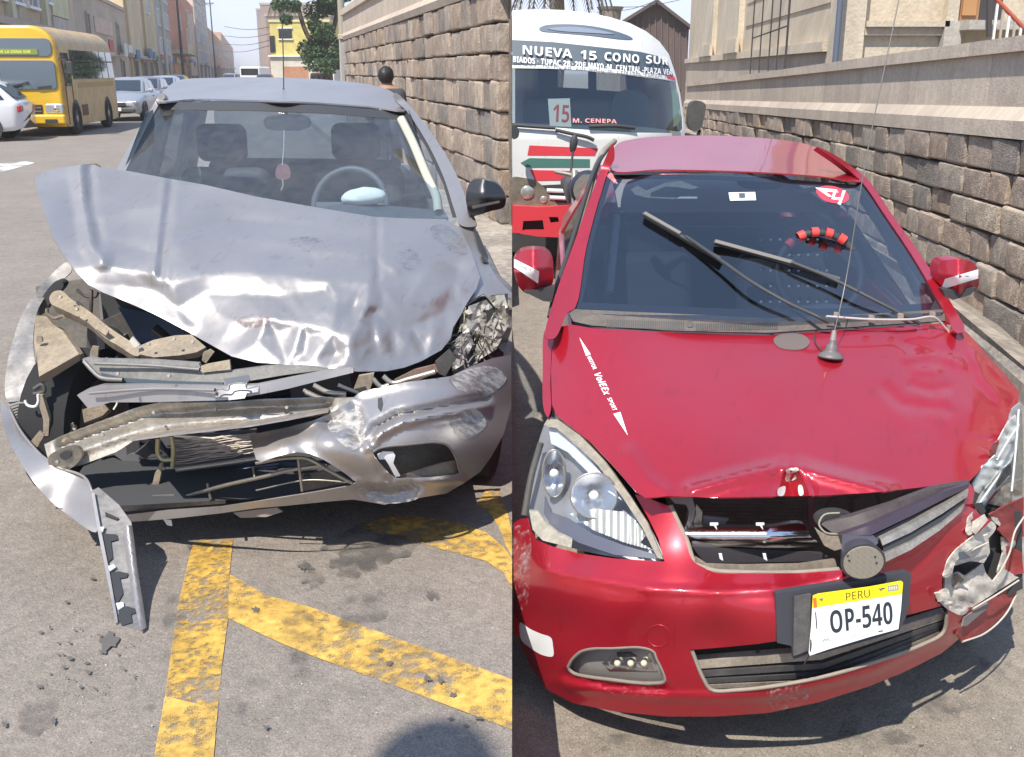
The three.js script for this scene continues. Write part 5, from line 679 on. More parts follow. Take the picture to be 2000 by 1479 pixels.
const R = (() => {
  const base = V(1.0, groundR(2.75), -2.75), car = thing('red_sedan', 'red sedan with broken front corner and dented hood on the right street', 'car', base);
  const C = (l, h, f) => V(base.x + l, groundR(2.75 + f) + h, base.z - f);
  const sk = (name, outer, d, mat, o = {}, par = car, label) => part(name, sheet(outer, typeof d === 'function' ? d : dep(d), { edge: 14, thick: 0.003, ...o }), mat, par, label);
  const tb = (name, pts, rad, mat, par = car, d) => part(name, tube(pts.map(([x, y, dd]) => P(x, y, dd ?? d)), rad, pts.length * 7, 8), mat, par);
  // ---- roof, windscreen, pillars
  sk('roof', rounded([[1193, 331], [1196, 300], [1206, 281], [1242, 271], [1300, 266], [1400, 265], [1480, 269], [1560, 278], [1595, 288], [1625, 304], [1662, 332], [1686, 353], [1600, 344], [1500, 337], [1400, 333], [1290, 331]]), [[1193, 331, 4.89], [1290, 331, 4.815], [1400, 333, 4.78], [1500, 337, 4.775], [1600, 344, 4.83], [1686, 353, 4.93], [1206, 281, 5.55], [1300, 266, 5.75], [1480, 269, 5.78], [1595, 288, 5.6], [1400, 295, 5.28], [1500, 300, 5.28]], red, { edge: 10, thick: 0.006, back: V(0, -1, 0) });
  const ws = dep([[1185, 333, 4.9], [1320, 332, 4.82], [1440, 334, 4.79], [1685, 353, 4.94], [1122, 602, 3.98], [1300, 610, 3.85], [1480, 617, 3.81], [1700, 612, 3.86], [1850, 604, 4.0], [1480, 470, 4.28], [1150, 470, 4.42], [1770, 480, 4.46]]);
  sk('windshield', [[1187, 332], [1300, 331], [1400, 333], [1500, 337], [1600, 344], [1685, 353], [1730, 420], [1790, 510], [1850, 602], [1840, 616], [1500, 630], [1122, 612], [1122, 600], [1145, 480]], ws, M.tintR ?? (M.tintR = phys(lin(0.42, 0.47, 0.55), { roughness: 0.02, transmission: 1, thickness: 0, ior: 1.9 })), { edge: 30, thick: 0 });
  sk('pillar', rounded([[1197, 280], [1188, 296], [1168, 345], [1120, 478], [1078, 598], [1066, 660], [1084, 660], [1108, 612], [1124, 600], [1146, 480], [1188, 334], [1200, 310]]), (x, y) => ws(Math.max(x, 1120), Math.max(y, 330)) - 0.012, red, { edge: 8, thick: 0.06, back: V(0, -0.3, -0.95) });
  sk('pillar', rounded([[1596, 287], [1630, 302], [1668, 328], [1696, 352], [1742, 418], [1800, 500], [1856, 588], [1884, 645], [1868, 650], [1850, 618], [1790, 512], [1730, 422], [1684, 356], [1640, 318]]), (x, y) => ws(Math.min(x, 1850), Math.max(y, 335)) - 0.014, red, { edge: 8, thick: 0.06, back: V(0, -0.3, -0.95) });
  tb('door_seal', [[1190, 285, 5.6], [1160, 335, 5.05], [1118, 470, 4.52], [1084, 575, 4.15], [1074, 620, 4.05]], 0.012, M.black); tb('door_seal', [[1200, 276, 5.8], [1172, 308, 5.3], [1142, 400, 4.9], [1105, 520, 4.45]], 0.016, dustLight);
  for (const o of [[[1186, 342], [1300, 341], [1400, 343], [1500, 347], [1680, 362], [1688, 370], [1500, 356], [1400, 351], [1300, 349], [1182, 350]], [[1187, 334], [1196, 340], [1158, 470], [1136, 600], [1122, 600], [1145, 480]], [[1682, 354], [1728, 424], [1788, 514], [1846, 602], [1832, 604], [1776, 518], [1718, 428], [1672, 360]], [[1122, 590], [1300, 598], [1500, 606], [1700, 600], [1846, 590], [1850, 604], [1700, 613], [1500, 620], [1300, 612], [1122, 602]]]) sk('black_border', o, (x, y) => ws(x, y) + 0.004, M.black, { edge: 12, thick: 0.002 });
  // cowl with slots
  const cw = (x, y) => ws(x, Math.min(y, 612)) - (y > 612 ? (y - 612) * 0.0016 : 0) - 0.006;
  const cowl = sk('cowl', [[1114, 596], [1124, 604], [1300, 612], [1500, 621], [1700, 613], [1846, 604], [1858, 626], [1700, 636], [1620, 642], [1500, 650], [1400, 648], [1300, 645], [1156, 636], [1120, 628], [1111, 612]], cw, cowlMat, { edge: 9, thick: 0.01 });
  for (let i = 0; i < 36; i++) { const x = 1185 + i * 4.25; sk('cowl_slot', [[x, 624 + i * 0.13], [x + 2.2, 624 + i * 0.13], [x + 2.8, 640 + i * 0.1], [x + 0.6, 640 + i * 0.1]], (u, v) => cw(u, v) - 0.003, M.black, { edge: 8, thick: 0.002 }, cowl); }
  for (let i = 0; i < 38; i++) { const x = 1359 + i * 4.25; sk('cowl_slot', [[x, 632 - i * 0.05], [x + 2.2, 632 - i * 0.05], [x + 2.8, 646 - i * 0.08], [x + 0.6, 646 - i * 0.08]], (u, v) => cw(u, v) - 0.003, M.black, { edge: 8, thick: 0.002 }, cowl); }
  sk('washer_cap', rounded([[1342, 630], [1348, 626], [1354, 630], [1353, 638], [1343, 638]]), (u, v) => cw(u, v) - 0.004, M.plasticGrey, { edge: 4, thick: 0.004 }, cowl);
  // ---- hood
  const h0 = dep([[1084, 640, 3.92], [1115, 632, 3.86], [1300, 648, 3.79], [1500, 653, 3.77], [1700, 640, 3.82], [1850, 628, 3.94], [1068, 720, 3.68], [1076, 790, 3.44], [1300, 740, 3.46], [1300, 830, 3.18], [1500, 740, 3.44], [1500, 830, 3.16], [1700, 740, 3.46], [1700, 830, 3.18], [1900, 690, 3.75], [1988, 780, 3.5], [1900, 800, 3.34], [1180, 860, 3.16], [1230, 905, 3.02], [1300, 965, 2.86], [1420, 970, 2.80], [1540, 968, 2.79], [1700, 963, 2.82], [1895, 938, 2.98], [1940, 880, 3.18], [1420, 900, 2.96], [1540, 900, 2.95], [1700, 900, 2.98]]);
  const hf = folds([[-0.045, 26, [[1350, 958], [1420, 938], [1490, 922], [1532, 914]]], [-0.045, 26, [[1560, 914], [1620, 930], [1690, 948], [1740, 962]]], [0.07, 42, [[1545, 935], [1546, 975]]], [-0.03, 14, [[1512, 975], [1526, 940], [1536, 918]]], [-0.03, 14, [[1590, 975], [1572, 940], [1558, 918]]], [-0.02, 26, [[1230, 885], [1262, 935], [1300, 962]]], [0.016, 16, [[1765, 670], [1800, 675], [1840, 690]]], [-0.016, 14, [[1790, 722], [1830, 726]]], [0.02, 16, [[1780, 752], [1820, 764], [1850, 758]]], [-0.018, 14, [[1770, 700], [1830, 690], [1880, 712]]], [-0.02, 16, [[1900, 690], [1920, 740], [1960, 780]]], [0.018, 20, [[1730, 760], [1760, 790], [1850, 800]]]]);
  const hoodAt = (x, y) => h0(x, y) + hf(x, y) + (x > 1720 && y < 850 ? 0.02 * Math.min(1, (x - 1720) / 60) * (noise2(x * 0.02, y * 0.02, 17) - 0.5) : 0);
  const hood = sk('hood', [[1085, 640], [1115, 634], [1156, 641], [1300, 649], [1400, 653], [1500, 655], [1620, 647], [1700, 641], [1858, 630], [1872, 652], [1902, 684], [1942, 724], [1984, 768], [1990, 786], [1976, 822], [1944, 880], [1912, 922], [1896, 938], [1800, 952], [1700, 963], [1600, 968], [1540, 969], [1450, 971], [1380, 972], [1306, 969], [1262, 973], [1242, 960], [1201, 913], [1152, 862], [1110, 830], [1086, 810], [1078, 790], [1076, 720], [1080, 670]], hoodAt, red, { edge: 7.5, thick: 0.005 });
  sk('fender', rounded([[1062, 652], [1068, 640], [1081, 642], [1077, 690], [1075, 750], [1076, 800], [1070, 815], [1062, 800], [1060, 720]]), (x, y) => h0(x, y) + 0.02, red, { edge: 7, thick: 0.02, back: V(0.3, -0.6, -0.7) }); sk('fender', rounded([[1858, 628], [1884, 645], [1930, 695], [1975, 745], [1992, 770], [1988, 778], [1960, 745], [1905, 688], [1870, 652]]), (x, y) => h0(x, y) + 0.025, redDust, { edge: 7, thick: 0.02, back: V(-0.3, -0.6, -0.7) });
  for (const o of [[[1535, 918], [1558, 914], [1560, 919], [1538, 925]], [[1534, 932], [1554, 929], [1555, 935], [1536, 940]], [[1520, 955], [1534, 950], [1530, 968], [1520, 968]], [[1560, 948], [1566, 948], [1569, 966], [1562, 968]]]) sk('paint_chip', rounded(o), (x, y) => hoodAt(x, y) - 0.003, std(lin(0.72, 0.66, 0.60), { roughness: 0.8 }), { edge: 3, thick: 0 }, hood);
  { // white lettering decal down the hood
    const g = sheet([[1122, 662], [1140, 652], [1236, 848], [1216, 858]], (x, y) => hoodAt(x, y) - 0.004, { edge: 9, thick: 0 }), o = P(1122, 662, hoodAt(1122, 662)), a = P(1216, 858, hoodAt(1216, 858)).sub(o), b0 = P(1140, 652, hoodAt(1140, 652)).sub(o), b = b0.sub(a.clone().multiplyScalar(b0.dot(a) / a.lengthSq()));
    printUV(g, o, a, b);
    const t = letters(1024, 128, (q) => { q.beginPath(); q.moveTo(14, 66); q.lineTo(210, 34); q.lineTo(210, 92); q.fill(); q.beginPath(); q.moveTo(1014, 62); q.lineTo(800, 24); q.lineTo(800, 100); q.fill(); q.font = 'bold 62px sans-serif'; q.save(); q.translate(288, 66); q.scale(0.62, 1); q.fillText('MOTOR', 0, 0); q.restore(); q.font = 'italic bold 104px sans-serif'; q.save(); q.translate(500, 64); q.scale(0.68, 1); q.fillText('VolEEx', 0, 0); q.restore(); q.font = 'bold 62px sans-serif'; q.save(); q.translate(712, 66); q.scale(0.66, 1); q.fillText('SPORT', 0, 0); q.restore(); });
    part('lettering', g, std(lin(0.82, 0.80, 0.80), { alphaMap: t, transparent: true, roughness: 0.6 }), hood); }
  { // whip aerial on the hood, with pad and cable
    const d = hoodAt(1622, 700), o = P(1622, 700, d), an = thing('hood_aerial', 'tall whip aerial on a magnetic foot standing on the red hood', 'aerial', o); const ax = V(0.09, 1, -0.12).normalize(), q = new THREE.Quaternion().setFromUnitVectors(V(0, 1, 0), ax);
    const lathe = new THREE.LatheGeometry([[0, 0], [0.044, 0], [0.046, 0.008], [0.036, 0.018], [0.026, 0.024], [0.022, 0.03], [0.020, 0.05], [0.012, 0.054], [0.011, 0.075], [0.006, 0.085], [0.005, 0.1]].map(([x, y]) => new THREE.Vector2(x, y)), 24); lathe.applyQuaternion(q); lathe.translate(o.x, o.y, o.z); part('foot', lathe, std(lin(0.13, 0.12, 0.12), { roughness: 0.5 }), an);
    const cap = cyl(0.008, 0.012, 0.035, 14); cap.translate(0, 0.085, 0); cap.applyQuaternion(q); cap.translate(o.x, o.y, o.z); part('collar', cap, M.alu, an); part('whip', tube([o.clone().addScaledVector(ax, 0.09), P(1650, 560, 3.72), P(1690, 320, 3.84), P(1760, -20, 4.0)], 0.0022, 30, 6), std(lin(0.2, 0.18, 0.16), { metalness: 0.6, roughness: 0.4 }), an);
    part('cable', tube([P(1610, 690, hoodAt(1610, 690) - 0.006), P(1594, 672, hoodAt(1594, 672) - 0.006), P(1592, 655, hoodAt(1592, 655) - 0.004), P(1595, 645, 3.8)], 0.003, 16, 6), M.black, an);
    const pd = thing('magnet_pad', 'round flat grey pad stuck on the red hood', 'pad', P(1547, 666, hoodAt(1547, 666))); part('disc', sheet(rounded([[1511, 664], [1520, 655], [1547, 651], [1572, 656], [1582, 668], [1572, 680], [1547, 683], [1520, 677]]), (x, y) => hoodAt(x, y) - 0.008, { edge: 8, thick: 0.007 }), std(lin(0.13, 0.10, 0.09), { roughness: 0.7 }), pd); }
  // ---- wipers and clip strip on the glass
  const wa = (x, y, o = 0.03) => [x, y, ws(Math.min(1840, x), Math.min(y, 612)) - o], dustBar = std(lin(0.16, 0.145, 0.13), { roughness: 0.7 });
  { const w = tb('wiper_arm', [wa(1340, 462, 0.05), wa(1410, 510, 0.06), wa(1470, 552, 0.07), wa(1540, 592, 0.06), [1600, 620, 3.74], [1618, 630, 3.74]], 0.0075, M.black); part('wiper_blade', bar(P(...wa(1257, 420, 0.03)), P(...wa(1408, 508, 0.03)), 0.012, 0.026, V(0, 0.5, 1)), M.black, w); part('blade_top', bar(P(...wa(1260, 418, 0.046)), P(...wa(1330, 458, 0.046)), 0.014, 0.02, V(0, 0.5, 1)), dustBar, w); }
  { const w = tb('wiper_arm', [wa(1546, 512, 0.055), wa(1620, 542, 0.065), wa(1700, 582, 0.06), wa(1770, 618, 0.05), [1796, 632, 3.86]], 0.0075, M.black); part('wiper_blade', bar(P(...wa(1395, 474, 0.03)), P(...wa(1640, 546, 0.03)), 0.012, 0.026, V(0, 0.5, 1)), M.black, w); part('blade_top', bar(P(...wa(1397, 472, 0.046)), P(...wa(1550, 514, 0.046)), 0.014, 0.02, V(0, 0.5, 1)), dustBar, w); }
  { const w = tb('trim_strip', [[1614, 618, 3.76], [1700, 624, 3.76], [1780, 624, 3.8], [1824, 620, 3.84], [1846, 640, 3.86], [1862, 658, 3.86]], 0.0045, std(lin(0.42, 0.39, 0.36)), car); for (const [x, y] of [[1635, 615], [1703, 621], [1760, 617], [1822, 614], [1856, 640]]) sk('clip', [[x - 5, y - 5], [x + 5, y - 4], [x + 6, y + 6], [x - 6, y + 6]], 3.77 + (x - 1635) * 0.0004, dustLight, { edge: 5, thick: 0.008 }, w); }
  // stickers on the inside of the glass
  sk('sticker_remains', [[1232, 370], [1245, 362], [1262, 372], [1300, 357], [1330, 353], [1348, 360], [1366, 366], [1350, 370], [1328, 366], [1300, 364], [1272, 376], [1270, 384], [1320, 386], [1318, 389], [1262, 386], [1240, 380]], (x, y) => ws(x, y) + 0.006, std(lin(0.42, 0.44, 0.36), { map: rep(T.dirt, 12) }), { edge: 6, thick: 0 }); sk('sticker_remains', [[1328, 384], [1362, 384], [1362, 388], [1320, 388]], (x, y) => ws(x, y) + 0.006, std(lin(0.6, 0.62, 0.55)), { edge: 6, thick: 0 });
  { const s = sk('white_sticker', [[1423, 376], [1475, 375], [1477, 391], [1426, 392]], (x, y) => ws(x, y) - 0.003, std(lin(0.66, 0.70, 0.68)), { edge: 8, thick: 0 }); sk('sticker_patch', [[1443, 377], [1455, 377], [1456, 386], [1444, 387]], (x, y) => ws(x, y) - 0.006, std(lin(0.06, 0.09, 0.12)), { edge: 6, thick: 0 }, s); }
  { const s = sk('round_sticker', rounded([[1594, 372], [1606, 364], [1630, 364], [1654, 376], [1658, 388], [1648, 396], [1624, 396], [1602, 386]]), (x, y) => ws(x, y) - 0.003, std(lin(0.62, 0.05, 0.08), { roughness: 0.5 }), { edge: 6, thick: 0 }, car, 'red oval sticker with white numerals'); for (const o of [[[1592, 366], [1634, 370], [1638, 376], [1612, 374], [1626, 384], [1618, 384]], [[1628, 374], [1634, 374], [1630, 385], [1642, 386], [1646, 372], [1652, 372], [1642, 400], [1636, 398], [1640, 391], [1624, 389]]]) sk('numeral', o, (x, y) => ws(x, y) - 0.006, M.white, { edge: 5, thick: 0 }, s); }
  // ---- cabin
  const dk = std(lin(0.03, 0.03, 0.035), { roughness: 0.9 }), gq = (pts, m, nm) => { const bg = new THREE.BufferGeometry().setFromPoints(pts); bg.computeVertexNormals(); worldUV(bg); return part(nm, bg, m, car); }, quad = (p, q, r2, t) => [p, q, r2, p, r2, t];
  for (const s of [-1, 1]) {
    const q = (pts, th) => { const g = [], p = pts.map(([h, f, l]) => C(s * l, h, f)), n = p.length, tri = THREE.ShapeUtils.triangulateShape(pts.map(([h, f]) => new THREE.Vector2(f, h)), []), inn = pts.map(([h, f, l]) => C(s * (l - th), h, f)); for (const [i, j, k] of tri) g.push(p[i], p[j], p[k], inn[i], inn[k], inn[j]); for (let i = 0; i < n; i++) { const j = (i + 1) % n; g.push(p[i], inn[i], p[j], p[j], inn[i], inn[j]); } const bg = new THREE.BufferGeometry().setFromPoints(g); bg.computeVertexNormals(); return worldUV(bg); };
    part('front_wing', q([[0.35, 0.6, 0.72], [0.3, 1.2, 0.78], [0.9, 1.2, 0.76], [0.76, 0.62, 0.72]], 0.05), red, car); part('front_door', q([[0.26, 1.21, 0.78], [0.26, 2.15, 0.79], [0.92, 2.15, 0.76], [0.91, 1.21, 0.76]], 0.06), red, car); part('rear_door', q([[0.26, 2.16, 0.79], [0.26, 2.9, 0.78], [0.92, 2.95, 0.74], [0.92, 2.16, 0.76]], 0.06), red, car); part('quarter_panel', q([[0.3, 2.91, 0.78], [0.35, 3.6, 0.66], [0.9, 3.65, 0.64], [0.92, 2.96, 0.74]], 0.06), red, car);
    part('pillar', q([[0.92, 2.1, 0.75], [0.92, 2.2, 0.75], [1.24, 2.3, 0.58], [1.24, 2.22, 0.58]], 0.05), dk, car); part('pillar', q([[0.92, 2.95, 0.73], [0.92, 3.3, 0.7], [1.22, 3.15, 0.52], [1.23, 2.98, 0.54]], 0.05), red, car); part('roof_rail', q([[1.2, 2.15, 0.6], [1.2, 3.15, 0.54], [1.25, 3.15, 0.5], [1.26, 2.2, 0.55]], 0.05), red, car);
    part('side_window', q([[0.92, 1.5, 0.745], [0.92, 2.1, 0.745], [1.23, 2.22, 0.59], [1.22, 2.1, 0.6]], 0.003), M.tint, car); part('side_window', q([[0.92, 2.2, 0.745], [0.92, 2.95, 0.72], [1.23, 2.98, 0.54], [1.23, 2.3, 0.58]], 0.003), M.tint, car);
    for (const f of [0.78, 2.95]) { const w = cyl(0.3, 0.3, 0.19, 28); w.rotateZ(Math.PI / 2); const p = C(s * 0.64, 0.3, f); w.translate(p.x, p.y, p.z); const m = part('wheel', w, M.rubber, car); const rim = cyl(0.19, 0.19, 0.2, 20); rim.rotateZ(Math.PI / 2); rim.translate(p.x, p.y, p.z); part('rim', rim, M.steel, m); }
  }
  gq(quad(C(-0.55, 0.92, 3.45), C(0.55, 0.92, 3.45), C(0.5, 1.22, 3.12), C(-0.5, 1.22, 3.12)), M.tint, 'rear_window'); gq([...quad(C(-0.66, 0.3, 3.6), C(0.66, 0.3, 3.6), C(0.63, 0.92, 3.65), C(-0.63, 0.92, 3.65)), ...quad(C(-0.66, 0.92, 3.42), C(0.66, 0.92, 3.42), C(0.64, 0.92, 3.65), C(-0.64, 0.92, 3.65))], red, 'boot_lid'); gq([...quad(C(-0.42, 0.17, 0.15), C(0.1, 0.17, 0.15), C(0.55, 0.18, 0.9), C(-0.6, 0.18, 0.9)), ...quad(C(-0.6, 0.18, 0.9), C(0.55, 0.18, 0.9), C(0.66, 0.2, 3.5), C(-0.66, 0.2, 3.5))], dk, 'floor_pan'); gq(quad(C(-0.74, 0.2, 1.15), C(0.74, 0.2, 1.15), C(0.74, 0.9, 1.15), C(-0.74, 0.9, 1.15)), dk, 'firewall'); gq(quad(C(-0.52, 1.2, 3.1), C(0.52, 1.2, 3.1), C(0.55, 1.2, 2.25), C(-0.55, 1.2, 2.25)), std(lin(0.4, 0.39, 0.36)), 'headliner');
  part('dashboard', (() => { const pts = [], prof = [[0.95, 1.18], [1.0, 1.3], [1.0, 1.5], [0.97, 1.62], [0.86, 1.66], [0.62, 1.62]], ls = [-0.74, -0.35, 0, 0.35, 0.74]; for (let i = 0; i + 1 < prof.length; i++) for (let j = 0; j + 1 < ls.length; j++) { const b = (k, l) => C(l, prof[k][0] - 0.05 + (l > 0.2 && l < 0.5 && k > 1 && k < 4 ? 0.04 : 0), prof[k][1]); pts.push(b(i, ls[j]), b(i, ls[j + 1]), b(i + 1, ls[j + 1]), b(i, ls[j]), b(i + 1, ls[j + 1]), b(i + 1, ls[j])); } const q = mergeVertices(new THREE.BufferGeometry().setFromPoints(pts)); q.computeVertexNormals(); return worldUV(q); })(), std(lin(0.12, 0.12, 0.13), { roughness: 0.8 }), car);
  const seat = (l, f) => { const b = new RoundedBoxGeometry(0.5, 0.6, 0.16, 4, 0.07), c = new RoundedBoxGeometry(0.5, 0.18, 0.5, 4, 0.07); b.rotateX(-0.3); let p = C(l, 0.72, f); b.translate(p.x, p.y, p.z); p = C(l, 0.45, f - 0.25); c.translate(p.x, p.y, p.z); const s = part('seat', [b, c], seatMat, car); const h = new RoundedBoxGeometry(0.27, 0.2, 0.12, 4, 0.05); p = C(l, 1.06, f + 0.12); h.translate(p.x, p.y, p.z); part('headrest', h, seatMat, s); return s; };
  seat(-0.36, 2.2); const drv = seat(0.36, 2.2);
  { const b = new RoundedBoxGeometry(1.25, 0.55, 0.18, 4, 0.07); b.rotateX(-0.3); const p = C(0, 0.68, 2.95); b.translate(p.x, p.y, p.z); part('rear_seat', b, seatMat, car); const beads = []; for (let i = 0; i < 64; i++) { const a = i / 8 | 0, k = i % 8, q = C(0.2 + k * 0.045, 0.6 + a * 0.07, 2.02 + a * 0.02); const g = new THREE.SphereGeometry(0.008, 6, 5); g.translate(q.x, q.y, q.z); beads.push(g); } const m = part('bead_cover', beads, std(lin(0.35, 0.38, 0.42)), drv); m.userData.kind = 'stuff'; }
  { const c = P(1600, 535, 4.32), st = new THREE.TorusGeometry(0.18, 0.016, 10, 40); st.rotateX(-0.4); st.translate(c.x, c.y, c.z); const w = part('steering_wheel', st, M.black, car), pts = []; for (let i = 0; i <= 10; i++) { const a = 0.9 + i / 10 * 1.7; const v = V(Math.cos(a) * 0.18, Math.sin(a) * 0.18, 0.012).applyAxisAngle(V(1, 0, 0), -0.4).add(c); pts.push(v); } for (let i = 0; i < 10; i += 2) part('wheel_grip', tube([pts[i], pts[i + 1]], 0.021, 4, 8), std(lin(0.75, 0.06, 0.05), { roughness: 0.5 }), w); }
  tb('pillar_trim', [[1690, 385, 4.95], [1740, 460, 4.7], [1780, 530, 4.5], [1800, 572, 4.42]], 0.034, std(lin(0.45, 0.46, 0.40))); tb('grab_handle', [[1548, 374, 4.9], [1580, 372, 4.88], [1612, 364, 4.88]], 0.012, std(lin(0.40, 0.40, 0.34))); tb('pillar_trim', [[1205, 420, 5.0], [1197, 500, 4.9], [1190, 572, 4.8]], 0.02, std(lin(0.50, 0.52, 0.52))); tb('seat_belt', [[1668, 440, 5.1], [1664, 470, 5.08], [1672, 488, 5.06]], 0.012, std(lin(0.5, 0.04, 0.04))); sk('inner_mirror', rounded([[1440, 352], [1452, 348], [1520, 350], [1530, 358], [1522, 368], [1450, 366]]), 4.98, M.black, { edge: 8, thick: 0.03, back: V(0, 0, -1) });
  // ---- side mirrors
  const mirror = (o, d, strip, txt, flip) => { const cx = o.reduce((s, p) => s + p[0], 0) / o.length, cy = o.reduce((s, p) => s + p[1], 0) / o.length, f = (x, y) => d + 0.0018 * Math.abs(x - cx) + 0.0016 * Math.abs(y - cy) + 0.00002 * (x - cx) ** 2; const m = sk('side_mirror', rounded(o), f, red, { edge: 7, thick: 0.08, back: V(0, 0, -1) }); const ff = (x, y) => f(x, y) - 0.005, g = sheet(strip, ff, { edge: 8, thick: 0 }), o3 = P(strip[0][0], strip[0][1], ff(...strip[0])), a = P(strip[1][0], strip[1][1], ff(...strip[1])).sub(o3), b0 = P(strip[3][0], strip[3][1], ff(...strip[3])).sub(o3), b = b0.sub(a.clone().multiplyScalar(b0.dot(a) / a.lengthSq())); printUV(g, o3, a, b.negate()); const uv = g.attributes.uv; for (let i = 0; i < uv.count; i++) uv.setY(i, uv.getY(i) + 1);
    part('white_band', g, std(0xffffff, { roughness: 0.5, map: canvasTex(256, 64, (q) => { q.fillStyle = '#e9e7e6'; q.fillRect(0, 0, 256, 64); q.strokeStyle = '#cfcbcb'; for (let i = 0; i < 8; i++) { q.beginPath(); q.moveTo(170 + i * 12, 0); q.lineTo(170 + i * 12, 64); q.stroke(); } q.fillStyle = '#555'; q.font = 'italic bold 30px sans-serif'; q.fillText('Voleex', flip ? 90 : 30, 42); }) }), m); return m; };
  { const m = mirror([[1004, 508], [1016, 492], [1040, 487], [1066, 490], [1078, 502], [1081, 530], [1078, 556], [1056, 566], [1030, 574], [1012, 558], [1004, 532]], 4.0, [[1005, 506], [1053, 530], [1051, 554], [1004, 522]], 0, true); sk('mirror_foot', [[1024, 570], [1056, 564], [1084, 560], [1078, 590], [1060, 588]], 4.06, M.black, { edge: 8, thick: 0.05, back: V(0, 0, -1) }, m); }
  { const m = mirror([[1831, 530], [1838, 512], [1858, 507], [1890, 508], [1906, 518], [1912, 540], [1910, 562], [1894, 574], [1858, 584], [1846, 570]], 4.02, [[1846, 545], [1911, 526], [1911, 544], [1838, 566]], 0, false); sk('mirror_foot', [[1842, 566], [1908, 562], [1896, 576], [1862, 586], [1846, 580]], 4.08, M.black, { edge: 8, thick: 0.05, back: V(0, 0, -1) }, m); }

  // ---- bumper skin
  const b0 = dep([[1003, 1020, 3.22], [1003, 1100, 3.18], [1003, 1200, 3.14], [1010, 1250, 3.1], [1040, 1030, 3.12], [1060, 1112, 2.97], [1130, 1082, 2.96], [1150, 1128, 2.84], [1270, 1152, 2.72], [1270, 1100, 2.80], [1400, 1157, 2.665], [1520, 1152, 2.65], [1400, 1118, 2.745], [1560, 1118, 2.73], [1300, 985, 2.9], [1330, 1040, 2.84], [1250, 1000, 2.93], [1640, 1130, 2.66], [1780, 1070, 2.78], [1850, 1010, 2.86], [1895, 950, 2.98], [1840, 1120, 2.83], [1830, 1180, 2.82], [1700, 1200, 2.68], [1400, 1250, 2.675], [1250, 1240, 2.74], [1100, 1220, 2.92], [1060, 1290, 3.0], [1120, 1330, 2.88], [1300, 1340, 2.71], [1380, 1350, 2.68], [1500, 1355, 2.66], [1700, 1300, 2.7], [1860, 1225, 2.88], [1500, 1392, 2.70], [1300, 1397, 2.74], [1200, 1388, 2.82], [1100, 1365, 2.94], [1030, 1290, 3.08], [1700, 1337, 2.74], [1870, 1250, 2.95]]);
  const bfold = folds([[-0.012, 12, [[1060, 1112], [1150, 1128], [1270, 1152], [1400, 1157], [1520, 1152], [1640, 1130], [1780, 1075], [1850, 1020]]], [-0.015, 14, [[1078, 1330], [1120, 1342], [1300, 1360], [1375, 1362], [1500, 1360], [1700, 1312], [1850, 1240]]], [0.02, 16, [[1105, 1318], [1200, 1340], [1300, 1345]]]]);
  const bumperAt = (x, y) => b0(x, y) + bfold(x, y) * (x > 1100 || y < 1200 ? 1 : 0.5);
  const fogHole = rounded([[1110, 1303], [1124, 1282], [1142, 1270], [1200, 1266], [1274, 1269], [1284, 1290], [1299, 1330], [1250, 1334], [1180, 1326], [1122, 1316]]), lowHole = [[1348, 1270], [1420, 1264], [1480, 1258], [1600, 1240], [1700, 1218], [1780, 1200], [1846, 1182], [1852, 1196], [1844, 1238], [1800, 1262], [1700, 1298], [1600, 1326], [1500, 1344], [1440, 1350], [1388, 1350], [1374, 1330]];
  const bum = sk('bumper', [[1003, 1022], [1016, 1014], [1030, 1012], [1036, 1036], [1046, 1054], [1080, 1068], [1130, 1081], [1200, 1091], [1298, 1097], [1286, 1052], [1266, 1012], [1240, 966], [1262, 972], [1300, 986], [1312, 988], [1326, 1020], [1342, 1054], [1356, 1096], [1382, 1114], [1450, 1120], [1560, 1120], [1640, 1114], [1730, 1098], [1800, 1052], [1850, 1010], [1880, 970], [1894, 944], [1904, 958], [1900, 985], [1912, 1004], [1938, 1016], [1906, 1046], [1862, 1078], [1846, 1104], [1840, 1136], [1842, 1162], [1826, 1172], [1838, 1182], [1870, 1190], [1882, 1200], [1876, 1246], [1840, 1276], [1760, 1316], [1700, 1340], [1600, 1372], [1500, 1393], [1400, 1400], [1300, 1400], [1200, 1390], [1120, 1374], [1070, 1348], [1034, 1298], [1010, 1240], [1003, 1200]], bumperAt, red, { edge: 8, thick: 0.004, holes: [fogHole, lowHole] });
  part('bumper_edge', tube(line3([[1352, 1272], [1376, 1330], [1390, 1348], [1440, 1348], [1500, 1342], [1600, 1324], [1700, 1296], [1800, 1260], [1842, 1236], [1850, 1198]].map(([x, y]) => [x, y, bumperAt(x, y) - 0.002])), 0.006, 70, 8), dustLight, bum); part('bumper_edge', tube(line3([[1310, 988], [1326, 1022], [1342, 1056], [1357, 1096], [1384, 1112], [1450, 1118], [1560, 1118], [1640, 1112]].map(([x, y]) => [x, y, bumperAt(x, y) + 0.004])), 0.007, 50, 8), dustLight, bum);
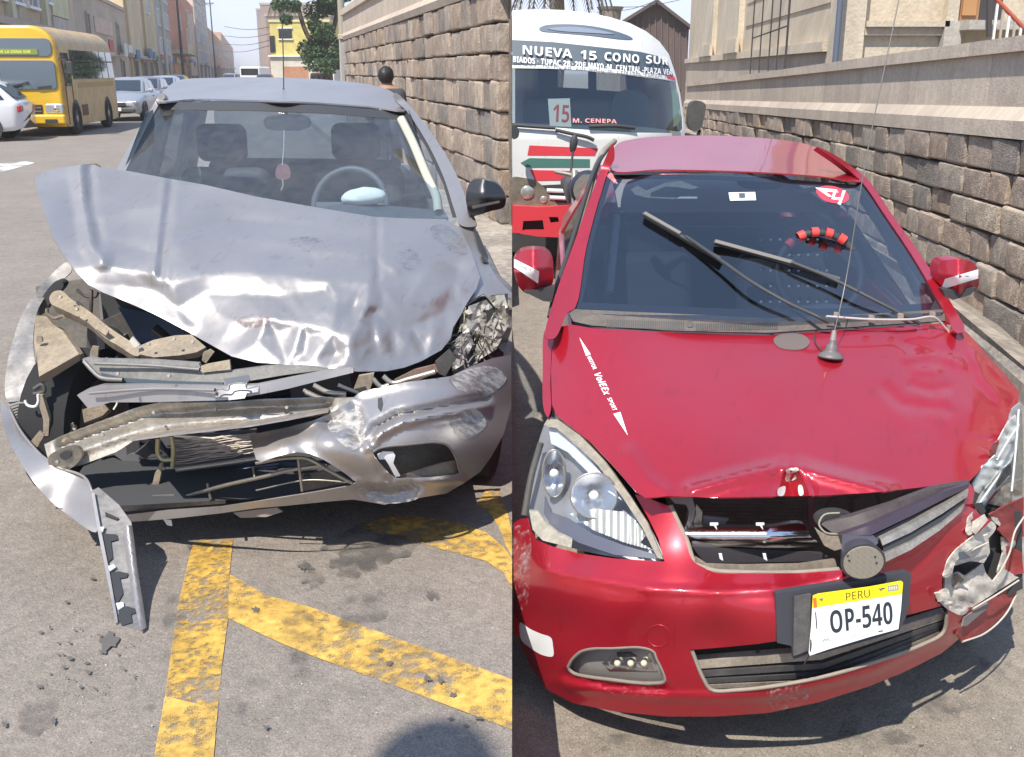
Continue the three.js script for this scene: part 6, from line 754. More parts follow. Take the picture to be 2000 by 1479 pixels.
  { const f = (x, y) => bumperAt(x, y) - 0.003; sk('reflector', rounded([[1016, 1216], [1034, 1228], [1056, 1238], [1076, 1246], [1080, 1262], [1080, 1282], [1060, 1280], [1036, 1266], [1018, 1250]]), f, std(lin(0.72, 0.74, 0.74), { roughness: 0.35 }), { edge: 6, thick: 0 }, bum, 'white reflective sticker'); sk('reflector', [[1003, 1200], [1014, 1214], [1016, 1248], [1004, 1238]], f, std(lin(0.65, 0.03, 0.02), { roughness: 0.35 }), { edge: 6, thick: 0 }, bum, 'red reflective sticker'); const ring = []; for (let i = 0; i <= 20; i++) { const a = i / 20 * 6.283; ring.push([1286 + Math.cos(a) * 22, 1242 + Math.sin(a) * 21]); } part('tow_cover', tube(line3(ring.map(([x, y]) => [x, y, bumperAt(x, y)])), 0.0022, 40, 5), red, bum); sk('scratch_patch', rounded([[1500, 1345], [1560, 1335], [1580, 1360], [1560, 1378], [1510, 1384]]), f, std(lin(0.45, 0.33, 0.31), { roughness: 0.9, alphaMap: rep(wear(0.5, 0.8, 331, 24), 5), transparent: true }), { edge: 7, thick: 0 }, bum); sk('scratch_patch', rounded([[1003, 1030], [1030, 1030], [1036, 1120], [1024, 1190], [1004, 1190]]), f, std(lin(0.40, 0.24, 0.23), { roughness: 0.9, alphaMap: rep(wear(0.48, 0.7, 341, 20), 4), transparent: true }), { edge: 7, thick: 0 }, bum); sk('scratch_patch', rounded([[1180, 1345], [1300, 1350], [1300, 1362], [1190, 1358]]), f, std(lin(0.5, 0.3, 0.28), { roughness: 0.9, alphaMap: rep(wear(0.52, 0.85, 351, 24), 6), transparent: true }), { edge: 7, thick: 0 }, bum); }
  // fog lamp
  { const f = (x, y) => bumperAt(x, y) + 0.02, l = sk('fog_lamp', [[1104, 1300], [1140, 1262], [1280, 1262], [1304, 1336], [1180, 1332], [1112, 1320]], (x, y) => bumperAt(x, y) + 0.05, std(lin(0.40, 0.38, 0.36), { roughness: 0.4, metalness: 0.4 }), { edge: 14, thick: 0.01 }); sk('reflector_bowl', [[1176, 1296], [1200, 1275], [1270, 1274], [1286, 1314], [1190, 1312]], (x, y) => bumperAt(x, y) + 0.05, M.chrome, { edge: 10, thick: 0.004 }, l); for (let i = 0; i < 3; i++) { const p = P(1206 + i * 26, 1296, bumperAt(1206 + i * 26, 1298) + 0.04), g = new THREE.SphereGeometry(0.011, 14, 8); g.translate(p.x, p.y, p.z); part('lamp_cell', g, std(lin(0.75, 0.70, 0.52), { roughness: 0.2 }), l); } sk('lamp_rib', [[1204, 1276], [1232, 1276], [1244, 1284], [1206, 1284]], (x, y) => bumperAt(x, y) + 0.03, M.plasticGrey, { edge: 8, thick: 0.006 }, l); sk('lens', fogHole, f, phys(lin(0.95, 0.95, 0.94), { roughness: 0.2, transmission: 1, thickness: 0, ior: 1.5 }), { edge: 14, thick: 0 }, l); part('lamp_rim', tube(line3([...fogHole.filter((_, i) => i % 3 === 0), fogHole[0]].map(([x, y]) => [x, y, bumperAt(x, y) + 0.004])), 0.006, 70, 6), std(lin(0.3, 0.28, 0.26), { map: rep(T.dirt, 5) }), l); }
  // lower intake: dark cavity and slats
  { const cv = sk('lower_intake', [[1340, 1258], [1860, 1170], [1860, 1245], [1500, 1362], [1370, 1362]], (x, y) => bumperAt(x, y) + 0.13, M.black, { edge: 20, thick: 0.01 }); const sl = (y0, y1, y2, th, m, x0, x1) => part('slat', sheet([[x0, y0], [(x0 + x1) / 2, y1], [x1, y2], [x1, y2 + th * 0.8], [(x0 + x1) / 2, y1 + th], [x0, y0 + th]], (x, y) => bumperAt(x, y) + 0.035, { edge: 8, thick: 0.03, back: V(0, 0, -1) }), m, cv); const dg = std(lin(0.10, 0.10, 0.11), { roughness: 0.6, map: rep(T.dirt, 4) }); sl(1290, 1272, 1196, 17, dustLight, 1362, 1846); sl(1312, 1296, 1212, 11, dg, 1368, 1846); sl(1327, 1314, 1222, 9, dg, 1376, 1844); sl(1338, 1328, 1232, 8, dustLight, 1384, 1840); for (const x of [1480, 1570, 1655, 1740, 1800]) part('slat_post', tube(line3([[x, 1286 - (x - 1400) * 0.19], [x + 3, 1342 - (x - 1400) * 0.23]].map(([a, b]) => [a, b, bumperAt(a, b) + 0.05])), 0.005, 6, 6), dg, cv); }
  // ---- headlight on the left
  { const hd = dep([[1072, 815, 3.42], [1130, 850, 3.24], [1180, 900, 3.1], [1230, 970, 2.97], [1265, 1020, 2.88], [1295, 1090, 2.8], [1200, 1085, 2.86], [1100, 1060, 3.0], [1050, 1040, 3.1], [1030, 1000, 3.2], [1035, 940, 3.3], [1050, 870, 3.38]]), O = rounded([[1066, 824], [1074, 815], [1092, 820], [1132, 850], [1182, 902], [1230, 968], [1264, 1020], [1294, 1084], [1292, 1094], [1200, 1088], [1104, 1066], [1052, 1044], [1032, 1004], [1036, 940], [1050, 870]]), bz = (k) => (x, y) => hd(x, y) + k;
    const l = sk('headlight', O, bz(0.10), std(lin(0.50, 0.51, 0.53), { metalness: 0.7, roughness: 0.35 }), { edge: 10, thick: 0.01 }, car, 'clear left headlight with grey lower housing'); sk('lens', O, bz(0), phys(lin(0.95, 0.96, 0.96), { roughness: 0.16, transmission: 1, thickness: 0, ior: 1.5 }), { edge: 12, thick: 0 }, l);
    const seal = [[1062, 830], [1070, 818], [1090, 820], [1132, 850], [1182, 902], [1230, 968], [1264, 1020], [1295, 1092], [1284, 1090], [1254, 1030], [1216, 972], [1168, 910], [1120, 864], [1086, 836], [1072, 834]]; sk('seal', seal, bz(-0.008), std(lin(0.40, 0.385, 0.35), { roughness: 0.8, map: rep(T.dirt, 5) }), { edge: 7, thick: 0.012 }, l);
    sk('turn_strip', [[1072, 836], [1090, 836], [1130, 870], [1170, 918], [1216, 978], [1190, 962], [1150, 924], [1110, 884], [1076, 866]], bz(0.03), std(lin(0.72, 0.76, 0.80), { roughness: 0.2, metalness: 0.2, bumpMap: rep(T.grain, 6), bumpScale: 0.003 }), { edge: 8, thick: 0.006 }, l);
    const bowl = (cx, cy, rx, ry, d) => { const r = []; for (let i = 0; i < 22; i++) { const a = i / 22 * 6.283; r.push([cx + Math.cos(a) * rx, cy + Math.sin(a) * ry]); } const c = sk('lamp_bowl', r, (x, y) => d + 0.06 - 0.06 * Math.min(1, ((x - cx) / rx) ** 2 + ((y - cy) / ry) ** 2), std(lin(0.66, 0.68, 0.72), { metalness: 0.9, roughness: 0.22 }), { edge: 6, thick: 0.004 }, l); part('lamp_ring', tube(line3([...r, r[0]].map(([x, y]) => [x, y, d - 0.002])), 0.003, 50, 6), M.alu, c); const p = P(cx, cy, d + 0.03), g = new THREE.SphereGeometry(0.016, 14, 10); g.translate(p.x, p.y, p.z); part('bulb', g, std(lin(0.8, 0.82, 0.85), { roughness: 0.1 }), c); }; bowl(1082, 925, 22, 46, 3.22); bowl(1160, 968, 46, 44, 3.02);
    sk('ribbed_reflector', [[1112, 1004], [1160, 994], [1220, 1000], [1246, 1020], [1262, 1046], [1250, 1060], [1278, 1076], [1220, 1060], [1160, 1036]], (x, y) => hd(x, y) + 0.03 + 0.004 * Math.sin(x * 0.45), std(lin(0.48, 0.48, 0.45), { roughness: 0.4, metalness: 0.5 }), { edge: 3.5, thick: 0.004 }, l);
    sk('lower_bezel', [[1064, 970], [1076, 1000], [1110, 1012], [1160, 1044], [1220, 1066], [1284, 1084], [1284, 1092], [1200, 1084], [1130, 1060], [1082, 1034], [1062, 1004]], bz(0.02), std(lin(0.10, 0.10, 0.13), { roughness: 0.35 }), { edge: 8, thick: 0.006 }, l); sk('grey_housing', [[1034, 1000], [1052, 1002], [1064, 1020], [1092, 1044], [1118, 1056], [1116, 1070], [1060, 1056], [1040, 1034]], bz(-0.004), std(lin(0.46, 0.45, 0.41), { roughness: 0.75, map: rep(T.dirt, 5) }), { edge: 7, thick: 0.02, back: V(0, 0, -1) }, l); tb('outer_edge', [[1056, 866, 3.4], [1038, 930, 3.32], [1024, 1008, 3.24]], 0.012, M.plasticGrey, l); }
  // ---- upper grille opening
  { const cav = sk('grille_cavity', [[1290, 950], [1900, 925], [1890, 960], [1840, 1030], [1740, 1110], [1640, 1130], [1380, 1130], [1340, 1070]], 3.3, std(lin(0.17, 0.15, 0.15), { roughness: 0.85, map: rep(T.dirt, 4) }), { edge: 30, thick: 0.01 });
    for (let i = 0; i < 9; i++) part('radiator_line', tube(line3([[1370, 978 + i * 7, 3.05], [1480, 979 + i * 7, 3.05], [1572, 980 + i * 7, 3.05]]), 0.0022, 8, 5), std(lin(0.09, 0.06, 0.06)), cav); sk('radiator_post', [[1578, 970], [1592, 970], [1594, 1030], [1580, 1030]], 3.03, std(lin(0.16, 0.06, 0.07)), { edge: 8, thick: 0.02, back: V(0, 0, -1) }, cav); for (const [x, y, r] of [[1690, 985, 0.045], [1640, 990, 0.04]]) { const g = new THREE.TorusGeometry(r, 0.006, 8, 26), p = P(x, y, 3.04); g.translate(p.x, p.y, p.z); part('fan_ring', g, std(lin(0.08, 0.05, 0.055)), cav); }
    sk('grille_frame', [[1306, 970], [1316, 966], [1352, 970], [1360, 1000], [1352, 1030], [1340, 1034], [1346, 1000], [1340, 986], [1318, 984]], 2.9, std(lin(0.14, 0.12, 0.12), { roughness: 0.5 }), { edge: 7, thick: 0.03, back: V(0, 0, -1) }, cav); sk('grille_web', [[1360, 986], [1372, 1000], [1370, 1032], [1348, 1036], [1356, 1010]], 2.9, dustLight, { edge: 7, thick: 0.01 }, cav); sk('grille_web', [[1374, 1008], [1424, 1014], [1406, 1034], [1372, 1034]], 2.93, std(lin(0.25, 0.23, 0.22)), { edge: 7, thick: 0.01 }, cav);
    const cb = (x, y) => 2.79 + 0.0004 * Math.abs(x - 1500) + 0.03 * ((y - 1052) / 24) ** 2 ; sk('chrome_bar', rounded([[1338, 1038], [1346, 1032], [1420, 1030], [1500, 1030], [1570, 1024], [1584, 1048], [1600, 1062], [1540, 1070], [1440, 1068], [1352, 1062]]), cb, M.chrome, { edge: 6, thick: 0.02, back: V(0, 0, -1) }, cav); for (const x of [1395, 1485]) sk('white_clip', [[x - 8, 1022], [x + 8, 1022], [x + 8, 1026], [x + 4, 1026], [x + 6, 1036], [x - 1, 1027], [x - 8, 1027]], 2.79, M.white, { edge: 4, thick: 0.004 }, cav); for (const x of [1404, 1490]) sk('white_clip', [[x, 1082], [x + 6, 1082], [x + 9, 1096], [x + 2, 1092]], 2.78, M.white, { edge: 4, thick: 0.004 }, cav); sk('lower_web', [[1352, 1068], [1440, 1072], [1580, 1078], [1620, 1086], [1600, 1096], [1440, 1100], [1376, 1100]], 2.84, std(lin(0.05, 0.045, 0.05), { roughness: 0.5 }), { edge: 10, thick: 0.02, back: V(0, 0, -1) }, cav); sk('dust_sill', [[1358, 1086], [1380, 1100], [1450, 1102], [1560, 1100], [1630, 1090], [1636, 1110], [1560, 1119], [1450, 1119], [1382, 1113]], 2.765, dustLight, { edge: 8, thick: 0.02, back: V(0, -1, -0.3) }, cav);
    // bent right half of the grille: dark spine and chrome strips sweeping up
    const gd = dep([[1600, 1030, 2.75], [1640, 1080, 2.7], [1700, 1040, 2.7], [1890, 950, 2.9], [1740, 1090, 2.68], [1880, 990, 2.88]]), sp = (o, m, k, th = 0.02) => sk('grille_strip', o, (x, y) => gd(x, y) + k, m, { edge: 8, thick: th, back: V(0, 0, -1) }, cav), darkGloss = std(lin(0.05, 0.035, 0.05), { roughness: 0.3 });
    sp([[1600, 1022], [1660, 1010], [1740, 985], [1820, 955], [1894, 942], [1890, 952], [1830, 972], [1750, 1004], [1680, 1030], [1630, 1044]], std(lin(0.085, 0.07, 0.075), { roughness: 0.6, map: rep(T.dirt, 6) }), 0.012); sp([[1640, 1046], [1700, 1026], [1780, 990], [1850, 958], [1894, 945], [1892, 953], [1850, 972], [1780, 1008], [1700, 1046]], darkGloss, -0.004); sp([[1700, 1050], [1780, 1012], [1850, 976], [1892, 956], [1890, 964], [1820, 1004], [1740, 1046], [1704, 1060]], std(lin(0.09, 0.08, 0.09), { roughness: 0.35 }), 0.014); sp([[1720, 1054], [1780, 1024], [1850, 984], [1892, 956], [1890, 970], [1840, 1004], [1780, 1040], [1724, 1066]], M.alu, -0.012); sp([[1724, 1068], [1780, 1042], [1840, 1008], [1886, 974], [1882, 984], [1840, 1020], [1780, 1056], [1728, 1082]], M.black, 0.0); sp([[1728, 1082], [1780, 1058], [1840, 1022], [1884, 986], [1878, 1000], [1836, 1036], [1780, 1074], [1726, 1100]], M.alu, -0.008);
    sk('mount_ring', rounded([[1594, 1016], [1606, 1004], [1640, 1000], [1668, 1012], [1650, 1034], [1612, 1036], [1600, 1030]]), 2.78, M.black, { edge: 6, thick: 0.03, back: V(0, 0, -1) }, cav); tb('mount_edge', [[1640, 1002, 2.76], [1610, 1006, 2.76], [1600, 1024, 2.75], [1612, 1040, 2.74], [1640, 1044, 2.74]], 0.003, dustLight, cav); sk('mount_plate', [[1592, 1032], [1606, 1042], [1650, 1046], [1652, 1070], [1630, 1076], [1610, 1066]], 2.74, dustLight, { edge: 6, thick: 0.01 }, cav);
    // round badge mount hanging forward, its dusty back plate showing
    const c = P(1686, 1098, 2.60), ax = V(-0.06, -0.10, 1).normalize(), q = new THREE.Quaternion().setFromUnitVectors(V(0, 1, 0), ax), put = (g) => { g.applyQuaternion(q); g.translate(c.x, c.y, c.z); return g; }; const body = cyl(0.062, 0.05, 0.05, 30); body.scale(1, 1, 0.94); body.translate(0, -0.025, 0); const m = part('badge_mount', put(body), std(lin(0.05, 0.05, 0.06), { roughness: 0.35 }), cav); const disc = cyl(0.055, 0.055, 0.006, 30); disc.scale(1, 1, 0.94); disc.translate(0, 0.002, 0); part('badge_plate', put(disc), std(lin(0.37, 0.35, 0.31), { roughness: 0.7, map: rep(T.dirt, 6) }), m); for (const [x, z] of [[0.03, 0.02], [-0.04, 0.01], [0.035, 0.0], [-0.045, 0.025]]) { const h = cyl(0.003, 0.003, 0.006, 8); h.translate(x, 0.004, -z); part('pin_hole', put(h), M.black, m); } const neck = sk('badge_neck', [[1652, 1048], [1668, 1036], [1700, 1036], [1716, 1060], [1700, 1076], [1650, 1082]], [[1652, 1048, 2.7], [1700, 1036, 2.72], [1650, 1082, 2.6], [1716, 1060, 2.66]], std(lin(0.07, 0.07, 0.085), { roughness: 0.3 }), { edge: 7, thick: 0.03, back: V(0, 0, -1) }, m); }
  // ---- number plate
  { const pd = (x, y) => bumperAt(x, y), flat = dep([[1585, 1160, 2.60], [1762, 1134, 2.625], [1755, 1230, 2.61], [1580, 1282, 2.575]]); const fr = sk('plate_holder', [[1515, 1160], [1560, 1152], [1640, 1140], [1700, 1130], [1770, 1118], [1780, 1122], [1776, 1180], [1768, 1210], [1756, 1232], [1700, 1250], [1600, 1278], [1550, 1288], [1546, 1262], [1518, 1256]], (x, y) => flat(x, y) + 0.022, std(lin(0.045, 0.045, 0.055), { roughness: 0.55 }), { edge: 10, thick: 0.02, back: V(0, 0, -1) }); sk('holder_side', [[1552, 1166], [1584, 1160], [1582, 1270], [1550, 1282]], (x, y) => flat(x, y) + 0.012, std(lin(0.13, 0.13, 0.14), { map: rep(T.dirt, 8), roughness: 0.7 }), { edge: 8, thick: 0.006 }, fr);
    const pl2 = [[1588, 1164], [1598, 1160], [1700, 1146], [1760, 1135], [1764, 1138], [1760, 1190], [1755, 1229], [1700, 1244], [1620, 1268], [1582, 1281], [1580, 1276], [1585, 1220]], g = sheet(pl2, flat, { edge: 12, thick: 0.002 }), o = P(1586, 1162, flat(1586, 1162)), a = P(1763, 1135, flat(1763, 1135)).sub(o), b0v = P(1581, 1266, flat(1581, 1266)).sub(o), b = b0v.clone().sub(a.clone().multiplyScalar(b0v.dot(a) / a.lengthSq())); printUV(g, o.clone().add(b), a, b.clone().negate());
    const t = canvasTex(768, 440, (q, w, h) => { q.fillStyle = '#eceeee'; q.fillRect(0, 0, w, h); q.fillStyle = '#f2dc1e'; q.fillRect(0, 0, w, 112); q.fillStyle = '#e8702a'; q.fillRect(6, 30, 30, 84); q.fillStyle = '#9a9a88'; q.fillRect(640, 22, 92, 52); q.fillStyle = '#d8d6c0'; for (let i = 0; i < 4; i++) q.fillRect(652 + i * 19, 34, 9, 28); q.fillStyle = '#3a3626'; q.textAlign = 'center'; q.textBaseline = 'middle'; q.font = '92px sans-serif'; q.fillText('PERU', 385, 62); q.fillStyle = '#2c333a'; q.fillRect(60, 40, 30, 12); q.fillRect(590, 34, 24, 12); q.save(); q.translate(400, 258); q.scale(0.70, 1.12); q.font = 'bold 236px sans-serif'; q.fillText('OP-540', 0, 0); q.restore(); q.fillRect(14, 150, 10, 140); q.fillRect(540, 392, 40, 12); q.font = '34px sans-serif'; q.fillText('D1', 330, 410); q.strokeStyle = '#777'; q.lineWidth = 4; q.beginPath(); for (let i = 0; i < 14; i++) { q.moveTo(40 + i * 6, 380 + (i * 37 % 30)); q.lineTo(60 + i * 6, 372 + (i * 53 % 40)); } q.stroke(); });
    part('number_plate', g, std(0xffffff, { map: t, roughness: 0.45 }), fr, 'white number plate with yellow top band'); for (const [x, y] of [[1604, 1170], [1720, 1150]]) { const s = new THREE.SphereGeometry(0.004, 8, 6), p = P(x, y, flat(x, y) - 0.002); s.translate(p.x, p.y, p.z); part('screw', s, M.steel, fr); } tb('hanging_wire', [[1584, 1250, 2.57], [1582, 1275, 2.58], [1571, 1298, 2.6]], 0.002, M.black, fr); }
  // ---- smashed right corner
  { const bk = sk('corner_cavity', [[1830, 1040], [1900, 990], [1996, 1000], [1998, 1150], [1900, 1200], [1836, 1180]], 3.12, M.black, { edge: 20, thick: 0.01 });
    const rg = (o, d, m, nm = 'torn_piece', k = 0.05) => sk(nm, o, (x, y) => (typeof d === 'number' ? d : d(x, y)) + k * (noise2(x * 0.05, y * 0.05, 23) - 0.5), m, { edge: 6, thick: 0.005 }, bk);
    rg([[1842, 1112], [1850, 1096], [1900, 1056], [1930, 1044], [1934, 1080], [1922, 1100], [1896, 1096], [1850, 1110]], (x, y) => 2.88 + (x - 1842) * 0.001, primer); rg([[1846, 1126], [1874, 1118], [1886, 1126], [1920, 1100], [1926, 1120], [1940, 1136], [1960, 1110], [1990, 1128], [1900, 1186], [1872, 1190], [1846, 1160]], (x, y) => 2.9 + (x - 1846) * 0.0015, primer); rg([[1826, 1160], [1840, 1156], [1856, 1160], [1850, 1172], [1832, 1176]], 2.8, primer); rg([[1850, 1132], [1870, 1122], [1884, 1134], [1864, 1150]], 2.92, dustLight); rg([[1854, 1082], [1884, 1078], [1896, 1090], [1866, 1096]], 2.86, std(lin(0.07, 0.08, 0.1)), 'torn_piece', 0.02);
    rg([[1932, 1006], [1960, 990], [2000, 972], [2000, 1048], [1972, 1060], [1950, 1036], [1956, 1020]], (x, y) => 3.02 + (x - 1932) * 0.002, redDust); rg([[1956, 1050], [1990, 1040], [2000, 1052], [2000, 1100], [1976, 1116], [1948, 1120], [1960, 1080]], (x, y) => 3.05 + (x - 1932) * 0.0015, primer); rg([[1966, 1066], [1996, 1080], [2000, 1120], [1974, 1124], [1960, 1110]], 3.1, redDust); for (const l of [[[1952, 1120, 3.0], [1972, 1080, 3.02], [1982, 1040, 3.05], [2000, 1010, 3.1]], [[1930, 1060, 2.94], [1900, 1074, 2.9], [1860, 1096, 2.86]], [[1900, 1190, 2.92], [1950, 1160, 3.0], [1990, 1134, 3.08]]]) tb('torn_edge', l, 0.003, primer, bk);
    rg([[1872, 1192], [1900, 1188], [1950, 1164], [1984, 1142], [1986, 1160], [1966, 1196], [1926, 1234], [1880, 1254], [1870, 1240]], (x, y) => 2.9 + (x - 1870) * 0.0022, redDust, 'bumper_flap', 0.03); rg([[1884, 1206], [1930, 1178], [1934, 1184], [1890, 1222], [1880, 1224]], (x, y) => 2.87 + (x - 1870) * 0.002, std(lin(0.18, 0.16, 0.15)), 'scrape_mark', 0.01); tb('flap_edge', [[1880, 1254, 2.9], [1926, 1236, 2.98], [1966, 1198, 3.07], [1986, 1160, 3.12]], 0.003, primer, bk); rg([[1900, 1020], [1924, 1006], [1930, 1016], [1906, 1044], [1898, 1038]], 2.9, primer, 'paint_chip', 0.01);
    for (const o of [[[1844, 1128], [1850, 1100], [1866, 1076], [1906, 1044], [1936, 1018], [1946, 1030], [1926, 1056], [1890, 1078], [1866, 1100], [1858, 1124]], [[1900, 1000], [1922, 1006], [1912, 1028], [1892, 1046], [1888, 1030]], [[1830, 1164], [1850, 1150], [1862, 1176], [1892, 1190], [1880, 1202], [1846, 1186]], [[1936, 1010], [1966, 990], [2000, 980], [2000, 1010], [1960, 1030]]]) sk('scraped_edge', rounded(o), (x, y) => bumperAt(Math.min(x, 1900), y) + Math.max(0, x - 1900) * 0.0028 - 0.006 + 0.03 * (noise2(x * 0.08, y * 0.08, 37) - 0.5), primer, { edge: 6, thick: 0.004, flat: true }, bk);
    // broken right headlight
    const hl = sk('broken_headlight', [[1896, 950], [1930, 890], [1980, 810], [1996, 790], [2000, 900], [1998, 980], [1960, 992], [1934, 1006], [1904, 996]], (x, y) => 3.3 + (x - 1900) * 0.002, std(lin(0.42, 0.44, 0.43), { metalness: 0.4, roughness: 0.4, map: rep(T.dirt, 6) }), { edge: 12, thick: 0.01 }, car, 'smashed right headlight with bare grey shards'); const shard = (o, d, m, k = 0.09) => sk('shard', o, (x, y) => d + (x - 1940) * 0.0018 + k * (Math.abs(noise2(x * 0.06, y * 0.06, 29) - 0.5)), m, { edge: 6, thick: 0.004 }, hl), sl = [std(lin(0.60, 0.62, 0.60), { roughness: 0.35, metalness: 0.3 }), M.alu, std(lin(0.3, 0.31, 0.31), { roughness: 0.4 }), M.chrome];
    shard([[1900, 946], [1920, 910], [1944, 890], [1960, 900], [1940, 940], [1916, 966], [1904, 960]], 3.1, sl[0]); shard([[1940, 880], [1968, 826], [1984, 810], [1990, 850], [1976, 900], [1950, 930]], 3.2, sl[0]); shard([[1914, 970], [1936, 940], [1962, 910], [1972, 930], [1944, 960], [1920, 990], [1902, 1000]], 3.08, sl[2]); shard([[1960, 918], [1974, 906], [1976, 924], [1956, 946], [1944, 956]], 3.02, M.black); shard([[1930, 984], [1960, 950], [1996, 936], [1998, 980], [1960, 990]], 3.2, sl[1]); shard([[1976, 800], [1992, 786], [1998, 800], [1990, 840], [1970, 850], [1958, 856]], 3.24, sl[2]); shard([[1938, 868], [1952, 860], [1944, 888], [1932, 896]], 3.14, redDust); shard([[1900, 985], [1920, 982], [1926, 1000], [1918, 1006]], 3.0, M.black, 0.02); for (const l of [[[1904, 996, 2.99], [1930, 960, 3.04], [1966, 910, 3.12]], [[1946, 900, 3.12], [1970, 860, 3.2], [1990, 830, 3.26]], [[1990, 800, 3.26], [1984, 880, 3.2], [1976, 960, 3.14]]]) tb('shard_edge', l, 0.004, sl[0], hl); }
  return car;
})();
// ================================================================ VEHICLES IN THE STREET
const wheelGeo = {};
function wheel(par, x, z, r, w, y = r) {
  const k = r + '_' + w; if (!wheelGeo[k]) { const t = new THREE.LatheGeometry([[r * 0.6, -w / 2], [r * 0.92, -w / 2], [r, -w * 0.34], [r, w * 0.34], [r * 0.92, w / 2], [r * 0.6, w / 2]].map(([a, b]) => new THREE.Vector2(a, b)), 28); t.rotateZ(Math.PI / 2); const q = new THREE.LatheGeometry([[0.001, w * 0.36], [r * 0.2, w * 0.4], [r * 0.28, w * 0.25], [r * 0.52, w * 0.2], [r * 0.61, w * 0.46], [r * 0.61, -w * 0.46], [0.001, -w * 0.3]].map(([a, b]) => new THREE.Vector2(a, b)), 24); q.rotateZ(-Math.PI / 2); wheelGeo[k] = [t, q]; }
  const m = lpart('wheel', wheelGeo[k][0].clone().translate(x, y, z), M.rubber, par); lpart('rim', (x < 0 ? wheelGeo[k][1].clone().rotateY(Math.PI) : wheelGeo[k][1].clone()).translate(x, y, z), M.steel, m);
}
// ---- white bus with red and green stripes, stopped behind the red car
(() => {
  const D0 = 8.3, db = (x, y) => D0 + 0.5 * Math.max(0, (x - 1090) / 250) ** 4 + Math.max(0, 265 - y) / 250 * 0.42, o = V(0.7, groundR(9), -8.6);
  const bus = thing('city_bus', 'white city bus with red and green stripes behind the red car', 'bus', o), sk = (name, outer, d, mat, op = {}, par = bus, label) => part(name, sheet(outer, d, { edge: 14, thick: 0.004, ...op }), mat, par, label), at = (k) => (x, y) => db(x, y) + k;
  const wht = phys(lin(0.74, 0.74, 0.70), { roughness: 0.35, clearcoat: 0.5, clearcoatRoughness: 0.2, map: rep(T.scuff, 0.7) }), rd = phys(lin(0.62, 0.045, 0.06), { roughness: 0.4, clearcoat: 0.4 }), gn = std(lin(0.06, 0.16, 0.13), { roughness: 0.5 });
  const skin = [[1000.5, 20], [1060, 18], [1110, 20], [1150, 25], [1190, 33], [1230, 45], [1262, 61], [1288, 81], [1306, 105], [1318, 140], [1328, 180], [1336, 230], [1341, 265], [1342, 330], [1338, 420], [1200, 422], [1100, 405], [1000.5, 402]];
  const glassO = [[1000.5, 133], [1060, 134], [1140, 138], [1220, 146], [1290, 155], [1320, 160], [1327, 190], [1333, 230], [1334, 252], [1326, 260], [1240, 259], [1120, 252], [1000.5, 243]], headO = [[1000.5, 78], [1080, 82], [1180, 93], [1250, 101], [1284, 109], [1304, 124], [1316, 149], [1250, 140], [1160, 130], [1080, 127], [1000.5, 126]];
  const body = sk('front_panel', skin, at(0), wht, { edge: 10, holes: [glassO] });
  const bk = V(0.07, 0, -1), hullO = [[1000.5, 22], [1060, 20], [1150, 27], [1230, 47], [1288, 83], [1318, 142], [1338, 265], [1340, 330], [1330, 455], [1000.5, 455]], hullI = [[1006, 40], [1060, 38], [1150, 45], [1225, 62], [1278, 95], [1306, 148], [1326, 265], [1328, 330], [1318, 444], [1006, 444]], inner = std(lin(0.36, 0.37, 0.36), { roughness: 0.9 });
  sk('body', hullO, 8.95, wht, { edge: 24, thick: 4.6, back: bk, holes: [hullI] });
  part('rear_wall', sheet(hullI, 0, { edge: 24, thick: 0.04, back: bk, map: (x, y) => P(x, y, 8.95).addScaledVector(bk, 4.55), holes: [[[1060, 110], [1150, 116], [1150, 190], [1060, 186]], [[1175, 120], [1260, 128], [1264, 200], [1175, 194]]] }), inner, bus);
  for (let k = 0; k < 3; k++) for (const x of [0.25, 0.75, 1.2]) part('seat', box(0.42, 0.9, 0.14, x + k * 0.08, 0.95, -10.2 - k * 1.0, 0.05), std(lin(0.16, 0.18, 0.22), { roughness: 0.8 }), bus);
  sk('windshield', glassO, at(0.01), M.busGlass ?? (M.busGlass = phys(lin(0.55, 0.64, 0.66), { roughness: 0.03, transmission: 1, thickness: 0, ior: 2.0 })), { edge: 24, thick: 0 });
  sk('seat', rounded([[1196, 205], [1206, 182], [1236, 176], [1262, 186], [1270, 214], [1266, 250], [1200, 250]]), 8.84, std(lin(0.10, 0.12, 0.13)), { edge: 10, thick: 0.05, back: V(0, 0, -1) }); sk('dashboard', [[1000.5, 240], [1120, 244], [1260, 248], [1330, 258], [1330, 268], [1000.5, 262]], 8.62, std(lin(0.16, 0.18, 0.18)), { edge: 20, thick: 0.06, back: V(0, -0.4, -1) }); for (const l of [[[1312, 170], [1316, 250]]]) sk('side_pane', [[1312, 172], [1322, 176], [1328, 240], [1316, 248]], 8.82, std(lin(0.3, 0.42, 0.30)), { edge: 14, thick: 0 });
  const hd = sk('header_band', headO, at(-0.006), std(lin(0.075, 0.10, 0.12), { roughness: 0.35 }), { edge: 10, thick: 0.003 }); sk('header_line', [[1000.5, 127], [1080, 128], [1160, 131], [1250, 141], [1318, 150], [1320, 158], [1250, 148], [1160, 138], [1080, 134], [1000.5, 133]], at(-0.005), wht, { edge: 12, thick: 0.003 }); sk('header_line', [[1302, 147], [1318, 150], [1320, 157], [1304, 153]], at(-0.01), rd, { edge: 8, thick: 0.003 });
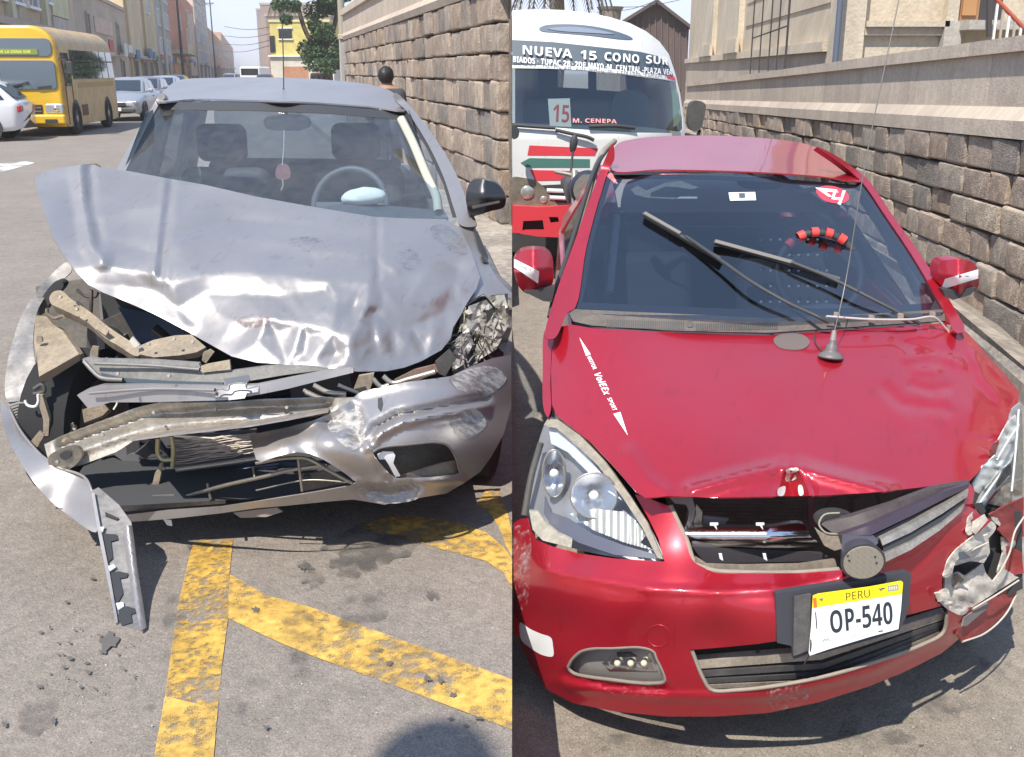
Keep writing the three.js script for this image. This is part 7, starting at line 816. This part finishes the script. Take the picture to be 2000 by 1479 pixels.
  const text = (pts, w, h, draw, col, nm, par, k) => { const f = at(k), g = sheet(pts, f, { edge: 12, thick: 0 }), o3 = P(pts[3][0], pts[3][1], f(...pts[3])), a = P(pts[2][0], pts[2][1], f(...pts[2])).sub(o3), b0 = P(pts[0][0], pts[0][1], f(...pts[0])).sub(o3), b = b0; printUV(g, o3, a, b); part(nm, g, std(col, { alphaMap: letters(w, h, draw), transparent: true, roughness: 0.6 }), par); };
  const fit = (q, s, x0, x1, y, font) => { q.font = font; const m = q.measureText(s).width; q.save(); q.translate((x0 + x1) / 2, y); q.scale((x1 - x0) / m, 1); q.fillText(s, 0, 0); q.restore(); };
  const word = (s, x0, x1, y, h) => { const t = y + (x0 - 1000) * 0.083, t1 = y + (x1 - 1000) * 0.083; text([[x0, t], [x1, t1], [x1, t1 + h], [x0, t + h]], Math.round((x1 - x0) * 5), h * 5, (q) => fit(q, s, 2, (x1 - x0) * 5 - 2, h * 2.5, 'bold ' + h * 5.2 + 'px sans-serif'), lin(0.80, 0.80, 0.78), 'lettering', hd, -0.03); };
  for (const a of [['NUEVA', 1018, 1118, 84, 23], ['15', 1132, 1167, 84, 23], ['CO', 1179, 1214, 84, 22], ['NO', 1215, 1250, 84, 22], ['SUR', 1260, 1306, 84, 21]]) word(...a);
  for (const a of [['BIADOS', 1000.6, 1046], ['·', 1049, 1052], ['TUPAC', 1056, 1096], ['28', 1099, 1115], ['·', 1117, 1120], ['2DE', 1122, 1145], ['MAYO', 1148, 1180], ['·M.', 1182, 1199], ['CEN', 1202, 1226], ['TRAL', 1227, 1252], ['-PLA', 1254, 1276], ['ZA', 1277, 1292], ['VEA', 1295, 1313]]) word(a[0], a[1], a[2], 108, 15);
  text([[1116, 229], [1206, 231], [1206, 244], [1116, 242]], 512, 76, (q) => fit(q, 'M. CENEPA', 8, 504, 38, 'bold 66px sans-serif'), lin(0.72, 0.30, 0.27), 'lettering', body, -0.002);
  { const f = at(0.04), pts = [[1070, 193], [1113, 192], [1116, 248], [1074, 246]], g = sheet(pts, f, { edge: 12, thick: 0.003 }), o3 = P(1074, 246, f(1074, 246)), a = P(1116, 248, f(1116, 248)).sub(o3), b0 = P(1071, 193, f(1071, 193)).sub(o3), b = b0.sub(a.clone().multiplyScalar(b0.dot(a) / a.lengthSq())); printUV(g, o3, a, b); part('route_card', g, std(0xffffff, { map: canvasTex(160, 210, (q) => { q.fillStyle = '#cfc9bd'; q.fillRect(0, 0, 160, 210); q.fillStyle = '#b8413a'; q.textAlign = 'center'; q.textBaseline = 'middle'; fit(q, '15', 14, 146, 112, 'bold 190px sans-serif'); }), roughness: 0.8 }), bus, 'route card reading 15'); }
  sk('roof_vent', rounded([[1053, 56], [1062, 50], [1100, 47], [1150, 50], [1200, 60], [1232, 72], [1236, 76], [1220, 77], [1150, 69], [1090, 64], [1056, 60]]), at(-0.006), std(lin(0.09, 0.12, 0.16), { roughness: 0.4 }), { edge: 7, thick: 0.01 }); sk('vent_louvre', rounded([[1070, 56], [1110, 52], [1160, 57], [1200, 66], [1150, 64], [1090, 60]]), at(-0.012), std(lin(0.2, 0.24, 0.3)), { edge: 7, thick: 0.004 });
  for (const [q, m] of [[[[1034, 284], [1168, 290], [1162, 304], [1030, 303]], rd], [[[1017, 318], [1034, 309], [1152, 311], [1152, 327], [1028, 327]], gn], [[[1035, 332], [1122, 334], [1116, 352], [1046, 353]], rd]]) sk('stripe', q, at(-0.004), m, { edge: 12, thick: 0.002 });
  const hl = sk('headlight', rounded([[1000.5, 347], [1020, 347], [1048, 354], [1062, 366], [1086, 400], [1056, 404], [1000.5, 398]]), at(-0.01), std(lin(0.36, 0.34, 0.29), { roughness: 0.3, metalness: 0.4, map: rep(T.dirt, 3) }), { edge: 8, thick: 0.02, back: V(0, 0, -1) }); for (const [x, y, r] of [[1030, 376, 0.055], [1062, 390, 0.03]]) { const p = P(x, y, db(x, y) - 0.014), g = new THREE.SphereGeometry(r, 18, 10); g.scale(1, 1, 0.3); g.translate(p.x, p.y, p.z); part('lamp', g, std(lin(0.5, 0.48, 0.42), { metalness: 0.6, roughness: 0.2 }), hl); }
  sk('grille', [[1058, 362], [1100, 360], [1120, 366], [1130, 400], [1090, 402]], at(-0.004), std(lin(0.03, 0.03, 0.035)), { edge: 10, thick: 0.01 }); for (const y of [372, 386]) part('grille_slat', tube(line3([[1068 + (y - 372) * 0.4, y, db(1080, y) - 0.01], [1126, y + 2, db(1120, y) - 0.01]]), 0.018, 6, 6), M.white, bus);
  sk('bumper', [[1000.5, 402], [1050, 405], [1100, 403], [1140, 402], [1140, 450], [1090, 464], [1050, 462], [1000.5, 454]], at(-0.09), rd, { edge: 9, thick: 0.14, back: V(0, 0, -1), holes: [[[1022, 432], [1060, 430], [1063, 450], [1020, 450]], [[1072, 424], [1090, 424], [1092, 434], [1076, 436]]] }); sk('bumper_recess', [[1010, 420], [1100, 415], [1100, 455], [1010, 458]], at(0.0), M.black, { edge: 16, thick: 0.005 }); sk('underside', [[1000.5, 455], [1120, 460], [1120, 500], [1000.5, 492]], at(0.5), M.black, { edge: 20, thick: 1.2, back: V(0, 0, -1) });
  { const m = sk('side_mirror', rounded([[1347, 215], [1352, 200], [1366, 197], [1378, 204], [1377, 222], [1368, 252], [1356, 257], [1346, 246]]), 8.1, M.plasticGrey, { edge: 6, thick: 0.12, back: V(0, 0, -1) }); part('mirror_arm', tube(line3([[1366, 256, 8.15], [1362, 266, 8.25], [1340, 262, 8.6]]), 0.014, 10, 6), M.black, m); const m2 = sk('side_mirror', rounded([[1001, 246], [1008, 247], [1014, 256], [1012, 268], [1002, 272]]), 8.05, M.black, { edge: 5, thick: 0.06, back: V(0, 0, -1) }); }
  for (const l of [[[1000.5, 244], [1040, 247], [1085, 250]], [[1085, 254], [1120, 262], [1148, 268], [1160, 274]], [[1150, 247], [1200, 246], [1240, 250]]]) part('wiper', tube(line3(l.map(([x, y]) => [x, y, db(x, y) - 0.04])), 0.016, 10, 6), M.black, bus);
  const w = cyl(0.4, 0.4, 0.26, 26); w.rotateZ(Math.PI / 2); const wp = V(1.15, groundR(9.9) + 0.4, -9.9); w.translate(wp.x, wp.y, wp.z); part('wheel', w, M.rubber, bus); const w2 = cyl(0.4, 0.4, 0.26, 26); w2.rotateZ(Math.PI / 2); w2.translate(1.4, 0.4, -12.9); part('wheel', w2, M.rubber, bus);
})();
// ---- motorcycle squeezed between the bus and the red car
(() => {
  const o = V(0.5, groundR(7.35), -7.35), t = thing('motorcycle', 'dark motorcycle with round mirror between the red car and the bus', 'motorcycle', o), mt = std(lin(0.05, 0.055, 0.07), { roughness: 0.35, metalness: 0.5 });
  for (const z of [0.62, -0.6]) { const g = new THREE.TorusGeometry(0.27, 0.05, 10, 30); g.rotateY(Math.PI / 2); g.translate(0, 0.32, z); const w = lpart('wheel', g, M.rubber, t); const h = cyl(0.06, 0.06, 0.1, 14); h.rotateZ(Math.PI / 2); h.translate(0, 0.32, z); lpart('hub', h, M.alu, w); for (let i = 0; i < 6; i++) { const a = i / 6 * 6.283; lpart('spoke', bar(V(0, 0.32, z), V(0, 0.32 + Math.cos(a) * 0.24, z + Math.sin(a) * 0.24), 0.015, 0.015, V(1, 0, 0)), M.alu, w); } }
  for (const x of [-0.08, 0.08]) lpart('fork', tube([V(x, 0.32, 0.62), V(x, 0.75, 0.45), V(x, 1.02, 0.34)], 0.022, 10, 8), M.alu, t); lpart('front_fender', new THREE.TorusGeometry(0.34, 0.055, 8, 16, 2.2).rotateY(Math.PI / 2).translate(0, 0.32, 0.62), mt, t);
  lpart('tank', box(0.26, 0.24, 0.46, 0, 0.86, 0.1, 0.1), mt, t); lpart('seat', box(0.25, 0.1, 0.62, 0, 0.84, -0.4, 0.045), seatMat, t); lpart('engine', box(0.24, 0.34, 0.36, 0, 0.5, 0.02, 0.06), M.steel, t); lpart('frame', [tube([V(0, 0.95, 0.3), V(0, 0.45, 0.25), V(0, 0.34, -0.1), V(0, 0.36, -0.6)], 0.025), tube([V(0, 0.9, 0.25), V(0, 0.78, -0.3), V(0, 0.75, -0.75)], 0.022)], mt, t); lpart('exhaust', tube([V(0.12, 0.45, 0.15), V(0.16, 0.3, -0.1), V(0.18, 0.38, -0.75)], 0.04), M.chrome, t);
  lpart('handlebar', tube([V(-0.2, 1.0, 0.2), V(-0.12, 0.99, 0.26), V(0, 0.97, 0.34), V(0.2, 1.02, 0.26), V(0.3, 1.03, 0.18)], 0.014, 24, 8), M.alu, t); { const h = new THREE.SphereGeometry(0.12, 20, 14); h.scale(1, 1, 0.7); h.translate(0, 0.92, 0.5); const l = lpart('headlamp', h, mt, t); lpart('lens', new THREE.CircleGeometry(0.1, 20).translate(0, 0.92, 0.588), M.alu, l); }
  for (const s of [-1]) { const g = new THREE.SphereGeometry(0.05, 14, 10); g.scale(0.55, 1.25, 0.4); g.rotateZ(s * 0.15); g.translate(s * 0.08, 1.19, 0.2); const m = lpart('mirror', g, M.black, t); lpart('mirror_stem', tube([V(s * 0.1, 0.98, 0.26), V(s * 0.09, 1.08, 0.22), V(s * 0.08, 1.17, 0.2)], 0.008, 8, 6), M.black, m); }
})();
// ---- yellow bus on the far side of the left street
(() => {
  const A = PG(147, 262), o = V(A.x, 0, A.z), b = thing('yellow_bus', 'yellow minibus parked with its side to the street', 'bus', o); b.rotation.y = Math.atan2(0.148, 0.989);
  const yl = phys(lin(0.82, 0.50, 0.02), { roughness: 0.4, clearcoat: 0.6, clearcoatRoughness: 0.2, map: rep(T.scuff, 0.4) }), ylD = phys(lin(0.62, 0.41, 0.12), { roughness: 0.5, clearcoat: 0.4, clearcoatRoughness: 0.3, map: rep(T.dirt, 0.6) });
  const sec = (w, e) => { const s = new THREE.Shape(), x1 = 0.1 - e, x0 = -2.06 + e; s.moveTo(x0, 0.34); s.lineTo(x1, 0.34); s.lineTo(x1, 1.5); s.lineTo(x1 - 0.06, 2.3); s.quadraticCurveTo(x1 - 0.12, 2.66, x1 - 0.55, 2.72); s.lineTo(x0 + 0.55, 2.72); s.quadraticCurveTo(x0 + 0.12, 2.66, x0 + 0.06, 2.3); s.lineTo(x0, 1.5); s.lineTo(x0, 0.34); return s; };
  lpart('body', new THREE.ExtrudeGeometry(sec(0, 0.1), { depth: 6.0, bevelEnabled: true, bevelThickness: 0.18, bevelSize: 0.1, bevelSegments: 5, curveSegments: 10 }).translate(0, 0, -5.2), ylD, b);
  const fr = lpart('front_panel', new THREE.ExtrudeGeometry(sec(0, 0.16), { depth: 0.1, bevelEnabled: true, bevelThickness: 0.09, bevelSize: 0.1, bevelSegments: 4, curveSegments: 10 }).translate(0, 0, 0.83), yl, b);
  const rect = (x0, x1, y0, y1, r) => { const s = new THREE.Shape(); s.moveTo(x0 + r, y0); s.lineTo(x1 - r, y0); s.quadraticCurveTo(x1, y0, x1, y0 + r); s.lineTo(x1, y1 - r); s.quadraticCurveTo(x1, y1, x1 - r, y1); s.lineTo(x0 + r, y1); s.quadraticCurveTo(x0, y1, x0, y1 - r); s.lineTo(x0, y0 + r); s.quadraticCurveTo(x0, y0, x0 + r, y0); return new THREE.ExtrudeGeometry(s, { depth: 0.03, bevelEnabled: true, bevelThickness: 0.012, bevelSize: 0.012, bevelSegments: 1 }); };
  const z = 1.02, ws = lpart('windshield', rect(-1.92, -0.06, 1.22, 1.93, 0.12).translate(0, 0, z), M.yg ?? (M.yg = phys(lin(0.10, 0.13, 0.16), { roughness: 0.08, clearcoat: 1, clearcoatRoughness: 0.02 })), b); lpart('header_glass', rect(-1.88, -0.1, 2.05, 2.48, 0.14).translate(0, 0, z - 0.01), M.yg, b);
  lpart('route_strip', box(1.3, 0.14, 0.02, -1.08, 2.16, z + 0.045), std(0xffffff, { map: canvasTex(256, 28, (q) => { q.fillStyle = '#7d8a3c'; q.fillRect(0, 0, 256, 28); q.fillStyle = '#d7d86a'; q.font = 'bold 20px sans-serif'; q.fillText('RUTA DE LA ZONA SUR', 10, 21); }) }), b); lpart('route_card', box(0.32, 0.42, 0.02, -1.6, 1.5, z + 0.05), std(0xffffff, { map: canvasTex(96, 128, (q) => { q.fillStyle = '#e6d6d2'; q.fillRect(0, 0, 96, 128); q.fillStyle = '#b8443c'; q.font = 'bold 84px sans-serif'; q.textAlign = 'center'; q.fillText('14', 48, 94); }) }), b);
  for (const q of [[V(-1.3, 1.26, z + 0.06), V(-0.75, 1.4, z + 0.06)], [V(-0.55, 1.26, z + 0.06), V(-0.2, 1.3, z + 0.06)]]) lpart('wiper', bar(q[0], q[1], 0.03, 0.03), M.black, b);
  lpart('emblem', new THREE.TorusGeometry(0.09, 0.015, 8, 20).scale(1.3, 0.8, 1).translate(-1.0, 0.98, z + 0.01), M.steel, b); lpart('grille', box(1.0, 0.24, 0.05, -1.0, 0.7, z), M.black, b); for (const y of [0.65, 0.74]) lpart('grille_slat', box(0.96, 0.03, 0.05, -1.0, y, z + 0.02), M.chrome, b); for (const x of [-1.78, -0.2]) { const l = lpart('headlight', box(0.46, 0.26, 0.1, x, 0.72, z - 0.02, 0.05), std(lin(0.5, 0.52, 0.55), { metalness: 0.5, roughness: 0.2 }), b); lpart('lamp', new THREE.SphereGeometry(0.09, 14, 10).translate(x + 0.05, 0.72, z - 0.01), M.chrome, l); } lpart('bumper', box(2.1, 0.26, 0.2, -0.98, 0.44, z + 0.02, 0.06), yl, b); for (const x of [-1.7, -0.28]) lpart('fog_lamp', box(0.3, 0.1, 0.04, x, 0.4, z + 0.13), M.black, b);
  for (let i = 0; i < 6; i++) { const z0 = -0.2 - i * 0.84, g = box(0.03, 0.78, 0.76, 0, 0, 0, 0.01); g.rotateZ(0.075); g.translate(0.088, 1.85, z0 - 0.3); const w = lpart('side_window', g, M.darkGlass, b); lpart('window_rail', box(0.04, 0.03, 0.76, 0.10, 1.95, z0 - 0.3), M.iron, w); } { const g = box(0.03, 0.86, 0.6, 0, 0, 0, 0.01); g.rotateZ(0.06); g.translate(0.098, 1.72, 0.5); lpart('driver_window', g, M.darkGlass, b); } lpart('door_line', [box(0.02, 1.7, 0.03, 0.105, 1.15, 0.15), box(0.02, 1.7, 0.03, 0.105, 1.15, 0.82)], M.rust, b); lpart('skirt_vent', box(0.02, 0.3, 0.6, 0.105, 0.62, -1.0), M.rust, b); lpart('sun_stripe', box(0.02, 0.14, 4.4, 0.1, 1.3, -2.7), std(lin(0.44, 0.30, 0.12)), b); lpart('roof_hatch', box(0.9, 0.12, 0.9, -1.0, 2.78, -1.2, 0.04), ylD, b);
  for (const zz of [0, -3.84]) { const a = cyl(0.47, 0.47, 0.06, 26); a.rotateZ(Math.PI / 2); a.translate(0.075, 0.46, zz); lpart('wheel_arch', a, M.black, b); wheel(b, 0.02, zz, 0.42, 0.24); wheel(b, -1.95, zz, 0.42, 0.24); } { const m = lpart('side_mirror', box(0.16, 0.34, 0.1, 0.32, 1.75, 1.05, 0.03), M.black, b); lpart('mirror_arm', bar(V(0.05, 2.0, 0.98), V(0.3, 1.9, 1.05), 0.03, 0.03), M.black, m); }
})();
// ---- ordinary cars: lower body and cabin as lofted sections
function saloon(name, label, pos, turn, paint, { len = 4.2, hatch = false, group } = {}) {
  const t = thing(name, label, 'car', pos, group); t.rotation.y = turn; const k = len / 4.2;
  const loft = (secs, m, nm) => { const pts = [], n = secs[0].length, g = new THREE.BufferGeometry(), idx = []; for (const s of secs) for (const [x, y, z] of s) pts.push(V(x, y, z * k)); for (let i = 0; i + 1 < secs.length; i++) for (let j = 0; j + 1 < n; j++) { const a = i * n + j; idx.push(a, a + n, a + 1, a + 1, a + n, a + n + 1); } g.setFromPoints(pts); g.setIndex(idx); g.computeVertexNormals(); worldUV(g); return lpart(nm, g, m, t); };
  const sec = (z, w, y0, y1, c) => [[-w * 0.9, y0, z], [-w, y0 + 0.12, z], [-w, y1 - 0.16, z], [-w * 0.93, y1 - 0.03, z], [-w * 0.5, y1 + c, z], [0, y1 + c * 1.3, z], [w * 0.5, y1 + c, z], [w * 0.93, y1 - 0.03, z], [w, y1 - 0.16, z], [w, y0 + 0.12, z], [w * 0.9, y0, z]];
  loft([sec(2.1, 0.02, 0.5, 0.62, 0), sec(2.08, 0.62, 0.3, 0.66, 0.01), sec(1.9, 0.78, 0.24, 0.76, 0.02), sec(1.2, 0.84, 0.22, 0.92, 0.03), sec(0.8, 0.85, 0.22, 0.97, 0.02), sec(-1.4, 0.85, 0.22, 1.0, 0.02), sec(-1.9, 0.80, 0.26, hatch ? 1.0 : 0.98, 0.02), sec(-2.08, 0.66, 0.32, 0.92, 0.01), sec(-2.1, 0.02, 0.5, 0.7, 0)], paint, 'body');
  const e = hatch ? -1.95 : -1.55, r = hatch ? -1.5 : -0.95, cab = (z, w, y) => [[-w, 0.94, z], [-w, y * 0.5 + 0.47, z], [-w + 0.1, y, z], [0, y + 0.03, z], [w - 0.1, y, z], [w, y * 0.5 + 0.47, z], [w, 0.94, z]];
  loft([cab(0.86, 0.72, 0.96), cab(0.2, 0.68, 1.4), cab(-0.3, 0.68, 1.45), cab(r, 0.66, 1.41), cab(e, 0.64, 0.98)], paint, 'cabin');
  const pane = (q, nm) => { const g = new THREE.BufferGeometry().setFromPoints([q[0], q[1], q[2], q[0], q[2], q[3]].map(([x, y, z]) => V(x, y, z * k))); g.computeVertexNormals(); worldUV(g); lpart(nm, g, M.darkGlass, t); };
  pane([[-0.62, 1.02, 0.83], [0.62, 1.02, 0.83], [0.54, 1.37, 0.30], [-0.54, 1.37, 0.30]], 'windshield'); pane([[-0.56, 1.04, e - 0.01], [0.56, 1.04, e - 0.01], [0.52, 1.37, r - 0.06], [-0.52, 1.37, r - 0.06]], 'rear_window');
  for (const s of [-1, 1]) { pane([[s * 0.735, 1.0, 0.62], [s * 0.735, 1.0, -0.3], [s * 0.645, 1.37, -0.3], [s * 0.645, 1.36, 0.14]], 'side_window'); pane([[s * 0.735, 1.0, -0.36], [s * 0.725, 1.0, r - 0.25], [s * 0.645, 1.35, r + 0.02], [s * 0.645, 1.37, -0.36]], 'side_window'); lpart('headlight', box(0.34, 0.14, 0.12, s * 0.56, 0.62, 2.0 * k, 0.04), M.alu, t); lpart('tail_light', box(0.3, 0.16, 0.08, s * 0.58, 0.78, -2.05 * k, 0.03), std(lin(0.4, 0.02, 0.02), { roughness: 0.3 }), t); lpart('side_mirror', box(0.18, 0.12, 0.1, s * 0.92, 1.02, 0.6 * k, 0.03), paint, t); lpart('door_handle', box(0.03, 0.03, 0.16, s * 0.86, 0.82, -0.2 * k), M.black, t); for (const z of [1.3 * k, -1.3 * k]) { const a = cyl(0.35, 0.35, 0.05, 22); a.rotateZ(Math.PI / 2); a.translate(s * 0.835, 0.33, z); lpart('wheel_arch', a, M.black, t); wheel(t, s * 0.77, z, 0.31, 0.2); } }
  lpart('grille', box(0.7, 0.12, 0.05, 0, 0.58, 2.08 * k), M.black, t); lpart('bumper', box(1.3, 0.14, 0.1, 0, 0.38, 2.06 * k, 0.04), M.plasticGrey, t); lpart('number_plate', box(0.4, 0.12, 0.02, 0, 0.42, 2.13 * k), M.white, t); return t;
}
const paintOf = (r, g, b, m = 0.4) => phys(lin(r, g, b), { metalness: m, roughness: 0.38, clearcoat: 0.7, clearcoatRoughness: 0.12 });
{ const g = PG(34, 277); saloon('white_car', 'white hatchback passing the yellow bus front', V(g.x - 2.1, 0, g.z - 0.53), -1.39, paintOf(0.66, 0.67, 0.68, 0.05), { hatch: true });
  const q = (px, py, d, name, label, paint, turn = 0.13, o = {}) => { const p = P(px, 150, d); saloon(name, label, V(p.x, 0, p.z), turn, paint, o); };
  q(246, 0, 38.5, 'grey_car', 'grey sedan close behind the yellow bus', paintOf(0.33, 0.34, 0.36)); q(283, 0, 46, 'dark_car', 'dark grey sedan second behind the yellow bus', paintOf(0.20, 0.20, 0.21)); q(318, 0, 55, 'silver_sedan', 'pale blue grey sedan beside the silver hatchback roof', paintOf(0.36, 0.42, 0.47)); q(340, 0, 68, 'blue_car', 'dark blue car far behind the other parked cars', paintOf(0.05, 0.09, 0.13)); q(448, 0, 120, 'small_car', 'small grey car far down the street', paintOf(0.4, 0.42, 0.45)); q(517, 0, 95, 'maroon_car', 'dark maroon car parked before the yellow house', paintOf(0.12, 0.07, 0.08)); }
{ const p = P(488, 150, 100), t = thing('white_van', 'white van far down the middle of the street', 'van', V(p.x, 0, p.z)); lpart('body', box(1.9, 1.5, 4.4, 0, 1.35, -2.2, 0.15), M.white, t); lpart('windshield', box(1.6, 0.6, 0.04, 0, 1.65, 0.0), M.darkGlass, t); lpart('bumper', box(1.8, 0.3, 0.2, 0, 0.55, 0.0, 0.05), M.white, t); for (const x of [-0.7, 0.7]) lpart('headlight', box(0.3, 0.2, 0.05, x, 0.9, 0.0), M.alu, t); for (const x of [-0.85, 0.85]) for (const z of [-0.7, -3.6]) wheel(t, x, z, 0.33, 0.2); }

// ================================================================ PEOPLE
function field(f, lo, hi, cell) { // surface of f = 0 between lo and hi
  const s = Math.max(hi.x - lo.x, hi.y - lo.y, hi.z - lo.z), n = Math.ceil(s / cell) + 2, mc = new MarchingCubes(n, new THREE.MeshStandardMaterial(), false, false, 120000), c = lo.clone().add(hi).multiplyScalar(0.5); mc.isolation = 0;
  for (let k = 0; k < n; k++) for (let j = 0; j < n; j++) for (let i = 0; i < n; i++) mc.field[i + j * n + k * n * n] = -f(c.x + (i - n / 2) / (n / 2) * s / 2, c.y + (j - n / 2) / (n / 2) * s / 2, c.z + (k - n / 2) / (n / 2) * s / 2);
  mc.update(); const cnt = mc.count ?? mc.geometry.drawRange.count, g = new THREE.BufferGeometry(), p = new Float32Array(mc.positionArray.slice(0, cnt * 3)); for (let i = 0; i < cnt; i++) { p[3 * i] = p[3 * i] * s / 2 + c.x; p[3 * i + 1] = p[3 * i + 1] * s / 2 + c.y; p[3 * i + 2] = p[3 * i + 2] * s / 2 + c.z; }
  g.setAttribute('position', new THREE.BufferAttribute(p, 3)); g.setAttribute('normal', new THREE.BufferAttribute(new Float32Array(mc.normalArray.slice(0, cnt * 3)), 3)); g.computeVertexNormals(); const m = mergeVertices(g.deleteAttribute('normal'), 1e-4); m.computeVertexNormals(); m.setAttribute('uv', new THREE.BufferAttribute(new Float32Array(m.attributes.position.count * 2), 2)); return m;
}
const cap = (x, y, z, a, b, ra, rb) => { const dx = b[0] - a[0], dy = b[1] - a[1], dz = b[2] - a[2], t = Math.max(0, Math.min(1, ((x - a[0]) * dx + (y - a[1]) * dy + (z - a[2]) * dz) / (dx * dx + dy * dy + dz * dz || 1))); return Math.hypot(x - a[0] - dx * t, y - a[1] - dy * t, z - a[2] - dz * t) - (ra + (rb - ra) * t); };
const smin = (a, b, k) => { const h = Math.max(k - Math.abs(a - b), 0) / k; return Math.min(a, b) - h * h * k * 0.25; };
function person(label, pos, turn, shirt, trousers, hairLong) { // standing, facing local +z
  const t = thing('person', label, 'person', pos); t.rotation.y = turn;
  const sk2 = std(lin(0.30, 0.17, 0.11), { roughness: 0.6 }), torso = [[[0, 1.38, 0], [0, 1.0, 0.01], 0.13, 0.12], [[-0.13, 1.38, 0], [0.13, 1.38, 0], 0.075, 0.075], [[-0.07, 0.95, 0], [0.07, 0.95, 0], 0.12, 0.12]], legs = [], arms = [];
  for (const s of [-1, 1]) { legs.push([[s * 0.09, 0.92, 0], [s * 0.1, 0.5, 0.02], 0.085, 0.06], [[s * 0.1, 0.5, 0.02], [s * 0.105, 0.09, -0.02], 0.058, 0.038], [[s * 0.105, 0.045, -0.03], [s * 0.12, 0.035, 0.14], 0.042, 0.034]); arms.push([[s * 0.19, 1.38, 0], [s * 0.24, 1.1, -0.02], 0.052, 0.042], [[s * 0.24, 1.1, -0.02], [s * 0.23, 0.86, 0.06], 0.04, 0.027]); }
  const head = (x, y, z) => smin(smin(Math.hypot(x / 0.92, (y - 1.60) / 1.15, (z + 0.005) / 1.05) - 0.088, cap(x, y, z, [0, 1.53, 0.03], [0, 1.535, 0.05], 0.045, 0.04), 0.05), smin(cap(x, y, z, [0, 1.5, -0.01], [0, 1.4, -0.02], 0.05, 0.062), cap(x, y, z, [0, 1.60, 0.085], [0, 1.575, 0.105], 0.012, 0.016), 0.02), 0.03);
  const un = (l, k) => (x, y, z) => { let d = 9; for (const [a, b, ra, rb] of l) d = smin(d, cap(x, y, z, a, b, ra, rb), k); return d; }, ft = un(torso, 0.1), fl = un(legs, 0.06), fa = un(arms, 0.04), gs = [];
  gs.push(field((x, y, z) => { let d = smin(ft(x, y, z), fl(x, y, z), 0.05); d = smin(d, fa(x, y, z), 0.05); return smin(d, head(x, y, z), 0.03); }, V(-0.36, -0.02, -0.25), V(0.36, 1.76, 0.25), 0.02));
  for (const s of [-1, 1]) { const h = [[[s * 0.23, 0.85, 0.06], [s * 0.225, 0.79, 0.075], 0.03, 0.034]]; for (let f = 0; f < 4; f++) { const z = 0.045 + f * 0.019, l = [0.06, 0.072, 0.068, 0.052][f]; h.push([[s * 0.225, 0.785, z], [s * 0.222, 0.785 - l * 0.55, z + 0.006], 0.009, 0.0085], [[s * 0.222, 0.785 - l * 0.55, z + 0.006], [s * 0.21, 0.785 - l, z + 0.012], 0.0085, 0.007]); } h.push([[s * 0.222, 0.83, 0.09], [s * 0.205, 0.785, 0.115], 0.011, 0.009]); gs.push(field(un(h, 0.012), V(s * 0.23 - 0.08, 0.69, 0), V(s * 0.23 + 0.08, 0.89, 0.15), 0.005)); }
  const body = lpart('body', gs, sk2, t);
  lpart('shirt', field((x, y, z) => Math.max(smin(ft(x, y, z), un(arms.filter((_, i) => i % 2 === 0), 0.04)(x, y, z), 0.05) - 0.012, 0.9 - y, y - 1.455), V(-0.36, 0.86, -0.25), V(0.36, 1.5, 0.25), 0.018), shirt, body); lpart('trousers', field((x, y, z) => Math.max(smin(fl(x, y, z), cap(x, y, z, [-0.07, 0.95, 0], [0.07, 0.95, 0], 0.12, 0.12), 0.05) - 0.012, 0.1 - y, y - 1.0), V(-0.3, 0.06, -0.25), V(0.3, 1.04, 0.25), 0.02), trousers, body);
  lpart('hair', field((x, y, z) => { const d = Math.hypot(x / 0.98, (y - 1.615) / 1.14, (z + 0.02) / 1.06) - 0.102 + 0.01 * (noise2(x * 40 + 9, y * 40 + z * 30 + 9) - 0.5); return Math.max(hairLong ? smin(d, cap(x, y, z, [0, 1.58, -0.07], [0, 1.44, -0.08], 0.085, 0.06), 0.04) : d, z - 0.045 - Math.max(0, y - 1.66) * 0.9, hairLong ? 1.4 - y : 1.52 - y); }, V(-0.15, 1.36, -0.2), V(0.15, 1.78, 0.15), 0.009), std(lin(0.012, 0.011, 0.012), { roughness: 0.5 }), body); return t;
}
{ const p = P(755, 150, 13.6); person('person with dark hair walking away behind the silver car roof', V(p.x, 0.0, p.z), Math.PI - 0.3, std(lin(0.05, 0.05, 0.06)), std(lin(0.06, 0.06, 0.09)), false); const q = P(618, 150, 46); person('person in dark clothes on the far pavement near the leafy tree', V(q.x, 0.15, q.z), Math.PI, std(lin(0.03, 0.03, 0.04)), std(lin(0.05, 0.05, 0.06)), false); }
{ // glass and plastic crumbs lying in front of both cars: too many and too small to count
  const gs = []; for (let i = 0; i < 60; i++) { const right = rnd() < 0.3, p = right ? PR(rr(1750, 1990), rr(1330, 1470), 0.004) : PG(rr(60, 900), rr(1040, 1450), 0.004), s = rr(0.0015, 0.0045); const g = new THREE.TetrahedronGeometry(s); g.rotateX(rr(0, 6)); g.rotateY(rr(0, 6)); g.translate(p.x, p.y + s * 0.3, p.z); gs.push(g); }
  const m = shade(new THREE.Mesh(merge(gs), std(lin(0.42, 0.41, 0.39), { roughness: 0.4 }))); m.name = 'crumbs'; m.userData = { label: 'pale glass and plastic crumbs scattered on the road', category: 'debris', kind: 'stuff' }; scene.add(m);
}
renderer.render(scene, camera);
